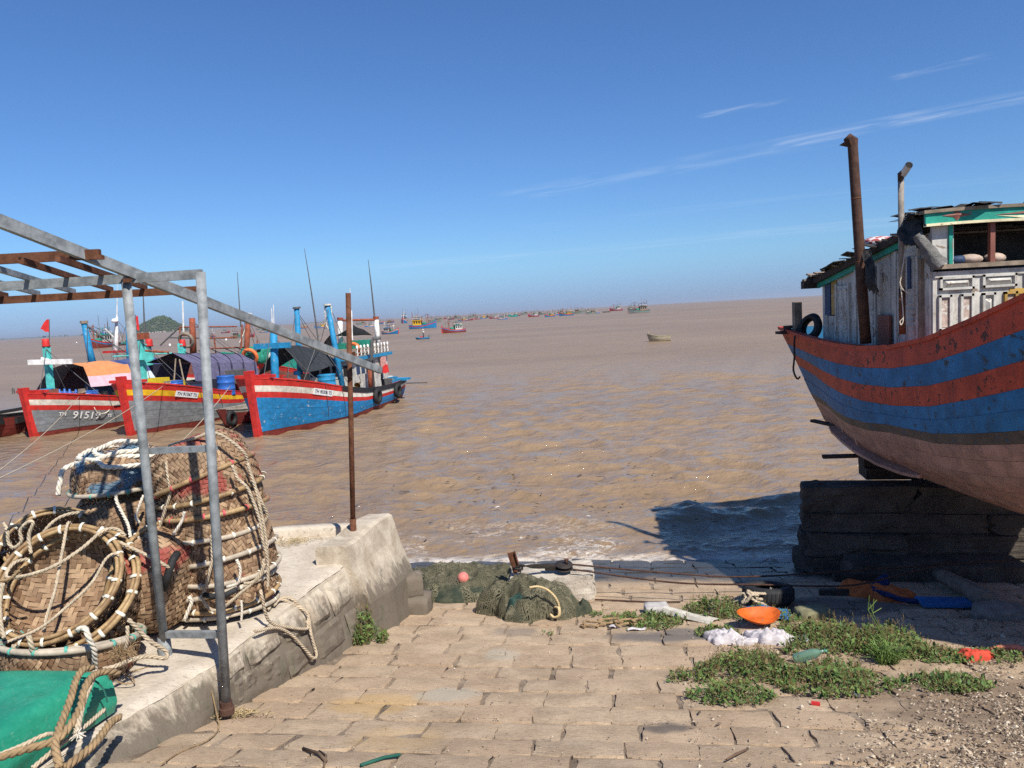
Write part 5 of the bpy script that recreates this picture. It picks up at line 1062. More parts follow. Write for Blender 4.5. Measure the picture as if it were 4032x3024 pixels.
def boat_hull(e, H, x0, x1, bands, bottom, nplank, mats_bot, sides=(-1, 1), deck_drop=.3, cap=None, deck_mat=None, xs_cap=None, capw=.09, nu=44, off0=.006):
    """bands: list of (depth function top, depth function bottom, material, plank count, name)"""
    H.shell(x0, x1, nu=nu).build('hull_shell', M_CAULK, e, True)
    for side in sides:
        for d0, d1, m, n, nm in bands:
            for k in range(n):
                a = (lambda x, k=k: d0(x) + (d1(x) - d0(x)) * k / n); b_ = (lambda x, k=k: d0(x) + (d1(x) - d0(x)) * (k + 1) / n)
                H.strake(a, b_, side, .012 + .006 * (k % 2), x0, x1, nu).build(nm, m, e, True)
        dl = bands[-1][1]
        for k in range(nplank):
            full = lambda x: H.sheer(x) - H.at(H.zb, x)
            a = (lambda x, k=k: dl(x) + (full(x) - dl(x)) * k / nplank); b_ = (lambda x, k=k: dl(x) + (full(x) - dl(x)) * (k + 1) / nplank)
            H.strake(a, b_, side, off0 + .0025 * (k % 2), x0, x1, nu).build('plank', mats_bot(k), e, True)
        if cap:
            xs = np.linspace(x0, x1, nu); V = []
            for x in xs:
                p = H.P(x, 0, side, 0); w = capw
                for dy, dz in ((.03, -.03), (.035, .025), (-w, .025), (-w, -.03)): V.append((p.x, p.y + side * dy, p.z + dz))
            MB().add(V, [(i * 4 + q, (i + 1) * 4 + q, (i + 1) * 4 + (q + 1) % 4, i * 4 + (q + 1) % 4) for i in range(nu - 1) for q in range(4)] + [(0, 1, 2, 3), tuple((nu - 1) * 4 + q for q in (3, 2, 1, 0))]).build('rail_cap', cap, e)
            V = []
            for x in xs:   # inner face of the bulwark
                p = H.P(x, 0, side, -w); q = H.P(x, deck_drop + .05, side, -.05); V += [p, Vector((q.x, q.y - side * .02, q.z))]
            MB().add(V, [(2 * i, 2 * i + 2, 2 * i + 3, 2 * i + 1) for i in range(nu - 1)]).build('bulwark', cap, e)
    H.deck(deck_drop, x0 + .1, x1 - .02).build('deck', deck_mat or M_WOOD, e, True)
def build_beached():
    SY, CX = 14.3, 6.6; e = empty('beached_boat', (CX, SY, 0), R(-90), 'large beached fishing boat with red and blue hull stripes and weathered grey wheelhouse', 'boat')
    # local x runs from the stern (0) to the bow, local y to the open-water side (world -x ... see matrix): use a plain transform
    xs = [0, .9, 1.8, 2.6, 3.4, 4.3, 5.2, 6.0, 6.6, 7.2, 7.9, 8.6, 9.1, 9.5]
    H = Hull(xs, [1.58, 1.61, 1.63, 1.64, 1.64, 1.64, 1.64, 1.63, 1.61, 1.54, 1.36, 1.0, .6, .07], [3.99, 3.90, 3.83, 3.79, 3.78, 3.83, 3.97, 4.18, 4.36, 4.56, 4.82, 5.08, 5.26, 5.4],
             [2.0, 1.9, 1.82, 1.78, 1.76, 1.76, 1.76, 1.78, 1.84, 1.95, 2.2, 2.6, 3.2, 3.9], [0] * 7 + [0, .05, .15, .4, .75, .95, 1], [1, .85, .45, .15, 0] + [0] * 9)
    f = lambda vals: (lambda x: float(np.interp(x, [0, 4.2, 7, 9.5], vals)))
    D0, D1, D2, D3, D4 = f([0, 0, 0, 0]), f([.30, .28, .32, .36]), f([.49, .53, .62, .7]), f([.71, .77, .89, 1.0]), f([1.24, 1.04, 1.33, 1.5]); D5 = f([1.36, 1.15, 1.47, 1.65])
    boat_hull(e, H, 0, 9.5, [(D0, D1, M_HRED, 1, 'rail_band'), (D1, D2, M_HBLU, 1, 'stripe'), (D2, D3, M_HRED, 1, 'stripe'), (D3, D4, M_HBLU, 2, 'stripe'), (D4, D5, M_TIDE, 1, 'tide_band')], D5, 6, lambda k: M_HPNK, cap=M_HRED, deck_drop=.34, nu=60)
    H.section_cap(.0).build('transom', M_HBLU, e)
    # local <-> world: x_l = SY - y_w, y_l = x_w - CX  (boat frame turned by -90 deg)
    Wl = Matrix.Translation((CX, SY, 0)) @ Matrix.Rotation(R(-90), 4, 'Z'); WI = Wl.inverted(); T = lambda p: WI @ Vector(p); TA = lambda X, Y, y: T(at(X, Y, y))
    def box(nm, c, size, m, parent=e, rot=None): return MB().box(T(c), (size[1], size[0], size[2]), rot).build(nm, m, parent)   # size given along world x, y, z
    # keel, stern timbers and bilge ledge with brackets
    MB().bar((.1, 0, 1.80), (7.2, 0, 1.68), .14, .22).build('keel', M_HPNK, e)
    V = []
    for i in range(30):
        x = .42 + 3.9 * i / 29; z = 2.2 - .07 * i / 29 + .008 * math.sin(i * 1.3); p = H.P(x, H.sheer(x) - z, -1, 0); w = .17 * min(1, .35 + i / 6., (29.6 - i) / 3.)
        V += [p + Vector((0, -w, -.02)), p + Vector((0, .1, .03)), p + Vector((0, .1, -.03)), p + Vector((0, -w, -.06))]
    n = len(V) // 4; MB().add(V, [(i * 4 + q, (i + 1) * 4 + q, (i + 1) * 4 + (q + 1) % 4, i * 4 + (q + 1) % 4) for i in range(n - 1) for q in range(4)] + [(0, 1, 2, 3), tuple((n - 1) * 4 + q for q in range(4))]).build('bilge_ledge', M_HPNK, e)
    for x in (.55, 1.5, 2.6, 3.8):
        p = H.P(x, H.sheer(x) - 2.3, -1, .04); MB().add([p + Vector((-.03, 0, .1)), p + Vector((-.03, .2, .12)), p + Vector((-.03, .05, -.08)), p + Vector((.03, 0, .1)), p + Vector((.03, .2, .12)), p + Vector((.03, .05, -.08))], [(0, 1, 2), (5, 4, 3), (0, 3, 4, 1), (1, 4, 5, 2), (2, 5, 3, 0)]).build('bracket', M_HPNK, e)
    q0 = H.P(.45, H.sheer(.45) - 2.2, -1, 0); MB().bar(q0 + Vector((-.42, -.2, .02)), q0 + Vector((.2, 0, 0)), .1, .05).build('ledge_stub', M_DARKW, e)
    MB().bar((5.02, 12.42, 1.915), (5.95, 12.2, 1.935), .15, .045).build('wedge_board', M_DARKW, None, label='dark board sticking out from the timber blocks under the stern', cat='board')
    # stern: mooring post, fender tyre, clutter, hanging rope
    MB().box(TA(1722, 690, 13.75), (.13, .13, .62)).build('mooring_post', M_WOOD, e)
    pt = TA(1750, 708, 13.35); MB().lathe([(.14, -.055), (.22, -.06), (.26, 0), (.22, .06), (.14, .055), (.19, 0), (.14, -.055)], 30, Matrix.Translation(pt) @ Matrix.Rotation(.9, 4, 'Y') @ Matrix.Rotation(1.1, 4, 'X')).build('fender_tyre', M_RUBBER, e, True)
    rope_mb([TA(1735, 690, 13.7), TA(1722, 712, 13.55), TA(1716, 735, 13.3), TA(1716, 770, 13.25), TA(1714, 800, 13.25), TA(1722, 818, 13.25), TA(1728, 814, 13.2)], .018, n=4).build('rope', M_DARKW, e, True)
    for X, Y, y, s in ((1700, 712, 14.0, (.3, .12, .06)), (1708, 706, 13.9, (.16, .2, .05)), (1697, 718, 13.9, (.2, .3, .05))): MB().box(TA(X, Y, y), s, Matrix.Rotation(jit(.4), 3, 'Z')).build('plank_scrap', M_DARKW, e)
    # ---- wheelhouse
    wh = MB(); XS, YF, YR = 5.34, 9.7, 13.05; DZ = 3.5; XF = 7.95
    wall = MB(); wall.box(T(((XS + XF) / 2 + .03, (YR + 9.85) / 2, 4.1)), (YR - 9.85 - .1, XF - XS - .1, 1.2)); core = wall.build('cabin_core', M_DARKW, e)
    # side boards, each one a plank; two panelled doors and a window with navy and ochre shutters near the stern
    rt = lambda y: float(np.interp(y, [9.7, 10.3, 11.4, 13.1, 13.4], [5.32, 5.24, 5.06, 4.80, 4.76])) - .03; rnd = random.Random(4); y = YR; k = 0
    while y > 9.75:
        w = rnd.uniform(.17, .26); y2 = max(9.72, y - w); m = M_WHITE
        top = rt((y + y2) / 2) - .03
        if 12.5 < (y + y2) / 2 < 12.95:
            MB().box(T((XS + .01, (y + y2) / 2, 3.85)), (w - .012, .035, .7)).build('wall_board', M_WHITE, e)
        else: MB().box(T((XS + rnd.uniform(-.006, .008), (y + y2) / 2, (DZ + top) / 2)), (y - y2 - .012, .035, top - DZ)).build('wall_board', m, e)
        y = y2
    MB().box(T((XS - .01, 12.84, 4.5)), (.22, .03, .58)).build('shutter', M_NAVYP, e); MB().box(T((XS - .012, 12.58, 4.5)), (.2, .03, .56)).build('shutter', M_OCHRE, e); MB().box(T((XS + .06, 12.72, 4.46)), (.5, .02, .6)).build('window_opening', M_DARKW, e)
    def door(y0, y1, z0, z1, top_open=False):
        c = T((XS - .03, (y0 + y1) / 2, (z0 + z1) / 2)); d = MB(); w, h = y1 - y0, z1 - z0; st = .07
        d.box(c, (w, .03, h)); dr = d.build('door', M_WHITE, e)
        for (a, b_, c0, c1) in ((.1, .46, .55, .95), (.54, .9, .55, .95), (.1, .9, .40, .50), (.1, .46, .06, .36), (.54, .9, .06, .36)):
            q = T((XS - .046, y0 + w * (a + b_) / 2, z0 + h * (c0 + c1) / 2)); ww, hh = w * (b_ - a), h * (c1 - c0)
            fr = MB()
            for s_, cx_, cz_, sw_, sh_ in ((0, 0, hh / 2, ww, .022), (0, 0, -hh / 2, ww, .022), (0, ww / 2, 0, .022, hh), (0, -ww / 2, 0, .022, hh)): fr.box(q + Vector((cx_, 0, cz_)), (sw_, .02, sh_))
            fr.build('door_panel', M_WHITE, dr)
        for yy in (y0 - .03, y1 + .03): MB().box(T((XS - .035, yy, (z0 + z1) / 2)), (.05, .05, h + .06)).build('door_frame', M_WHITE, dr)
        return dr
    door(12.02, 12.42, 3.55, 4.68); door(11.15, 11.6, 3.55, 4.9); d = door(10.0, 10.5, 3.55, 5.05)
    for yy in (10.16, 10.32): MB().box(T((XS - .052, yy, 4.78)), (.07, .02, .42)).build('door_window', M_NAVYP if yy < 10.2 else M_DARKW, d)
    MB().box(T((XS - .06, 10.83, 3.95)), (.34, .03, .55)).build('maroon_board', M_MAROON, e)
    for yy in (11.75, 11.0, 9.9): MB().box(T((XS - .03, yy, 4.2)), (.07, .06, 1.5)).build('corner_post', M_WHITE if yy > 10 else M_WOOD, e)
    # eaves, teal trim and ragged roof planks of the after cabin
    tr = MB(); V = []
    MB().bar(T((XS - .05, 13.15, rt(13.15) - .05)), T((XS - .05, 10.05, rt(10.05) - .02)), .04, .09).build('eaves_trim', M_TEAL, e)
    MB().bar(T((XS - .10, 13.3, rt(13.3) + .03)), T((XS - .10, 10.2, rt(10.2) + .06)), .05, .10).build('eaves_board', M_DARKW, e)
    for k in range(16):
        y0 = 13.35 - k * .2; z0 = rt(y0 - .1) + .09 + rnd.uniform(0, .03); MB().box(T(((XS + XF) / 2 - .05 + jit(.06), y0 - .1, z0)), (rnd.uniform(.17, .22), XF - XS + .25 + jit(.14), .025), Matrix.Rotation(jit(.03), 3, 'Z') @ Matrix.Rotation(.19 + jit(.04), 3, 'Y')).build('roof_plank', M_WOOD if k % 3 else M_DARKW, e)
    for k in range(9): MB().box(T((XS - .12 + jit(.07), 13.25 - k * .28, rt(13.25 - k * .28) + .12)), (rnd.uniform(.2, .4), rnd.uniform(.12, .3), .012), Matrix.Rotation(jit(.25), 3, 'X') @ Matrix.Rotation(jit(.25), 3, 'Y')).build('roof_felt', M_FELT, e)
    box('beam_end', (XS - .16, 13.25, rt(13.2) - .02), (.24, .14, .13), M_DARKW); box('beam_end', (XS - .08, 13.35, rt(13.2) + .05), (.3, .1, .06), M_WOOD)
    # ---- front of the wheelhouse (plane y = 9.7)
    Q = lambda x, y, dy=0.: at((3500 + x / 2.765) / 1.82278, (750 + y / 2.765) / 1.82278, YF + dy)
    def panel(nm, x0, x1, y0, y1, th, m, dy=0., parent=e):
        a, b_ = Q(x0, y0, dy), Q(x1, y1, dy); lo, hi = Q(x0, y1, dy), Q(x1, y0, dy); cx, cz = (a.x + b_.x) / 2, (a.z + b_.z) / 2; return MB().box(T((cx, YF + dy, cz)), (th, abs(hi.x - lo.x), abs(a.z - b_.z))).build(nm, m, parent)
    zt_ = Q(480, 900).z; MB().box(T(((XS + XF) / 2, YF + .02, (3.5 + zt_) / 2)), (.05, XF - XS, zt_ - 3.5)).build('front_wall', M_WHITE, e)
    sz = Q(900, 815).z; MB().box(T(((XS + XF) / 2, YF - .03, sz)), (.12, XF - XS + .04, .055)).build('window_sill', M_WOOD, e)
    MB().box(T(((XS + XF) / 2, YF - .012, Q(800, 905).z)), (.03, XF - XS, .075)).build('sill_board', M_WHITE, e)
    dx = Q(1005, 1000).x - Q(540, 1000).x; x0w = Q(735, 1010); lw = (Q(800, 1240) - Q(550, 1240)).x * 1.0
    def raised(cx, cz, w, h, m=M_WHITE, pyramid=True, fr=.03):
        pr = empty('wall_panel', (0, 0, 0)); pr.parent = e
        mb = MB()
        for a, b_, sw_, sh_ in ((0, h / 2, w + fr, fr), (0, -h / 2, w + fr, fr), (w / 2, 0, fr, h + fr), (-w / 2, 0, fr, h + fr)): mb.box(T((cx + a, YF - .022, cz + b_)), (.04, sw_, sh_))
        mb.build('moulding', m, pr)
        if pyramid:
            w2, h2 = w * .82, h * .72; P = [T((cx - w2 / 2, YF - .006, cz - h2 / 2)), T((cx + w2 / 2, YF - .006, cz - h2 / 2)), T((cx + w2 / 2, YF - .006, cz + h2 / 2)), T((cx - w2 / 2, YF - .006, cz + h2 / 2))]
            i = min(w2, h2) * .45; P += [T((cx - w2 / 2 + i, YF - .05, cz)), T((cx + w2 / 2 - i, YF - .05, cz))] if w > h else [T((cx, YF - .05, cz - h2 / 2 + i)), T((cx, YF - .05, cz + h2 / 2 - i))]
            fcs = [(0, 1, 5, 4), (1, 2, 5), (2, 3, 4, 5), (3, 0, 4)] if w > h else [(0, 1, 4), (1, 2, 5, 4), (2, 3, 5), (3, 0, 4, 5)]
            MB().add(P, fcs).build('field', m, pr)
        else: MB().box(T((cx, YF - .008, cz)), (.012, w * .7, h * .85)).build('field', mat('flaked_panel', (.42, .33, .28), .8, .3, 12, .5, 60, chips=((.62, .60, .55), .2, 9.)), pr)
        return pr
    c0 = Q(727, 1008); c1 = Q(600, 1290)
    for k in range(5): raised(c0.x + k * .535, c0.z + .005 * k, .40, .135)
    for k in range(9): raised(c1.x + k * .275, c1.z - .05, .135, .42, M_WHITE if k != 3 else M_OCHRE, k % 3 == 2)
    MB().box(T((c0.x + .78, YF - .004, c0.z - .14)), (.02, .22, .07)).build('ochre_patch_board', M_OCHRE, e)
    # window posts, dark opening, things on the sill
    zs, zf = sz + .02, Q(700, 400).z; MB().box(T((Q(655, 600).x, YF - .02, (zs + zf) / 2)), (.05, .045, zf - zs + .06)).build('window_post', M_TEAL, e)
    for k in range(4): MB().box(T((Q(1105, 600).x + .5 * k, YF - .02, (zs + zf) / 2)), (.06, .06, zf - zs + .06)).build('window_post', M_MAROON if k % 2 == 0 else M_TEAL, e)
    MB().box(T((Q(560, 600).x + .02, YF + .0, (zs + zf) / 2)), (.04, .27, zf - zs + .1)).build('front_board', M_WHITE, e)
    MB().box(T((XS + 1.3, YF + .75, zs + .1)), (.04, 2.5, 1.3)).build('inner_bulkhead', M_DARKW, e)
    for cx_, r_ in ((Q(930, 740).x, .15), (Q(1200, 740).x, .13)):
        mb = MB(); mb.lathe([(.001, -.07)] + [(r_ * math.sin(math.pi * k / 8), -.07 * math.cos(math.pi * k / 8)) for k in range(1, 8)] + [(.001, .07)], 18, Matrix.Translation(T((cx_, YF + .1, zs + .055)))); mb.build('pillow', mat('stained_pillow', (.40, .31, .25), .9, .3, 8), e, True)
    g0 = T((Q(735, 760).x - .06, YF + .02, zs + .05)); g1 = T((Q(735, 760).x + .09, YF + .0, zs + .06)); MB().tube([g0, g0.lerp(g1, .25), g0.lerp(g1, .75), g1], [.03, .055, .055, .045], 14).build('lamp_housing', M_NAVYP, e, True)
    # fascia with diamonds, cream lower strip, cambered roof edge
    L0, L1 = Q(400, 250, -.12), Q(1471, 140, -.12); B0, B1 = Q(400, 385, -.12), Q(1471, 285, -.12)
    def fas(x, top):   # arched edge
        u = (x - L0.x) / (L1.x - L0.x); a = L0.z + (L1.z - L0.z) * u - .035 * max(0, u) ** 2; b_ = B0.z + (B1.z - B0.z) * u - .035 * max(0, u) ** 2; return a if top else b_
    V = []; n = 16
    for k in range(n + 1): x = L0.x + (XF + .05 - L0.x) * k / n; V += [T((x, YF - .12, fas(x, 1))), T((x, YF - .12, fas(x, 0))), T((x, YF - .08, fas(x, 0))), T((x, YF - .08, fas(x, 1)))]
    sw4 = lambda n: [(i * 4 + q, (i + 1) * 4 + q, (i + 1) * 4 + (q + 1) % 4, i * 4 + (q + 1) % 4) for i in range(n) for q in range(4)] + [(0, 1, 2, 3), (n * 4 + 3, n * 4 + 2, n * 4 + 1, n * 4)]
    fa = MB().add(V, sw4(n)).build('fascia', M_TEAL, e)
    V = []
    for k in range(n + 1): x = L0.x + (XF + .05 - L0.x) * k / n; V += [T((x, YF - .14, fas(x, 0) + .02)), T((x, YF - .14, fas(x, 0) - .012)), T((x, YF - .07, fas(x, 0) - .012)), T((x, YF - .07, fas(x, 0) + .02))]
    MB().add(V, sw4(n)).build('fascia_strip', M_CREAM, e)
    V = []
    for k in range(n + 1): x = L0.x - .03 + (XF + .1 - L0.x) * k / n; V += [T((x, YF - .15, fas(x, 1) + .035)), T((x, YF - .15, fas(x, 1) - .005)), T((x, YF - .02, fas(x, 1) - .005)), T((x, YF - .02, fas(x, 1) + .035))]
    MB().add(V, sw4(n)).build('roof_edge', M_WOOD, e)
    def diamond(cx, cz, w, h, m, yy):
        MB().add([T((cx - w, yy, cz)), T((cx - w * .22, yy, cz - h * .34)), T((cx, yy, cz - h)), T((cx + w * .22, yy, cz - h * .34)), T((cx + w, yy, cz)), T((cx + w * .22, yy, cz + h * .34)), T((cx, yy, cz + h)), T((cx - w * .22, yy, cz + h * .34)), T((cx, yy - .012, cz))], [(k, (k + 1) % 8, 8) for k in range(8)]).build('star_ornament', m, fa)
    dm = Q(740, 268, -.12); diamond(dm.x, dm.z, .19, .07, M_MAROON, YF - .124)
    x2 = Q(1440, 215, -.12).x + .1
    MB().add([T((x2 - .45, YF - .124, fas(x2 - .45, 1) * .45 + fas(x2 - .45, 0) * .55)), T((x2 + .3, YF - .124, fas(x2, 1) - .03)), T((x2 + .95, YF - .124, fas(x2 + .9, 1) * .45 + fas(x2 + .9, 0) * .55)), T((x2 + .3, YF - .136, fas(x2, 1) * .5 + fas(x2, 0) * .5))], [(0, 3, 1), (1, 3, 2)]).build('star_ornament', M_MAROON, fa)
    MB().add([T((x2 - .4, YF - .1245, fas(x2 - .4, 1) * .4 + fas(x2 - .4, 0) * .6)), T((x2 + .3, YF - .1245, fas(x2, 0) + .04)), T((x2 + .9, YF - .1245, fas(x2 + .9, 1) * .4 + fas(x2 + .9, 0) * .6)), T((x2 + .3, YF - .138, fas(x2, 1) * .5 + fas(x2, 0) * .48))], [(0, 1, 3), (1, 2, 3)]).build('star_ornament', M_CREAM, fa)
    # roof of the wheelhouse with slit of light between its planks, torn felt on top
    for k in range(5): MB().grid(lambda i, j: T((L0.x - .02 + (XF + .1 - L0.x) * i, YF - .14 + (k + j * .965) * .19, fas(L0.x + (XF - L0.x) * i, 1) + .0 + .008 * (k % 2))), 16, 1).build('roof_plank', M_DARKW, e)
    mb = MB()
    for k in range(40):
        x = rnd.uniform(L0.x, XF); y_ = YF + rnd.uniform(-.15, .7); s = rnd.uniform(.06, .2); z = fas(x, 1) + .05 + rnd.random() * .02; P = [T((x + s * math.cos(a + jit(.4)), y_ + s * .8 * math.sin(a + jit(.4)), z + jit(.03))) for a in (0, 1.3, 2.5, 3.8, 5.1)]; mb.add(P + [T((x, y_, z + .03))], [(q, (q + 1) % 5, 5) for q in range(5)])
    mb.build('torn_felt', M_FELT, e, kind='stuff')
    # torn felt hanging at the corner: dark crumpled strip and the rolled grey mat
    def strip(path, w, m, nm, wob=.05, nv=6, seed=1):
        P = smooth_path(path, .04); mb = MB(); V = []
        for i, p in enumerate(P):
            for j in range(nv + 1): u = j / nv - .5; V.append(T(p + Vector((u * w * .5, -u * w * .8, wob * fbm(i * .35 + seed, j * .8) + .02 * fbm(i * 1.3, j * 2. + seed)))))
        return mb.add(V, [(i * (nv + 1) + j, i * (nv + 1) + j + 1, (i + 1) * (nv + 1) + j + 1, (i + 1) * (nv + 1) + j) for i in range(len(P) - 1) for j in range(nv)]).build(nm, m, e, True)
    strip([Q(390, 240, .1), Q(300, 310, .2), Q(230, 420, .2), Q(260, 520, .1), Q(330, 600, 0)], .34, M_FELT, 'hanging_felt', .12, 6, 3); strip([Q(330, 280, .1), Q(220, 380, .4), Q(190, 470, .6), Q(130, 560, .9)], .3, M_FELT, 'hanging_felt', .1, 6, 6)
    pa, pb = Q(300, 480, -.02), Q(545, 830, -.1); P = [T(pa.lerp(pb, k / 10)) for k in range(11)]
    V = []; n = 12; ax_ = (P[-1] - P[0]).normalized(); sd = ax_.cross(Vector((0, 1, 0))).normalized(); ud = sd.cross(ax_)
    for i, p in enumerate(P):
        for k in range(n + 1): a = -1.9 + 3.2 * k / n; r_ = (.05 + .06 * i / 10) * (1 + .28 * fbm(i * .5, k * .5) + .1 * fbm(i * 1.7, k * 1.3)); V.append(p + (sd * math.cos(a) + ud * math.sin(a)) * r_)
    MB().add(V, [(i * (n + 1) + k, i * (n + 1) + k + 1, (i + 1) * (n + 1) + k + 1, (i + 1) * (n + 1) + k) for i in range(10) for k in range(n)]).build('rolled_mat', M_FELTG, e, True)
    # ---- exhaust pipes
    a, b_ = TA(1870, 742, 11.0), TA(1842, 318, 11.0); hk = TA(1838, 296, 11.0); ex = MB().tube([a, a.lerp(b_, .35), a.lerp(b_, .7), b_, TA(1843, 303, 11.0) , TA(1836, 297, 11.0), TA(1826, 305, 11.0)], [.075, .072, .069, .067, .066, .055, .035], 18).build('exhaust_pipe', M_RUSTD, e, True)
    MB().add([TA(1843, 294, 10.92), TA(1812, 314, 11.0), TA(1840, 320, 10.96), TA(1843, 296, 11.06), TA(1840, 320, 11.06), TA(1834, 300, 10.9)], [(0, 1, 5), (5, 1, 2), (0, 3, 1), (1, 3, 4), (1, 4, 2), (0, 5, 2)]).build('exhaust_mouth', M_RUSTD, ex)
    for k in (.42, .74): MB().tube([a.lerp(b_, k), a.lerp(b_, k + .006)], .0735 - .004 * k, 18).build('weld_ring', M_RUST, ex, True)
    a, b_ = TA(1949, 722, 10.1), TA(1946, 385, 10.1); p2 = MB().tube([a, a.lerp(b_, .3)], .041, 16).build('vent_pipe', M_RUST, e, True)
    MB().tube([a.lerp(b_, .28), a.lerp(b_, .6), b_], .037, 16).build('upper_pipe', mat('weathered_pipe', (.24, .21, .18), .7, .3, 8, .3, 50, chips=((.15, .08, .05), .1, 6.)), p2, True)
    c = TA(1950, 377, 10.1); d_ = T(at(1964, 356, 9.9)) ; MB().tube([b_ + Vector((0, 0, -.05)), b_ + Vector((0, 0, .05)), c.lerp(d_, .3)], [.037, .042, .045], 14).build('elbow', M_RUSTD, p2, True)
    MB().tube([c, d_], .045, 18, False).build('pipe_mouth', mat('white_pvc', (.62, .62, .62), .5, .15), p2, True); MB().tube([c.lerp(d_, .1), c.lerp(d_, .93)], .036, 14).build('pipe_bore', M_CAULK, p2)
    rope_mb([TA(1957, 470, 10.03), TA(1955, 540, 10.02), TA(1946, 600, 10.0), TA(1944, 612, 10.0), TA(1950, 625, 10.0), TA(1965, 634, 10.0)], .008, n=4).build('white_cord', M_ROPEW, p2, True); rope_mb([TA(1944, 608, 10.02), TA(1949, 650, 10.02), TA(1951, 690, 10.02), TA(1946, 702, 10.02), TA(1944, 694, 10.02), TA(1950, 688, 10.02)], .008, n=4).build('white_cord', M_ROPEW, p2, True)
    MB().tube([TA(1957, 466, 10.05), TA(1978, 460, 9.95)], .014, 8).build('stay_bar', M_GALV, e)
    # checked cloth bundle and dark rags on the after cabin roof
    t = NT('checked_cloth'); v = t.vec('Object'); ck = t.N.new('ShaderNodeTexChecker'); ck.inputs['Scale'].default_value = 11; ck.inputs[1].default_value = (.62, .58, .58, 1); ck.inputs[2].default_value = (.38, .08, .08, 1); t.link(v, ck.inputs[0])
    p = T(at(1905, 522, 11.2)); mb = MB(); mb.lathe([(.001, -.06)] + [(.24 * math.sin(math.pi * k / 8) * (1 + .1 * (k % 2)), -.075 * math.cos(math.pi * k / 8)) for k in range(1, 8)] + [(.001, .07)], 16, Matrix.Translation(p) @ Matrix.Rotation(.2, 4, 'Y')); mb.build('checked_bundle', t.done(ck.outputs[0], .9), e, True)
    strip([at(1870, 540, 10.9), at(1880, 580, 10.75), at(1880, 610, 10.7), at(1888, 630, 10.7)], .16, M_FELT, 'hanging_rag', .08, 6, 9)
    # timber blocks on the pier under the stern, cradle under the bow
    for c, s in (((6.05, 12.25, 1.66), (.85, .5, .18)), ((6.0, 12.3, 1.82), (.75, .4, .16))): MB().box((0, 0, 0), s).build('cradle_block', M_DARKW, None, label='dark timber block on the stone pier carrying the stern' if c[2] > 1.7 else 'lower dark timber block wedged on the stone pier', cat='timber block', M=Matrix.Translation(c) @ Matrix.Rotation(-.2, 4, 'Z'))
    cr = empty('boat_cradle', (CX, 6.9, gz(CX, 6.9)), 0, 'timber cradle propping the bow of the beached boat', 'cradle')
    z0 = gz(CX, 6.9); MB().box((0, 0, .12), (1.6, .3, .26)).build('base_beam', M_DARKW, cr); MB().box((0, 0, (1.72 - z0) / 2 + .1), (.5, .3, 1.72 - z0 - .2)).build('post', M_DARKW, cr)
build_beached()
for (X0, Y0, X1, Y1, r_, lab) in ((1800, 1205, 1990, 1196, .06, 'longer dark timber lying against the foot of the pier'), (1990, 1178, 2190, 1170, .075, 'thick dark beam lying in front of the pier footing'), (1770, 1236, 1850, 1228, .04, 'short thin dark timber at the seaward foot of the pier')):
    a_, b_ = gnd(X0, Y0 + 50), gnd(X1, Y1 + 58); a_, b_ = gp(a_.x, a_.y, r_), gp(b_.x, b_.y, r_ * 1.3)
    MB().bar(a_, b_, r_ * 2, r_ * 1.8).build('loose_timber', M_DARKW, None, label=lab, cat='timber')
# ================================================================ MOORED BOATS
M_RED = worn('boat_red', (.52, .030, .024), (.20, .05, .04), .13, 5., ((.25, .06, .04), .5), .55); M_BLUE = worn('boat_blue', (.015, .19, .42), (.40, .42, .42), .12, 4., ((.05, .09, .13), .7), .55); M_GREY = worn('boat_grey', (.20, .215, .225), (.26, .27, .28), .17, 4., ((.07, .075, .08), .5), .55)
M_WBAND = worn('boat_white', (.66, .62, .53), (.35, .22, .12), .10, 5., ((.38, .22, .09), .7)); M_YBAND = worn('boat_yellow', (.70, .40, .015), (.35, .22, .08), .09, 6.); M_BOOT = worn('boot_red', (.20, .035, .028), (.10, .04, .035), .14, 4.); M_BLACK = mat('black_tar', (.02, .02, .022), .6, .3, 6); M_CYAN = worn('cyan_paint', (.10, .52, .46), (.3, .3, .26), .08, 6.); M_BLUEM = worn('mast_blue', (.02, .22, .42), (.30, .32, .33), .12, 6.); M_RUSTM = mat('mast_rust', (.26, .07, .035), .8, .3, 6); M_STEEL = mat('thin_steel', (.10, .10, .10), .6, .2)
M_DECKG = mat('deck_grey', (.32, .29, .25), .85, .25, 4, .4, 30); M_LOFT = mat('navy_drum', (.03, .12, .42), .4, .15, 6); M_YCRATE = mat('yellow_crate', (.62, .44, .02), .5, .15, 8); M_GREENP = mat('green_gear', (.02, .22, .15), .7, .3, 8); M_PLATE = mat('white_plate', (.78, .78, .76), .6, .06, 5); M_INK = mat('ink', (.02, .02, .05), .6, .05); M_ORING = mat('orange_ring', (.70, .17, .05), .6, .15, 6); M_FLAG = mat('red_flag', (.60, .03, .03), .8, .2, 5)
M_WPAINT = worn('white_paint', (.70, .69, .66), (.4, .33, .25), .10, 6.)
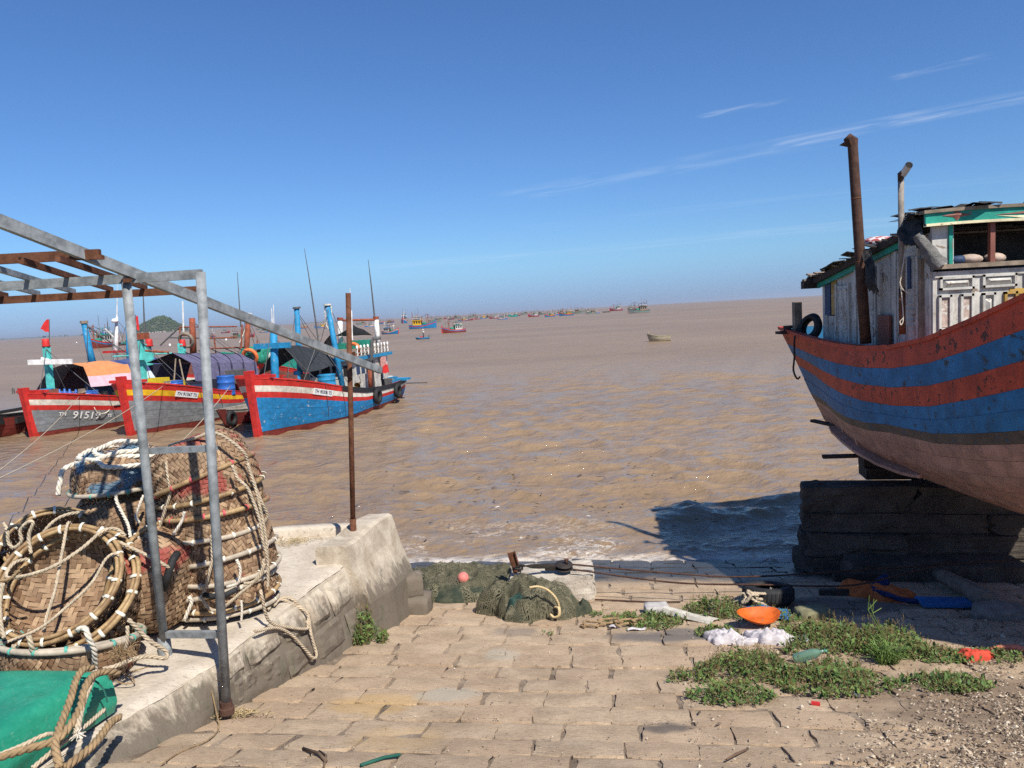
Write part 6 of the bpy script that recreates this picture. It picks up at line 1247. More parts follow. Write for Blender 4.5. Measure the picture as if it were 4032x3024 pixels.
def moored_hull(name, bow, ang, label, low, band, k=1., L=12.6, plate=None, lowplanks=9, boot=True):
    e = empty(name, (bow[0], bow[1], 0), ang, label, 'boat', 'fishing boats moored off the quay')
    xs = [0, .35, .9, 1.8, 3., 4.5, 6.5, 8.5, 10.5, L - .8, L]
    H = Hull(xs, [.12, .86, 1.32, 1.66, 1.86, 1.98, 2.0, 1.94, 1.8, 1.6, 1.5], [k * v for v in (2.45, 2.38, 2.26, 2.06, 1.80, 1.5, 1.22, 1.10, 1.05, 1.06, 1.1)], [-.35, -.5, -.6, -.7, -.75, -.75, -.75, -.7, -.6, -.5, -.45], [1, .95, .8, .5, .2, 0, 0, 0, 0, 0, 0], [0] * 7 + [0, .1, .3, .4], rake=.26, xr=3.)
    f = lambda *v: (lambda x: float(np.interp(x, [0, 3, 7, L], v)))
    D0, D1, D2, D3 = f(0, 0, 0, 0), f(.30, .25, .19, .18), f(.56, .48, .38, .34), f(.80, .70, .55, .50)
    wl = lambda x: max(D3(x) + .2, H.sheer(x) - (.20 + .03 * math.sin(x)))
    boat_hull(e, H, 0, L, [(D0, D1, M_RED, 1, 'rail_band'), (D1, D2, band, 1, 'stripe'), (D2, D3, M_RED, 1, 'stripe'), (D3, wl, low, 6, 'plank')], None, 2, lambda q: M_BOOT, cap=M_RED, deck_drop=.32, deck_mat=M_DECKG, nu=40)
    H.section_cap(L).build('transom', low, e)
    # stem post, square, standing proud of the rails, and the cross board behind it
    st = [H.P(0, H.zt[0] - z, 1, 0) * 1 for z in (-.35, .4, 1.2, 2.0, 2.45 * k)]; P = []
    for z in (-.35, 0, .8, 1.6, 2.2 * k, 2.75 * k): P.append(Vector((-.26 * max(0, z) / H.zt[0] - .06, 0, z)))
    mb = MB(); V = []
    for i, p in enumerate(P): w = .11 + .03 * i / 5; V += [p + Vector((-.12 - .03 * i / 5, w, 0)), p + Vector((-.12 - .03 * i / 5, -w, 0)), p + Vector((.22, -w, 0)), p + Vector((.22, w, 0))]
    n = len(P) - 1; mb.add(V, [(i * 4 + q, (i + 1) * 4 + q, (i + 1) * 4 + (q + 1) % 4, i * 4 + (q + 1) % 4) for i in range(n) for q in range(4)] + [(0, 1, 2, 3), (n * 4 + 3, n * 4 + 2, n * 4 + 1, n * 4)]); mb.build('stem_post', M_RED, e)
    z = H.zt[0] + .04; MB().box((.12, 0, z), (.22, 1.75, .12)).build('bow_board', M_RED, e)
    # rub marks: two thin vertical chafe cables over the side
    for xx in (2.6, 3.9):
        rope_mb([H.P(xx + .1 * q, -.05 + 1.5 * k * q / 5, -1, .04) for q in range(6)], .012, n=3).build('fender_cable', M_STEEL, e)
    M = Matrix.Translation((bow[0], bow[1], 0)) @ Matrix.Rotation(ang, 4, 'Z'); T = lambda p, I=M.inverted(): I @ Vector(p)
    return e, H, T
def hull_text(e, H, x, d, s, size, m, plate=None, side=-1, off=.035):
    p = H.P(x, d, side, off); a, b_ = H.P(x - .25, d, side, off), H.P(x + .25, d, side, off); u = (b_ - a).normalized(); up = (H.P(x, d - .1, side, off) - H.P(x, d + .1, side, off)); up = (up - u * up.dot(u)).normalized(); n = u.cross(up)
    M = Matrix((u, up, n)).transposed().to_4x4(); M.translation = p; par = e
    if plate:
        par = MB().box((0, 0, 0), (plate[0], plate[1], .012)).build('number_plate', M_PLATE, e, M=M); return link('lettering', text_mesh(s, size, 'lettering', m, .004), par, M=Matrix.Translation((0, 0, .008)))
    return link('lettering', text_mesh(s, size, 'lettering', m, .006), e, M=M)
def torus(mb, M, R_, r_, n=24, k=8):
    V = [];
    for i in range(n):
        a = 2 * math.pi * i / n
        for q in range(k): b_ = 2 * math.pi * q / k; V.append(M @ Vector(((R_ + r_ * math.cos(b_)) * math.cos(a), (R_ + r_ * math.cos(b_)) * math.sin(a), r_ * math.sin(b_))))
    return mb.add(V, [(i * k + q, ((i + 1) % n) * k + q, ((i + 1) % n) * k + (q + 1) % k, i * k + (q + 1) % k) for i in range(n) for q in range(k)])
def fender(e, p, r=.3, m=M_RUBBER): return torus(MB(), Matrix.Translation(p) @ Matrix.Rotation(R(90), 4, 'X'), r * .72, r * .28).build('fender_tyre', m, e, True)
def sheet(e, nm, P4, m, sag=.1, nu=10, nv=10, M=None):
    a, b_, c, d = [Vector(p) for p in P4]
    return MB().grid(lambda i, j: (a.lerp(b_, i)).lerp(d.lerp(c, i), j) - Vector((0, 0, sag * math.sin(math.pi * i) * math.sin(math.pi * j) + .03 * math.sin(i * 9 + j * 4))), nu, nv).build(nm, m, e, True)
def drum(e, p, r, h, m, nm='drum', lid=None):
    o = MB().lathe([(0, 0), (r, 0), (r * 1.03, h * .05), (r, h * .1), (r, h * .32), (r * 1.04, h * .34), (r, h * .36), (r, h * .64), (r * 1.04, h * .66), (r, h * .68), (r, h * .93), (r * 1.04, h * .97), (r, h), (0, h)], 20, Matrix.Translation(p)).build(nm, m, e, True); return o
z1 = lambda x, y: ((x / 2.212) / 1.82278, (1100 + y / 2.212) / 1.82278); z2 = lambda x, y: ((800 + x / 1.9522) / 1.82278, (950 + y / 1.9522) / 1.82278); z3 = lambda x, y: ((x / 3.0164) / 1.82278, (1200 + y / 3.0164) / 1.82278); z4 = lambda x, y: ((400 + x / 3.0164) / 1.82278, (1200 + y / 3.0164) / 1.82278)

def blue_boat():
    e, H, T = moored_hull('fishing_boat', (-10.5, 31.3), math.atan2(.975, .225), 'blue hulled fishing boat with white stripe, red stem and wheelhouse aft', M_BLUE, M_WBAND, 1., 13.4); A = lambda x, y, Y: T(at(*z2(x, y), Y))
    MB().grid(lambda i, j: H.P(4.0 + 9.3 * i, -.05 + .24 * j, -1, .045), 30, 2).build('black_rail', M_BLACK, e, True)
    hull_text(e, H, 2.55, .39, 'TH 90306 TS', .21, M_INK, (1.3, .27))
    # foremast with cross board, after masts
    def mast(p, q, r, m=M_BLUEM, nm='mast'): p, q = Vector(p), Vector(q); return MB().tube([p, p.lerp(q, .5), q], [r, r * .93, r * .8], 10).build(nm, m, e, True)
    b0 = A(545, 1045, 34.); mast(b0 - Vector((0, 0, 1.1)), A(540, 690, 34.), .19); MB().box(A(530, 803, 33.8), (.12, 1.75, .24)).build('mast_board', M_BLUEM, e)
    mast(A(745, 1050, 36.5) - Vector((0, 0, .6)), A(718, 510, 36.2), .15); MB().tube([A(720, 518, 36.2), A(718, 505, 36.2)], .18, 10).build('mast_cap', M_STEEL, e)
    mast(A(1078, 1155, 37.2) - Vector((0, 0, .1)), A(955, 485, 37.2), .15); MB().tube([A(956, 494, 37.2), A(955, 482, 37.2)], .19, 10).build('mast_cap', M_WBAND, e)
    rope_mb([A(940, 490, 37.2), A(935, 520, 37.2), A(950, 650, 37.2), A(1010, 720, 37.2)], .03, n=3).build('halyard', M_ROPEW, e); rope_mb([A(975, 490, 37.2), A(985, 520, 37.2), A(995, 650, 37.2), A(1000, 760, 37.2)], .03, n=3).build('halyard', M_ROPEW, e)
    # wheelhouse: body 6.9..11 m aft
    x0, x1, yb, zd, zr = 7.0, 11.3, 1.25, .85, 2.62; c = ((x0 + x1) / 2, 0); MB().box((c[0], 0, (zd + zr) / 2), (x1 - x0, 2 * yb, zr - zd)).build('wheelhouse', M_WHITE, e)
    for k in range(7):   # side panels, doors and windows
        xx = x0 + .35 + k * .6; nm = 'door' if k in (3, 5) else 'wall_panel'; MB().box((xx, -yb - .015, zd + .85), (.46 if k != 3 else .3, .03, 1.5)).build(nm, M_WHITE if k != 3 else M_DARKW, e)
        if k in (0, 1, 2): MB().box((xx, -yb - .03, zd + 1.25), (.42, .02, .45)).build('window', M_NAVYP, e)
    MB().box((8.9, -yb - .033, zd + .8), (.22, .02, 1.55)).build('door_opening', M_CAULK, e); MB().box((10.3, -yb - .033, zd + .8), (.2, .02, 1.5)).build('door_opening', M_CAULK, e)  # near-black slabs paint the shade inside open doorways
    for k in range(4): MB().box((x0 - .015, -.9 + k * .6, zd + 1.25), (.03, .46, .5)).build('front_window', M_CAULK, e); MB().box((x0 - .02, -.9 + k * .6, zd + .5), (.03, .46, .6)).build('front_panel', M_WHITE, e)
    MB().box(((x0 + x1) / 2, 0, zr + .05), (x1 - x0 + .5, 2 * yb + .45, .16)).build('roof', M_BLUEM, e); MB().box(((x0 + x1) / 2, 0, zr + .15), (x1 - x0 + .3, 2 * yb + .3, .05)).build('roof_top', M_WOOD, e)
    # roof balustrade
    rl = MB()
    for z in (.3, .52): rl.bar((x0, -yb - .1, zr + z), (x1 + .1, -yb - .1, zr + z), .05, .06); rl.bar((x1 + .1, -yb - .1, zr + z), (x1 + .1, yb + .1, zr + z), .05, .06); rl.bar((x0, yb + .1, zr + z), (x1 + .1, yb + .1, zr + z), .05, .06)
    rl.build('roof_rail', M_WOOD, e)
    for k in range(10): MB().lathe([(.035, .17), (.05, .3), (.03, .4), (.045, .52), (.06, .66), (.0, .7)], 8, Matrix.Translation((x0 + .25 + k * .44, -yb - .1, zr))).build('baluster', M_WPAINT, e, True)
    # upper frame: white posts, black shade cloth, green gear, antenna poles
    MB().tube([A(1058, 830, 39.6), A(1052, 600, 39.6)], .13, 10).build('roof_post', M_WPAINT, e, True); MB().tube([A(1350, 820, 40.9), A(1328, 585, 40.9)], .13, 10).build('roof_post', M_WPAINT, e, True); MB().tube([A(1040, 608, 39.6), A(1335, 603, 40.9)], .06, 8).build('roof_beam', M_RUSTM, e)
    for q in ((1053, 598, 39.6), (1328, 590, 40.9)): MB().tube([A(q[0], q[1] + 8, q[2]), A(q[0], q[1] - 12, q[2])], .16, 10).build('post_cap', M_RUSTM, e)
    sheet(e, 'shade_cloth', (A(1150, 640, 40.), A(1310, 722, 41.), A(1020, 728, 39.2), A(1040, 720, 38.6)), M_BLACK, .1); sheet(e, 'shade_cloth', (A(1020, 728, 39.), A(980, 715, 38.4), A(915, 800, 38.2), A(985, 815, 38.6)), M_BLACK, .1)
    for (x, y, Y, s) in ((1225, 790, 40., (.9, .8, .42)), (1090, 805, 39.4, (.5, .7, .3))): MB().box(A(x, y, Y), s).build('green_box', M_GREENP, e)
    for pts, r in (([(890, 790, 38.), (830, 380, 38.), (778, 55, 38.)], [.05, .035, .012]), ([(1318, 590, 41.), (1290, 320, 41.), (1268, 140, 41.)], [.05, .035, .012]), ([(1130, 400, 41.5), (1128, 360, 41.5)], [.02, .01]), ([(1145, 760, 39.), (1140, 530, 39.)], [.05, .03]), ([(545, 700, 36), (540, 488, 36)], [.03, .015]), ([(532, 690, 37), (526, 515, 37)], [.035, .02])): MB().tube([A(*q) for q in pts], r, 6).build('antenna', M_STEEL if len(pts) > 2 else M_WPAINT, e)
    torus(MB(), Matrix.Translation(A(1163, 835, 38.7)) @ Matrix.Rotation(R(75), 4, 'Y') @ Matrix.Rotation(R(15), 4, 'X'), .33, .09).build('life_ring', M_ORING, e, True)
    # exhaust: upright with elbow
    MB().tube([A(1285, 1135, 38.6), A(1278, 940, 38.6)], .11, 10).build('exhaust', M_RUSTM, e, True); MB().tube([A(1278, 945, 38.6), A(1296, 900, 38.6), A(1295, 780, 38.6), A(1305, 750, 38.6), A(1365, 742, 38.6)], .085, 10).build('exhaust_elbow', M_STEEL, e, True)
    # foredeck awning in two sheets, barrel, crates, horn, red net float, stern gear
    sheet(e, 'awning', (A(622, 792, 34.2), A(840, 815, 38.0), A(1060, 935, 38.), A(780, 1020, 35.2)), mat('awning_dark', (.030, .034, .040), .85, .25, 4), .12); sheet(e, 'awning', (A(625, 795, 34.4), A(560, 820, 34.6), A(410, 1045, 34.), A(700, 905, 37.)), MATS['awning_dark'], .05)
    rope_mb([A(625, 792, 34.2), A(530, 800, 34.)], .02, n=3).build('awning_line', M_ROPEW, e)
    drum(e, A(955, 1142, 36.6), .42, .75, M_BLUEM, 'barrel'); drum(e, A(727, 1080, 35.4), .16, .5, M_BLUEM, 'bucket')
    for (x, y, Y, s, m) in ((890, 1100, 36.8, (.7, .8, .7), M_WHITE), (680, 1060, 35.2, (.6, .5, .35), M_MAROON), (770, 1060, 36.2, (.4, .4, .5), M_WOOD), (1030, 1110, 37.4, (.5, .5, .6), M_WHITE)): MB().box(A(x, y, Y), s).build('crate', m, e)
    MB().lathe([(.17, 0), (.10, .12), (.05, .25), (.04, .4), (0, .4)], 14, Matrix.Translation(A(1185, 1110, 37.6)) @ Matrix.Rotation(R(70), 4, 'Y')).build('brass_horn', mat('brass', (.45, .28, .08), .35, .2, 5, metal=.8), e, True)
    sheet(e, 'red_flag', (A(1380, 960, 40.6), A(1415, 940, 40.6), A(1430, 1010, 40.6), A(1378, 1015, 40.6)), M_FLAG, .02, 6, 6); MB().box(A(1385, 930, 40.8), (.2, .25, .6)).build('net_hank', mat('pink_net', (.55, .28, .25), .9, .3, 12), e)
    for (x, y, Y, s, m) in ((1460, 1075, 42.2, (.4, .4, .5), M_BLUEM), (1400, 1090, 41.4, (.5, .6, .5), M_STEEL), (1500, 1060, 43.2, (.8, 1.2, .12), M_BLUEM), (1430, 1050, 42.2, (.3, .3, .2), M_WPAINT), (1210, 1150, 38.6, (.7, .5, .15), M_BLUEM), (1250, 1140, 38.9, (1.2, .7, .08), M_WOOD)): MB().box(A(x, y, Y), s).build('deck_gear', m, e)
    MB().tube([A(1555, 1090, 44.2), A(1720, 1086, 46.5)], .04, 6).build('boat_hook', M_STEEL, e)
    for xx in (7.6, 11.0): fender(e, H.P(xx, .42, -1, .16), .42)
    for q in ((1245, 1180, 38.2),): rope_mb([A(1225, 1150, 38.2), A(1240, 1200, 38.1), A(1255, 1180, 38.2)], .03, n=3).build('rope', M_ROPEW, e)
blue_boat()

def tent(e, T, prof, aft, L, facets, sag=.06, n=10, end_drop=0.):
    """awning over a row of hoops: prof = points of the front hoop in boat coordinates, pushed aft"""
    P = [Vector(p) for p in prof]; aft = Vector(aft)
    for k in range(len(P) - 1):
        a, b_ = P[k], P[k + 1]
        for (u0, u1, m) in facets[k]: MB().grid(lambda i, j: a.lerp(b_, j) + aft * L * (u0 + (u1 - u0) * i) + Vector((0, 0, -sag * abs(math.sin((u0 + (u1 - u0) * i) * 9.4)) * (1 if 0 < k < len(P) - 2 else .5) - end_drop * (u0 + (u1 - u0) * i))), n, 4).build('awning_panel', m, e, True)
def grey_boats():
    # --- yellow striped boat
    e, H, T = moored_hull('fishing_boat', (-16.95, 33.8), math.atan2(.98, .19), 'grey hulled fishing boat with yellow stripe and purple tarpaulin awning', M_GREY, M_YBAND, .97, 12.6); A = lambda x, y, Y: T(at(*z4(x, y), Y))
    hull_text(e, H, 1.95, .40, 'TH 91367 TS', .21, M_INK, (1.3, .27))
    b0 = A(505, 980, 36.3); zt = A(487, 395, 36.3).z; MB().box((b0.x, b0.y, (.5 + zt) / 2), (.27, .27, zt - .5)).build('mast_post', M_CYAN, e); MB().box(A(487, 372, 36.3), (.42, .42, .3)).build('mast_cap', M_RUSTM, e); MB().bar(A(400, 622, 36.0), A(612, 608, 36.0), .14, .3).build('mast_board', M_CYAN, e)
    [MB().lathe([(0, 0), (.17, 0), (.19, .06), (.15, .12), (.185, .2), (.15, .26), (.17, .38), (0, .4)], 14, Matrix.Translation(A(x_, 497, y_))).build('bitt_cap', M_RED, e, True) for x_, y_ in ((570, 39.5), (965, 43.))]; MB().box(A(555, 590, 39.5), (.26, .26, 1.1)).build('bitt', M_CYAN, e); MB().box(A(955, 540, 43.), (.3, .3, .8)).build('bitt', M_CYAN, e)
    sheet(e, 'flag', (A(405, 135, 36.4), A(432, 130, 36.4), A(450, 310, 36.4), A(420, 300, 36.4)), M_FLAG, .02, 5, 5); MB().tube([A(405, 390, 36.4), A(403, 120, 36.4)], .02, 6).build('flag_staff', M_STEEL, e)
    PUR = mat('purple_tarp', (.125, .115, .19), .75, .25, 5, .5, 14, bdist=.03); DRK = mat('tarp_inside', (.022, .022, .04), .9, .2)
    tent(e, T, [A(530, 690, 38.5), A(840, 570, 38.5), A(1065, 690, 38.0), A(1115, 905, 37.8)], (1, 0, 0), 6.2, [[(0, 1, DRK)], [(0, 1, PUR)], [(.0, 1, PUR)]], .07, 24, .4)
    sheet(e, 'awning_end', (A(540, 700, 39.8), A(1060, 690, 39.4), A(1000, 930, 39.4), A(640, 870, 39.8)), DRK, .02)  # dark sheet across the open front, painted as the shade inside
    for k in range(5): rope_mb([A(840, 572, 38.5) + Vector((1.0 + 1.2 * k, 0, .0)), A(1065, 690, 38.0) + Vector((1.0 + 1.2 * k, -.02, -.02)), A(1115, 905, 37.8) + Vector((1.0 + 1.2 * k, -.02, -.1))], .025, n=3).build('seam_rope', DRK, e)
    for q in ((880, 640, 860, 920), (925, 650, 990, 960)): MB().tube([A(q[0], q[1], 38.2), A(q[2], q[3], 37.6)], .035, 6).build('awning_pole', M_WOOD, e)
    MB().tube([A(520, 545, 38.), A(800, 565, 38.2)], .06, 6).build('ridge_pole', M_RUSTM, e); MB().tube([A(135, 615, 35.6), A(830, 575, 38.4)], .035, 6).build('spar', M_CYAN, e)
    for (x, y, Y, s, m) in ((650, 925, 36.6, (.5, 1.1, .45), M_YCRATE), (870, 935, 37.4, (.5, .8, .3), M_YCRATE), (600, 975, 35.8, (.4, .7, .2), M_LOFT), (1060, 985, 37.8, (.8, .9, .3), M_NAVYP)): MB().box(A(x, y, Y), s).build('crate', m, e)
    drum(e, A(880, 1000, 36.6), .36, .4, M_LOFT, 'tub'); d = drum(e, A(1490, 1075, 38.6), .42, 1.0, M_LOFT, 'barrel')
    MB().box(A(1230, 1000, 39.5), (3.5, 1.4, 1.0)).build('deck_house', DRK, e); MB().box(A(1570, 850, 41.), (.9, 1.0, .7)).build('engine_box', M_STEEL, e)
    pb = A(780, 960, 35.2); MB().box((pb.x, pb.y, pb.z - .1), (.2, .2, .6)).build('bitt', M_WOOD, e); rope_mb([pb + Vector((.14 * math.cos(k), .14 * math.sin(k), -.1 + .02 * k)) for k in range(14)], .03, n=3).build('rope_turns', M_ROPE, e)
    rope_mb([pb, A(900, 1040, 35.6), A(1100, 1110, 36.4), A(1300, 1115, 37.2), A(1400, 1095, 37.6)], .022, n=3).build('slack_line', M_ROPE, e)
    # --- white striped boat with the painted number
    e, H, T = moored_hull('fishing_boat', (-22.1, 35.2), math.atan2(.95, .32), 'grey hulled fishing boat with white stripe and orange and pink cloth awning', M_GREY, M_WBAND, .84, 11.6); A = lambda x, y, Y: T(at(*z3(x, y), Y))
    hull_text(e, H, 1.75, 1.0, '91519', .50, M_PLATE); hull_text(e, H, .85, .97, 'TH', .24, M_PLATE); hull_text(e, H, 2.75, .98, 'TS', .2, M_PLATE)
    b0 = A(612, 1060, 37.4); zt = A(607, 497, 37.4).z; MB().box((b0.x, b0.y, (.4 + zt) / 2), (.25, .25, zt - .4)).build('mast_post', M_CYAN, e); MB().lathe([(0, 0), (.17, 0), (.19, .06), (.15, .12), (.185, .2), (.15, .26), (.17, .38), (0, .4)], 14, Matrix.Translation((b0.x, b0.y, zt))).build('mast_cap', M_RED, e, True); MB().bar(A(338, 684, 37.0), A(858, 672, 37.0), .12, .24).build('mast_board', M_WPAINT, e); MB().tube([A(485, 640, 37.), A(580, 660, 37.2)], .08, 8).build('lamp_tube', M_WPAINT, e)
    MB().tube([A(588, 430, 37.4), A(585, 170, 37.4)], .02, 6).build('flag_staff', M_STEEL, e); sheet(e, 'flag', (A(585, 172, 37.4), A(550, 175, 37.3), A(478, 290, 37.2), A(583, 332, 37.4)), M_FLAG, .03, 6, 6)
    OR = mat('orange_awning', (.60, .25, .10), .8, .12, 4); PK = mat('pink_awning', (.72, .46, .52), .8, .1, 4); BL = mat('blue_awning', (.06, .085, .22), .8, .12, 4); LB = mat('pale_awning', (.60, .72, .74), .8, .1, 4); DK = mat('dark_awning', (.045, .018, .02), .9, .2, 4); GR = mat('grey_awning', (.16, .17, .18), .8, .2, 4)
    tent(e, T, [A(420, 1030, 38.6), A(575, 770, 38.6), A(810, 690, 38.6), A(990, 735, 38.2), A(1040, 850, 38.0), A(1080, 975, 37.9)], (1, 0, 0), 5.6, [[(0, 1, GR)], [(0, 1, GR)], [(0, .45, OR), (.45, 1, BL)], [(0, .5, OR), (.5, 1, BL)], [(0, .62, PK), (.62, 1, LB)]], .05, 12, .1)
    sheet(e, 'awning_end', (A(600, 760, 39.9), A(1000, 750, 39.7), A(1010, 1040, 39.5), A(600, 1010, 39.8)), DK, .02)  # dark sheet stands for the shade within the open awning
    mp = A(1105, 725, 41.); MB().tube([mp, A(1060, 520, 41.), A(998, 215, 41.)], [.2, .17, .14], 10).build('leaning_mast', M_BLUEM, e, True); MB().tube([A(1000, 222, 41.), A(997, 190, 41.)], .2, 10).build('mast_head', M_WOOD, e); rope_mb([A(1025, 250, 41.), A(1200, 370, 41.), A(1500, 570, 40.5)], .04, n=3).build('stay', M_STEEL, e)
    for k, (x, y) in enumerate(((715, 1080), (775, 1075), (835, 1080), (910, 1085))): MB().lathe([(0, 0), (.13, 0), (.14, .05), (.14, .26), (.05, .36), (.05, .44), (0, .44)], 12, Matrix.Translation(A(x, y + 15, 37.6) - Vector((0, 0, .05)))).build('water_bottle', M_LOFT, e, True)
    drum(e, A(1040, 1105, 37.9), .5, .35, M_LOFT, 'tub'); drum(e, A(560, 1075, 37.), .3, .32, M_BLUEM, 'tub'); MB().box(A(590, 1040, 37.), (.5, .6, .3)).build('crate', M_MAROON, e)
    MB().box(A(1185, 1130, 37.8), (.7, 1.0, .32)).build('foam_box', M_PLATE, e); MB().box(A(1170, 1180, 37.3), (1.6, .12, .32)).build('rail_bumper', M_BLACK, e); MB().box(A(1240, 1060, 40.), (1.6, .8, 1.2)).build('deck_house', M_NAVYP, e)
    fender(e, A(1305, 1220, 37.6), .42); fender(e, A(1325, 1330, 37.7), .42); pb = A(975, 1060, 36.9); MB().box((pb.x, pb.y, pb.z), (.22, .22, .5)).build('bitt', M_WOOD, e); rope_mb([pb + Vector((.16 * math.cos(k), .16 * math.sin(k), -.12 + .02 * k)) for k in range(14)], .03, n=3).build('rope_turns', M_ROPE, e)
    for x in (150, 215): rope_mb([A(x, 1060, 35.2), A(x - 5, 1000, 35.2), A(x + 12, 1000, 35.2), A(x + 25, 1055, 35.2)], .03, n=3).build('anchor_bracket', M_STEEL, e)
    rope_mb([A(1000, 1100, 36.9), A(1080, 1125, 36.8), A(1130, 1240, 36.6), A(1200, 1290, 36.8), A(1290, 1260, 37.2), A(1315, 1170, 37.4)], .022, n=3).build('slack_line', M_ROPEW, e)
grey_boats()

def rear_boats():
    # boats lying behind the front row: their upper works show between the masts
    e, H, T = moored_hull('fishing_boat', (-16.2, 45.5), math.atan2(.97, .2), 'dark fishing boat behind the purple awning with rust masts and green gear', M_TEAL, M_MAROON, 1.0, 12.6); A = lambda x, y, Y: T(at(*z2(x, y), Y))
    MB().box((5.5, 0, 1.9), (4.5, 2.6, 1.5)).build('deck_house', M_TEAL, e); MB().box((5.5, 0, 2.7), (4.9, 3.0, .14)).build('roof', M_MAROON, e)
    for a, b_, r in (((325, 1000, 46), (348, 560, 46), .17), ((-75, 870, 47), (-85, 590, 47), .2)): MB().tube([A(*a), A(*b_)], [r, r * .85], 10).build('mast', M_RUSTM, e, True)
    MB().tube([A(348, 568, 46), A(350, 552, 46)], .22, 10).build('mast_head', M_WPAINT, e)
    for q in (((50, 745, 48), (260, 740, 48)), ((50, 825, 48), (330, 815, 47)), ((-270, 740, 48), (50, 745, 48)), ((-330, 800, 48), (-180, 660, 48)), ((-180, 660, 48), (260, 655, 48)), ((85, 745, 48), (100, 880, 48)), ((415, 760, 47), (420, 880, 47)), ((290, 870, 46), (300, 640, 46)), ((-180, 660, 48), (-175, 800, 48))): MB().tube([A(*q[0]), A(*q[1])], .05, 6).build('rail', M_RUSTM if q[0][0] > -200 else M_STEEL, e)
    MB().tube([A(290, 660, 46), A(262, 235, 46)], [.05, .015], 6).build('antenna', M_STEEL, e); MB().tube([A(-150, 720, 48), A(-158, 460, 48)], [.06, .05], 6).build('antenna', M_WPAINT, e)
    torus(MB(), Matrix.Translation(A(360, 885, 45.4)) @ Matrix.Rotation(R(70), 4, 'Y'), .42, .11).build('life_ring', M_ORING, e, True); torus(MB(), Matrix.Translation(A(-130, 760, 46)) @ Matrix.Rotation(R(70), 4, 'Y'), .42, .1).build('life_ring', M_WOOD, e, True)
    for (x, y, Y, s, m) in ((160, 885, 46.5, (1.0, .9, .45), M_GREENP), (250, 900, 46.3, (1.0, 1.0, .4), M_WPAINT), (430, 870, 46.5, (1.8, 1.5, 1.0), M_GREENP), (480, 880, 46.5, (1., .9, .6), M_WHITE)): rough_block(s, int(x), 5, .12, .5).build('net_heap', m, e, True, M=Matrix.Translation(A(x, y, Y)))
    MB().tube([A(395, 1020, 45.5), A(400, 870, 45.5), A(410, 830, 45.5), A(440, 820, 45.5)], .09, 8).build('exhaust', M_STEEL, e, True); rope_mb([A(345, 600, 46), A(320, 690, 46), A(280, 780, 46)], .04, n=3).build('halyard', M_ROPEW, e)
    e, H, T = moored_hull('fishing_boat', (-26.5, 50.), math.atan2(.95, .3), 'fishing boat behind the orange awning with white mast and balustrade', M_GREENP, M_WBAND, 1.0, 12.); A = lambda x, y, Y: T(at(*z1(x, y), Y))
    MB().box((5.2, 0, 1.75), (4.2, 2.6, 1.3)).build('deck_house', M_MAROON, e); MB().box((5.2, 0, 2.45), (4.6, 3., .12)).build('roof', M_RED, e); MB().box(A(1060, 750, 54), (1.2, 1.0, .45)).build('green_box', M_GREENP, e)
    MB().tube([A(1005, 760, 53), A(1010, 520, 53), A(1018, 330, 53)], [.19, .15, .08], 10).build('mast', M_WPAINT, e, True); MB().tube([A(1018, 340, 53), A(1024, 40, 53)], [.05, .012], 6).build('antenna', M_WPAINT, e); MB().box(A(1003, 630, 52.8), (.12, 2.1, .16)).build('cross_board', M_RED, e); MB().tube([A(1000, 515, 53), A(915, 430, 52.5)], .05, 6).build('gaff', M_WPAINT, e); MB().lathe([(0, -.15), (.2, -.1), (.24, 0), (.16, .12), (0, .15)], 12, Matrix.Translation(A(1000, 360, 52.8))).build('lamp', M_PLATE, e, True)
    rl = MB(); rl.tube([A(850, 765, 52), A(1145, 758, 54)], .06, 6); rl.tube([A(850, 795, 52), A(1145, 790, 54)], .05, 6); rl.build('balustrade', M_WPAINT, e)
    for k in range(7): MB().lathe([(.07, 0), (.05, .3), (.1, .55), (0, .62)], 8, Matrix.Translation(A(868 + k * 42, 790, 52.1 + k * .28))).build('baluster', M_WPAINT, e, True)
    MB().tube([A(1135, 860, 50), A(1125, 600, 50), A(1115, 385, 50)], [.2, .18, .15], 10).build('mast', M_BLUEM, e, True); MB().tube([A(1262, 500, 50), A(1243, 20, 50)], [.07, .02], 6).build('antenna', M_STEEL, e)
rear_boats()

def skiff(name, bow, ang, label, L, b, m, band, z=.75, deckm=None, number=None):
    e = empty(name, (bow[0], bow[1], 0), ang, label, 'boat'); H = Hull([0, .1 * L, .3 * L, .6 * L, .9 * L, L], [b * .3, b * .72, b * .95, b, b * .85, b * .75], [z * 1.25, z * 1.1, z, z * .95, z, z * 1.05], [-.1, -.3, -.4, -.4, -.35, -.3], [.8, .4, 0, 0, 0, 0], [0, 0, 0, 0, .2, .3], rake=.3, xr=.2 * L)
    f = lambda v: (lambda x: v); boat_hull(e, H, 0, L, [(f(0), f(.16), band, 1, 'rail_band'), (f(.16), f(z * .75), m, 3, 'plank')], None, 2, lambda q: m, cap=band, deck_drop=.14, deck_mat=deckm or M_DECKG, nu=16); H.section_cap(L).build('transom', m, e); H.section_cap(.02).build('bow_transom', m, e)
    if number: hull_text(e, H, .25 * L, .36, number, .24, M_PLATE)
    return e, H
e, H = skiff('lighter', (-13.1, 34.9), math.atan2(.96, .28), 'low flat lighter with rope and poles wedged beside the blue boat bow', 7.5, 1.1, M_BOOT, M_DECKG, .7)
q = H.P(.75, .42, -1, .05); MB().box(q, (.8, .02, .3)).build('name_board', M_RED, e); hull_text(e, H, .75, .42, '66-M-1', .2, M_PLATE, off=.075)
fender(e, H.P(.3, .4, -1, .2) + Vector((-.35, .2, 0)), .36)
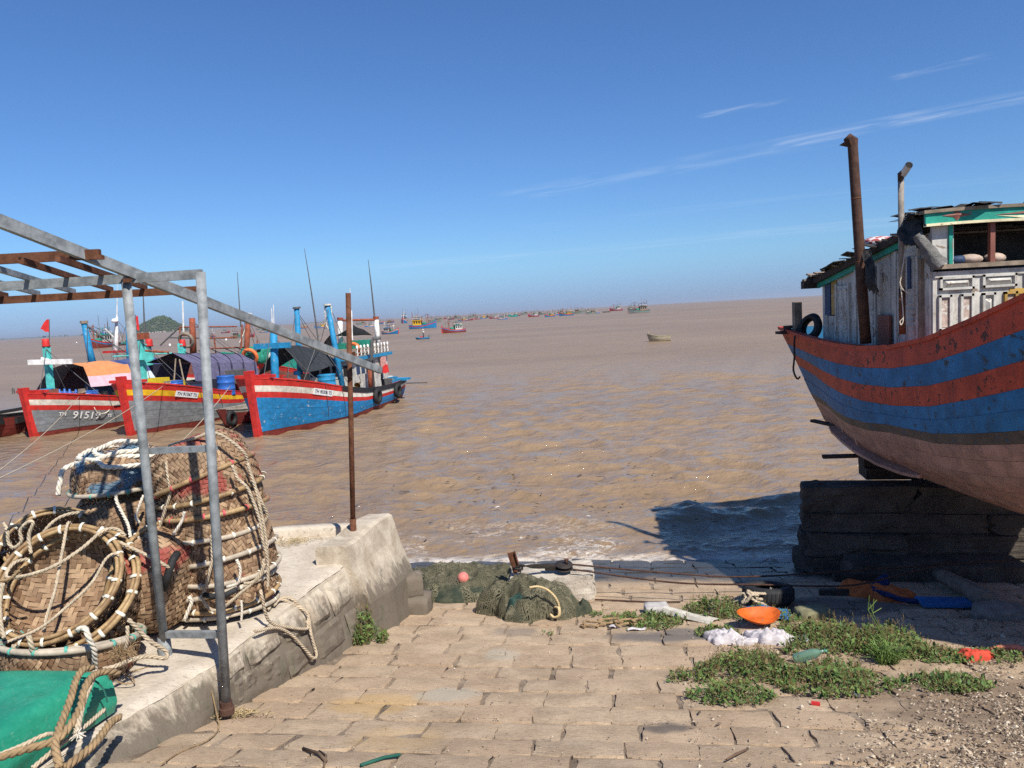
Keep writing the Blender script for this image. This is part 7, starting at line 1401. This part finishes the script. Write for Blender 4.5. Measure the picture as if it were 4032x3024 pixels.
for k in range(3): MB().tube([(1.0 + k * .4, -.7 + .5 * k, .95), (4.2 + k * .3, -.3 + .3 * k, 1.0)], .04, 6).build('pole', M_WOOD, e)
rope_mb([Vector((2.2 + .4 * math.cos(k * .9), .4 * math.sin(k * .9) - .2, .85 + .01 * k)) for k in range(20)], .04, n=3).build('rope_coil', M_ROPE, e)
e, H = skiff('lighter', (-24.9, 35.0), math.atan2(.98, .02), 'dark flat lighter with tyres on its side behind the white striped boat bow', 9., 1.3, M_BOOT, M_BLACK, .95)
for k in range(4): MB().box(H.P(.8 + 1.1 * k, .32, -1, .06), (.7, .12, .3)).build('rubber_bumper', M_RUBBER, e)
e, H = skiff('lighter', (-29.5, 36.2), math.atan2(.2, .98), 'dark red lighter lying alongside at the edge of the row', 5.2, 1.1, M_BOOT, M_DECKG, .85)
for k in range(3): MB().box(H.P(.8 + 1.3 * k, .32, -1, .06), (.8, .12, .3)).build('rubber_bumper', M_RUBBER, e)
# mooring lines to the quay
for a, b_, lab in ((at(*z1(700, 1010), 36.5), at(-230, 1185, 10.2), 'long mooring line from the white striped boat to the quay'), (at(*z1(1445, 912), 35.0), at(-330, 1187, 10.2), 'long mooring line from the yellow striped boat to the quay'), (at(*z1(2010, 925), 31.6), at(119, 1187, 10.3), 'taut mooring line from the blue boat to the quay behind the baskets')):
    MB().tube([a.lerp(b_, k / 16) - Vector((0, 0, .25 * math.sin(math.pi * k / 16))) for k in range(17)], .014, 5).build('mooring_line', M_ROPE, None, True, label=lab, cat='mooring line')

# ---------------------------------------------------------------- boats anchored far out
FAR = {}
def far_template(key, low, band, rail, cab, roof, mastm):
    e = empty('anchored_boat', (0, -500, -50)); L = 11.; H = Hull([0, 1.2, 3, 6, 9, L], [.1, .9, 1.5, 1.75, 1.6, 1.3], [2.3, 1.9, 1.45, 1.1, 1.15, 1.3], [-.3, -.5, -.6, -.6, -.5, -.4], [1, .6, .2, 0, 0, 0], [0, 0, 0, 0, .2, .4], rake=.5, xr=3); f = lambda v: (lambda x: v)
    for nm, d0, d1, m, off in (('rail_band', f(0), f(.26), rail, .03), ('stripe', f(.26), f(.5), band, .015), ('hull', f(.5), (lambda x: H.sheer(x) - H.at(H.zb, x)), low, .0)):
        mb = MB()
        for sd in (-1, 1): s_ = H.strake(d0, d1, sd, off, 0, L, 12, 3); mb.add(s_.v, s_.f)
        if nm == 'hull': c = H.section_cap(L); mb.add(c.v, c.f)
        mb.build(nm, m, e)
    H.deck(.25, .2, L - .05, 10).build('deck', M_DECKG, e); mb = MB(); mb.box((-.3, 0, 1.3), (.3, .22, 2.9)); mb.build('stem_post', rail, e)
    c = MB().box((7.6, 0, 1.75), (3.4, 2.3, 1.7)).build('cabin', cab, e); MB().box((7.6, 0, 2.68), (3.9, 2.8, .16)).build('cabin_roof', roof, e)
    for k in range(3): MB().box((6.5 + 1.05 * k, 0, 2.0), (.6, 2.36, .6)).build('window', M_CAULK, c)
    MB().box((5.86, 0, 2.05), (.1, 1.8, .6)).build('front_window', M_CAULK, c)
    rl = MB()
    for y in (-1.2, 1.2): rl.bar((5.9, y, 3.3), (9.4, y, 3.3), .07, .07); [rl.bar((5.9 + 1.1 * k, y, 2.7), (5.9 + 1.1 * k, y, 3.3), .06, .06) for k in range(4)]
    rl.build('roof_rail', M_WPAINT, e); MB().tube([(3.0, 0, 1), (3.0, 0, 4.6)], .13, 6).build('foremast', mastm, e); MB().tube([(9.6, 0, 1), (9.7, 0, 5.2)], .12, 6).build('mizzen', mastm, e); MB().box((3.0, 0, 3.4), (.15, 2.0, .18)).build('mast_board', mastm, e)
    MB().tube([(7.0, .7, 2.7), (7.0, .7, 6.6)], .05, 5).build('antenna', M_STEEL, e); MB().tube([(8.6, -.7, 2.7), (8.6, -.7, 6.0)], .05, 5).build('antenna', M_STEEL, e); MB().tube([(5.5, .6, 1), (5.5, .6, 3.6)], .12, 6).build('exhaust', M_RUSTM, e); MB().box((7.8, 0, 3.95), (2.4, 2.0, .1)).build('sun_shade', roof, e); [MB().tube([(6.7 + 2.1 * (q % 2), -.9 + 1.8 * (q // 2), 2.7), (6.7 + 2.1 * (q % 2), -.9 + 1.8 * (q // 2), 3.95)], .06, 5).build('shade_post', M_STEEL, e) for q in range(4)]; [MB().tube([(1.6 + 1.9 * q, .5 - q * .3, 1.2), (1.8 + 2.0 * q, .5 - q * .3, 4.2 + .5 * (q % 2))], .07, 5).build('net_pole', M_RUSTM if q % 2 else M_WOOD, e) for q in range(4)]
    rough_block((1.8, 1.6, .9), 5, 4, .1, .5).build('net_heap', M_GREENP, e, True, M=Matrix.Translation((4.6, 0, 1.5))); MB().tube([(3, -.1, 4.4), (7.6, -.3, 3.3)], .05, 4).tube([(3, .1, 4.4), (-.2, 0, 2.4)], .05, 4).build('stays', M_STEEL, e)
    for k in range(4): MB().box((7.0 + .7 * k, jit(.6), 2.9), (.5, .6, .35)).build('roof_gear', (M_LOFT, M_GREENP, M_ORING, M_WPAINT)[k], e)
    index_children(e); FAR[key] = e
far_template('yb', M_BLUE, M_RED, M_BLUE, M_YBAND, M_YBAND, M_RUSTM); far_template('rb', M_BOOT, M_BLUE, M_RED, M_WHITE, M_TEAL, M_RUSTM); far_template('bw', M_BLUE, M_WBAND, M_RED, M_WHITE, M_BLUEM, M_WPAINT); far_template('gd', M_GREY, M_TEAL, M_MAROON, M_WOOD, M_DARKW, M_STEEL); far_template('py', M_HBLU, M_MAROON, M_RED, M_OCHRE, M_WHITE, M_RUSTM); far_template('gg', M_GREENP, M_BLUE, M_TEAL, M_TEAL, M_WHITE, M_WPAINT)
FLAB = {'yb': 'small distant anchored boat with blue hull and bright yellow cabin', 'rb': 'small distant anchored boat with dark red hull and white cabin', 'bw': 'small distant anchored boat with blue hull, white stripe and white cabin', 'gd': 'small distant anchored boat with grey hull and brown wooden cabin', 'py': 'small distant anchored boat with dull blue hull and ochre cabin', 'gg': 'small distant anchored boat with green hull and teal cabin'}
USED = set()
def far(P, key, head, ln, label=None):
    p = atz(P[0], P[1], 0.); e = FAR[key] if key not in USED else copy_tree(FAR[key]); USED.add(key)
    s = max(.55, min(1.5, ln * p.y / FPX / (11 * max(.35, abs(math.cos(head)) + .28 * abs(math.sin(head)))))); e.scale = (s, s, s * 1.3); ax_ = Vector((math.cos(head), math.sin(head), 0)); e.location = Vector((p.x, p.y, -.05)) - ax_ * 5.5 * s; e.rotation_euler = (0, 0, head); tag(e, label or FLAB[key], 'boat', 'fishing boats anchored far out')
z3f = lambda x, y: ((1400 + x / 1.7015) / 1.82278, (1100 + y / 1.7015) / 1.82278)
PI = math.pi
far(z3f(235, 367), 'bw', PI * .80, 35, 'nearest anchored boat with blue stern and white cabin, seen past the blue boat wheelhouse'); far(z3f(450, 329), 'yb', PI * .93, 60, 'large anchored boat with blue hull and bright yellow cabin'); far(z3f(660, 357), 'rb', PI * .12, 53, 'anchored boat with dark red hull and white cabin, alone off the yellow cabin boat')
for x, y, l, k, h in ((327, 294, 16, 'bw', 1.6), (235, 291, 18, 'py', 2.6), (40, 306, 22, 'gd', .3), (95, 319, 22, 'bw', .4), (155, 301, 22, 'py', 2.9), (530, 290, 27, 'gd', .2), (612, 266, 15, 'rb', .5), (680, 263, 18, 'gd', 2.8), (715, 281, 18, 'py', .4), (757, 276, 20, 'rb', 3.), (785, 256, 20, 'gd', .2), (815, 268, 13, 'rb', .9), (850, 263, 17, 'yb', .2), (892, 258, 15, 'gd', 2.7), (927, 263, 20, 'rb', .3), (985, 269, 22, 'bw', 2.9), (1026, 250, 15, 'gg', .3), (1062, 251, 18, 'gg', .4), (1087, 245, 12, 'rb', 2.6), (1132, 237, 17, 'gd', .1), (1193, 251, 26, 'rb', .5), (1246, 239, 18, 'gd', 2.8), (1300, 252, 24, 'py', .5), (1333, 242, 20, 'bw', 2.7), (1370, 229, 18, 'gd', .2), (1412, 244, 32, 'py', .1), (1446, 227, 12, 'gg', .6), (1500, 229, 26, 'gd', 3.), (1548, 223, 15, 'rb', .3), (1578, 233, 24, 'gd', .3), (1606, 229, 18, 'bw', 2.9), (1747, 211, 28, 'rb', .1), (1857, 206, 22, 'rb', 2.8), (1900, 226, 46, 'gd', .05), (560, 275, 16, 'gd', .4), (642, 270, 14, 'rb', 2.5), (736, 266, 14, 'gg', .4), (1000, 255, 14, 'gd', .6), (1220, 240, 14, 'gg', 2.7), (420, 300, 26, 'gd', .4)):
    far(z3f(x, y), k, h, l)
far(z1(875, 597), 'rb', 1.5, 32, 'anchored boat with dark red bow facing the shore, beside the leaning blue mast'); far(z1(1095, 572), 'gg', .4, 30, 'anchored boat with green hull beside a dark raft'); far(z1(1640, 492), 'rb', .2, 21); far(z1(1858, 517), 'bw', 2.0, 24); far(z1(1965, 468), 'rb', 2.9, 20); far(z1(2078, 512), 'gd', 2.9, 24)
for x, y, l, k, h in ((345, 738, 30, 'rb', 2.8), (437, 683, 16, 'gd', .3), (470, 702, 18, 'bw', 2.8), (770, 671, 18, 'py', .3), (905, 668, 26, 'yb', .3), (958, 670, 12, 'bw', 2.7)): far(z2(x, y), k, h, l)
for k in list(FAR):
    if k not in USED:
        def rm(o):
            for c in CH.get(o.name, []): rm(c)
            bpy.data.objects.remove(o)
        rm(FAR[k])
def small_craft():
    # empty wooden dinghy
    p = atz(1402, 738, 0); e = empty('dinghy', (p.x, p.y, 0), .1 - .25, 'empty weathered wooden dinghy drifting alone off the shore', 'boat'); H = Hull([0, .4, 1., 1.8, 2.6], [.12, .4, .55, .58, .45], [1.0, .80, .68, .64, .7], [-.05, -.15, -.2, -.2, -.12], [1, .5, .1, 0, 0], [0, 0, 0, 0, .2], rake=.25, xr=.8); m = mat('dinghy_wood', (.34, .29, .20), .8, .25, 4); f = lambda v: (lambda x: v)
    boat_hull(e, H, 0, 2.6, [(f(0), f(.12), m, 1, 'rail_band'), (f(.12), f(.4), m, 2, 'plank')], None, 1, lambda q: m, cap=m, deck_drop=.34, deck_mat=M_DECKG, nu=14, capw=.05); H.section_cap(2.6).build('transom', m, e)
    MB().box((.9, 0, .55), (.22, 1.0, .04)).build('thwart', m, e); MB().box((1.8, 0, .52), (.22, 1.05, .04)).build('thwart', m, e); MB().box((-.05, 0, 1.05), (.13, .13, .6)).build('bow_post', m, e)
    # man standing in a small motor skiff
    p = atz(913, 733, 0); sk, H = skiff('motor_skiff', (p.x - 1.2, p.y, 0), .1, 'small dark motor skiff far out carrying a standing person', 2.6, .55, M_NAVYP, M_BLUEM, .36)
    MB().box((2.5, 0, .5), (.25, .3, .5)).build('outboard_motor', M_STEEL, sk); MB().box((1.0, 0, .45), (.6, .6, .3)).build('net_heap', M_RED, sk)
    me = bpy.data.meshes.new('person'); V = [(0, 0, .92), (0, 0, 1.15), (0, 0, 1.38), (0, 0, 1.5), (.01, 0, 1.6), (.02, 0, 1.72), (0, .19, 1.38), (.1, .27, 1.12), (.3, .22, .98), (0, -.19, 1.38), (.05, -.28, 1.12), (.12, -.26, .88), (0, .1, .88), (.05, .13, .48), (0, .15, .06), (.12, .15, .03), (0, -.1, .88), (.03, -.13, .48), (-.03, -.15, .06), (.09, -.15, .03)]
    E = [(0, 1), (1, 2), (2, 3), (3, 4), (4, 5), (2, 6), (6, 7), (7, 8), (2, 9), (9, 10), (10, 11), (0, 12), (12, 13), (13, 14), (14, 15), (0, 16), (16, 17), (17, 18), (18, 19)]
    me.from_pydata(V, E, []); o = link('person', me, None, 'person in a pale shirt, dark trousers and hat standing in the motor skiff', 'person'); o.location = (p.x + .2, p.y, .22); o.rotation_euler = (0, 0, .1)
    sk_m = o.modifiers.new('skin', 'SKIN'); rad = [.15, .15, .16, .055, .095, .085, .07, .05, .04, .07, .05, .04, .09, .07, .045, .04, .09, .07, .045, .04]
    for i, r_ in enumerate(rad): me.skin_vertices[0].data[i].radius = (r_, r_ * .85 if i > 2 else r_ * .7)
    me.skin_vertices[0].data[0].use_root = True; o.modifiers.new('sub', 'SUBSURF').levels = 1; me.materials.append(mat('skin_tone', (.30, .17, .10), .7, .1))
    MB().tube([(0, 0, .9), (0, 0, 1.15), (0, 0, 1.4), (0, 0, 1.49)], [.19, .19, .2, .09], 12).tube([(0, .15, 1.4), (.05, .25, 1.2)], [.09, .085], 8).tube([(0, -.15, 1.4), (.03, -.26, 1.2)], [.09, .085], 8).build('shirt', mat('pale_shirt', (.52, .54, .50), .9, .1), o, True)
    MB().tube([(0, .1, .95), (.05, .13, .48), (0, .15, .1)], [.12, .09, .075], 10).tube([(0, -.1, .95), (.03, -.13, .48), (-.03, -.15, .1)], [.12, .09, .075], 10).build('trousers', mat('dark_trousers', (.04, .045, .06), .9, .1), o, True); MB().lathe([(.22, 1.71), (.12, 1.74), (.11, 1.82), (0, 1.84)], 14).build('hat', M_WPAINT, o, True)
    # white foam markers
    for k, (x, y, zf) in enumerate(((368, 558, z1), (668, 553, z1), (1970, 530, z1), (1480, 578, z1))): q = atz(*zf(x, y), 0); MB().lathe([(0, -.2), (.3, -.15), (.34, .1), (.25, .5), (.08, .6), (0, .62)], 12, Matrix.Translation(q)).build('mooring_buoy', M_PLATE, None, True, label='white foam mooring buoy floating among the anchored boats', cat='buoy', group='white mooring buoys')
    q = atz(*z1(985, 580), 0); MB().box(q + Vector((0, 0, .3)), (9, 5, .7)).box(q + Vector((1, 0, .9)), (3, 2, .7)).build('fishing_raft', M_DARKW, None, label='low dark raft between two anchored boats', cat='raft')
    q = atz(*z3f(1681, 221), 0); r_, H = skiff('skiff', (q.x - 3, q.y), .1, 'tiny dark skiff far out on open water', 6, .8, M_DARKW, M_DARKW, .7)
small_craft()
def rigging():
    """shrouds, stays and deck clutter of the front row of boats"""
    rnd = random.Random(77)
    for e in [o for o in bpy.data.objects if o.get('group') == 'fishing boats moored off the quay']:
        ms = sorted([c for c in kids(e) if c.name.split('.')[0] in ('mast', 'mast_post', 'leaning_mast')], key=lambda c: min(v.co.x for v in c.data.vertices))
        tops = []
        for c in ms: t = max((v.co for v in c.data.vertices), key=lambda q: q.z); tops.append(Vector(t))
        for k, t in enumerate(tops):
            for dx, dy in ((-2.6, 0), (1.2, 1.5), (1.2, -1.5), (3.0, .4)):
                b0 = Vector((max(.3, t.x + dx + jit(.3)), dy * .9, 1.3 + jit(.2))); MB().tube([t - Vector((0, 0, .1)), t.lerp(b0, .5) - Vector((0, 0, .08)), b0], .016, 4, False).build('stay', M_STEEL, e)
        for k in range(16):
            x = rnd.uniform(2.2, 5.6); y = rnd.uniform(-1.2, 1.2); s = rnd.uniform(.12, .34); z = 1.55 - .12 * (x - 2.2) + s * .3; m = rnd.choice((M_LOFT, M_GREENP, M_WPAINT, M_ROPEB, M_MAROON, M_WOOD, M_BLACK, M_ORING))
            if k % 2: rough_block((s * 1.6, s * 1.4, s), k, 4, .12, .5).build('deck_bundle', m, e, True, M=Matrix.Translation((x, y, z)))
            else: drum(e, (x, y, z - s * .5), s * .5, s * 1.2, m, 'bucket')
rigging()

# ---------------------------------------------------------------- air
def build_haze():
    o = MB().box((0, 0, 33), (84000, 84000, 78)).build('haze', None, None, kind='stuff', label='thin sea haze')
    m = bpy.data.materials.new('haze_air'); m.use_nodes = True; N = m.node_tree.nodes; L = m.node_tree.links; N.clear()
    out = N.new('ShaderNodeOutputMaterial'); v = N.new('ShaderNodeVolumePrincipled'); v.inputs['Color'].default_value = (.80, .88, 1, 1); v.inputs['Density'].default_value = 7e-5; v.inputs['Anisotropy'].default_value = .2
    L.new(v.outputs[0], out.inputs['Volume']); o.data.materials.clear(); o.data.materials.append(m)
build_haze()
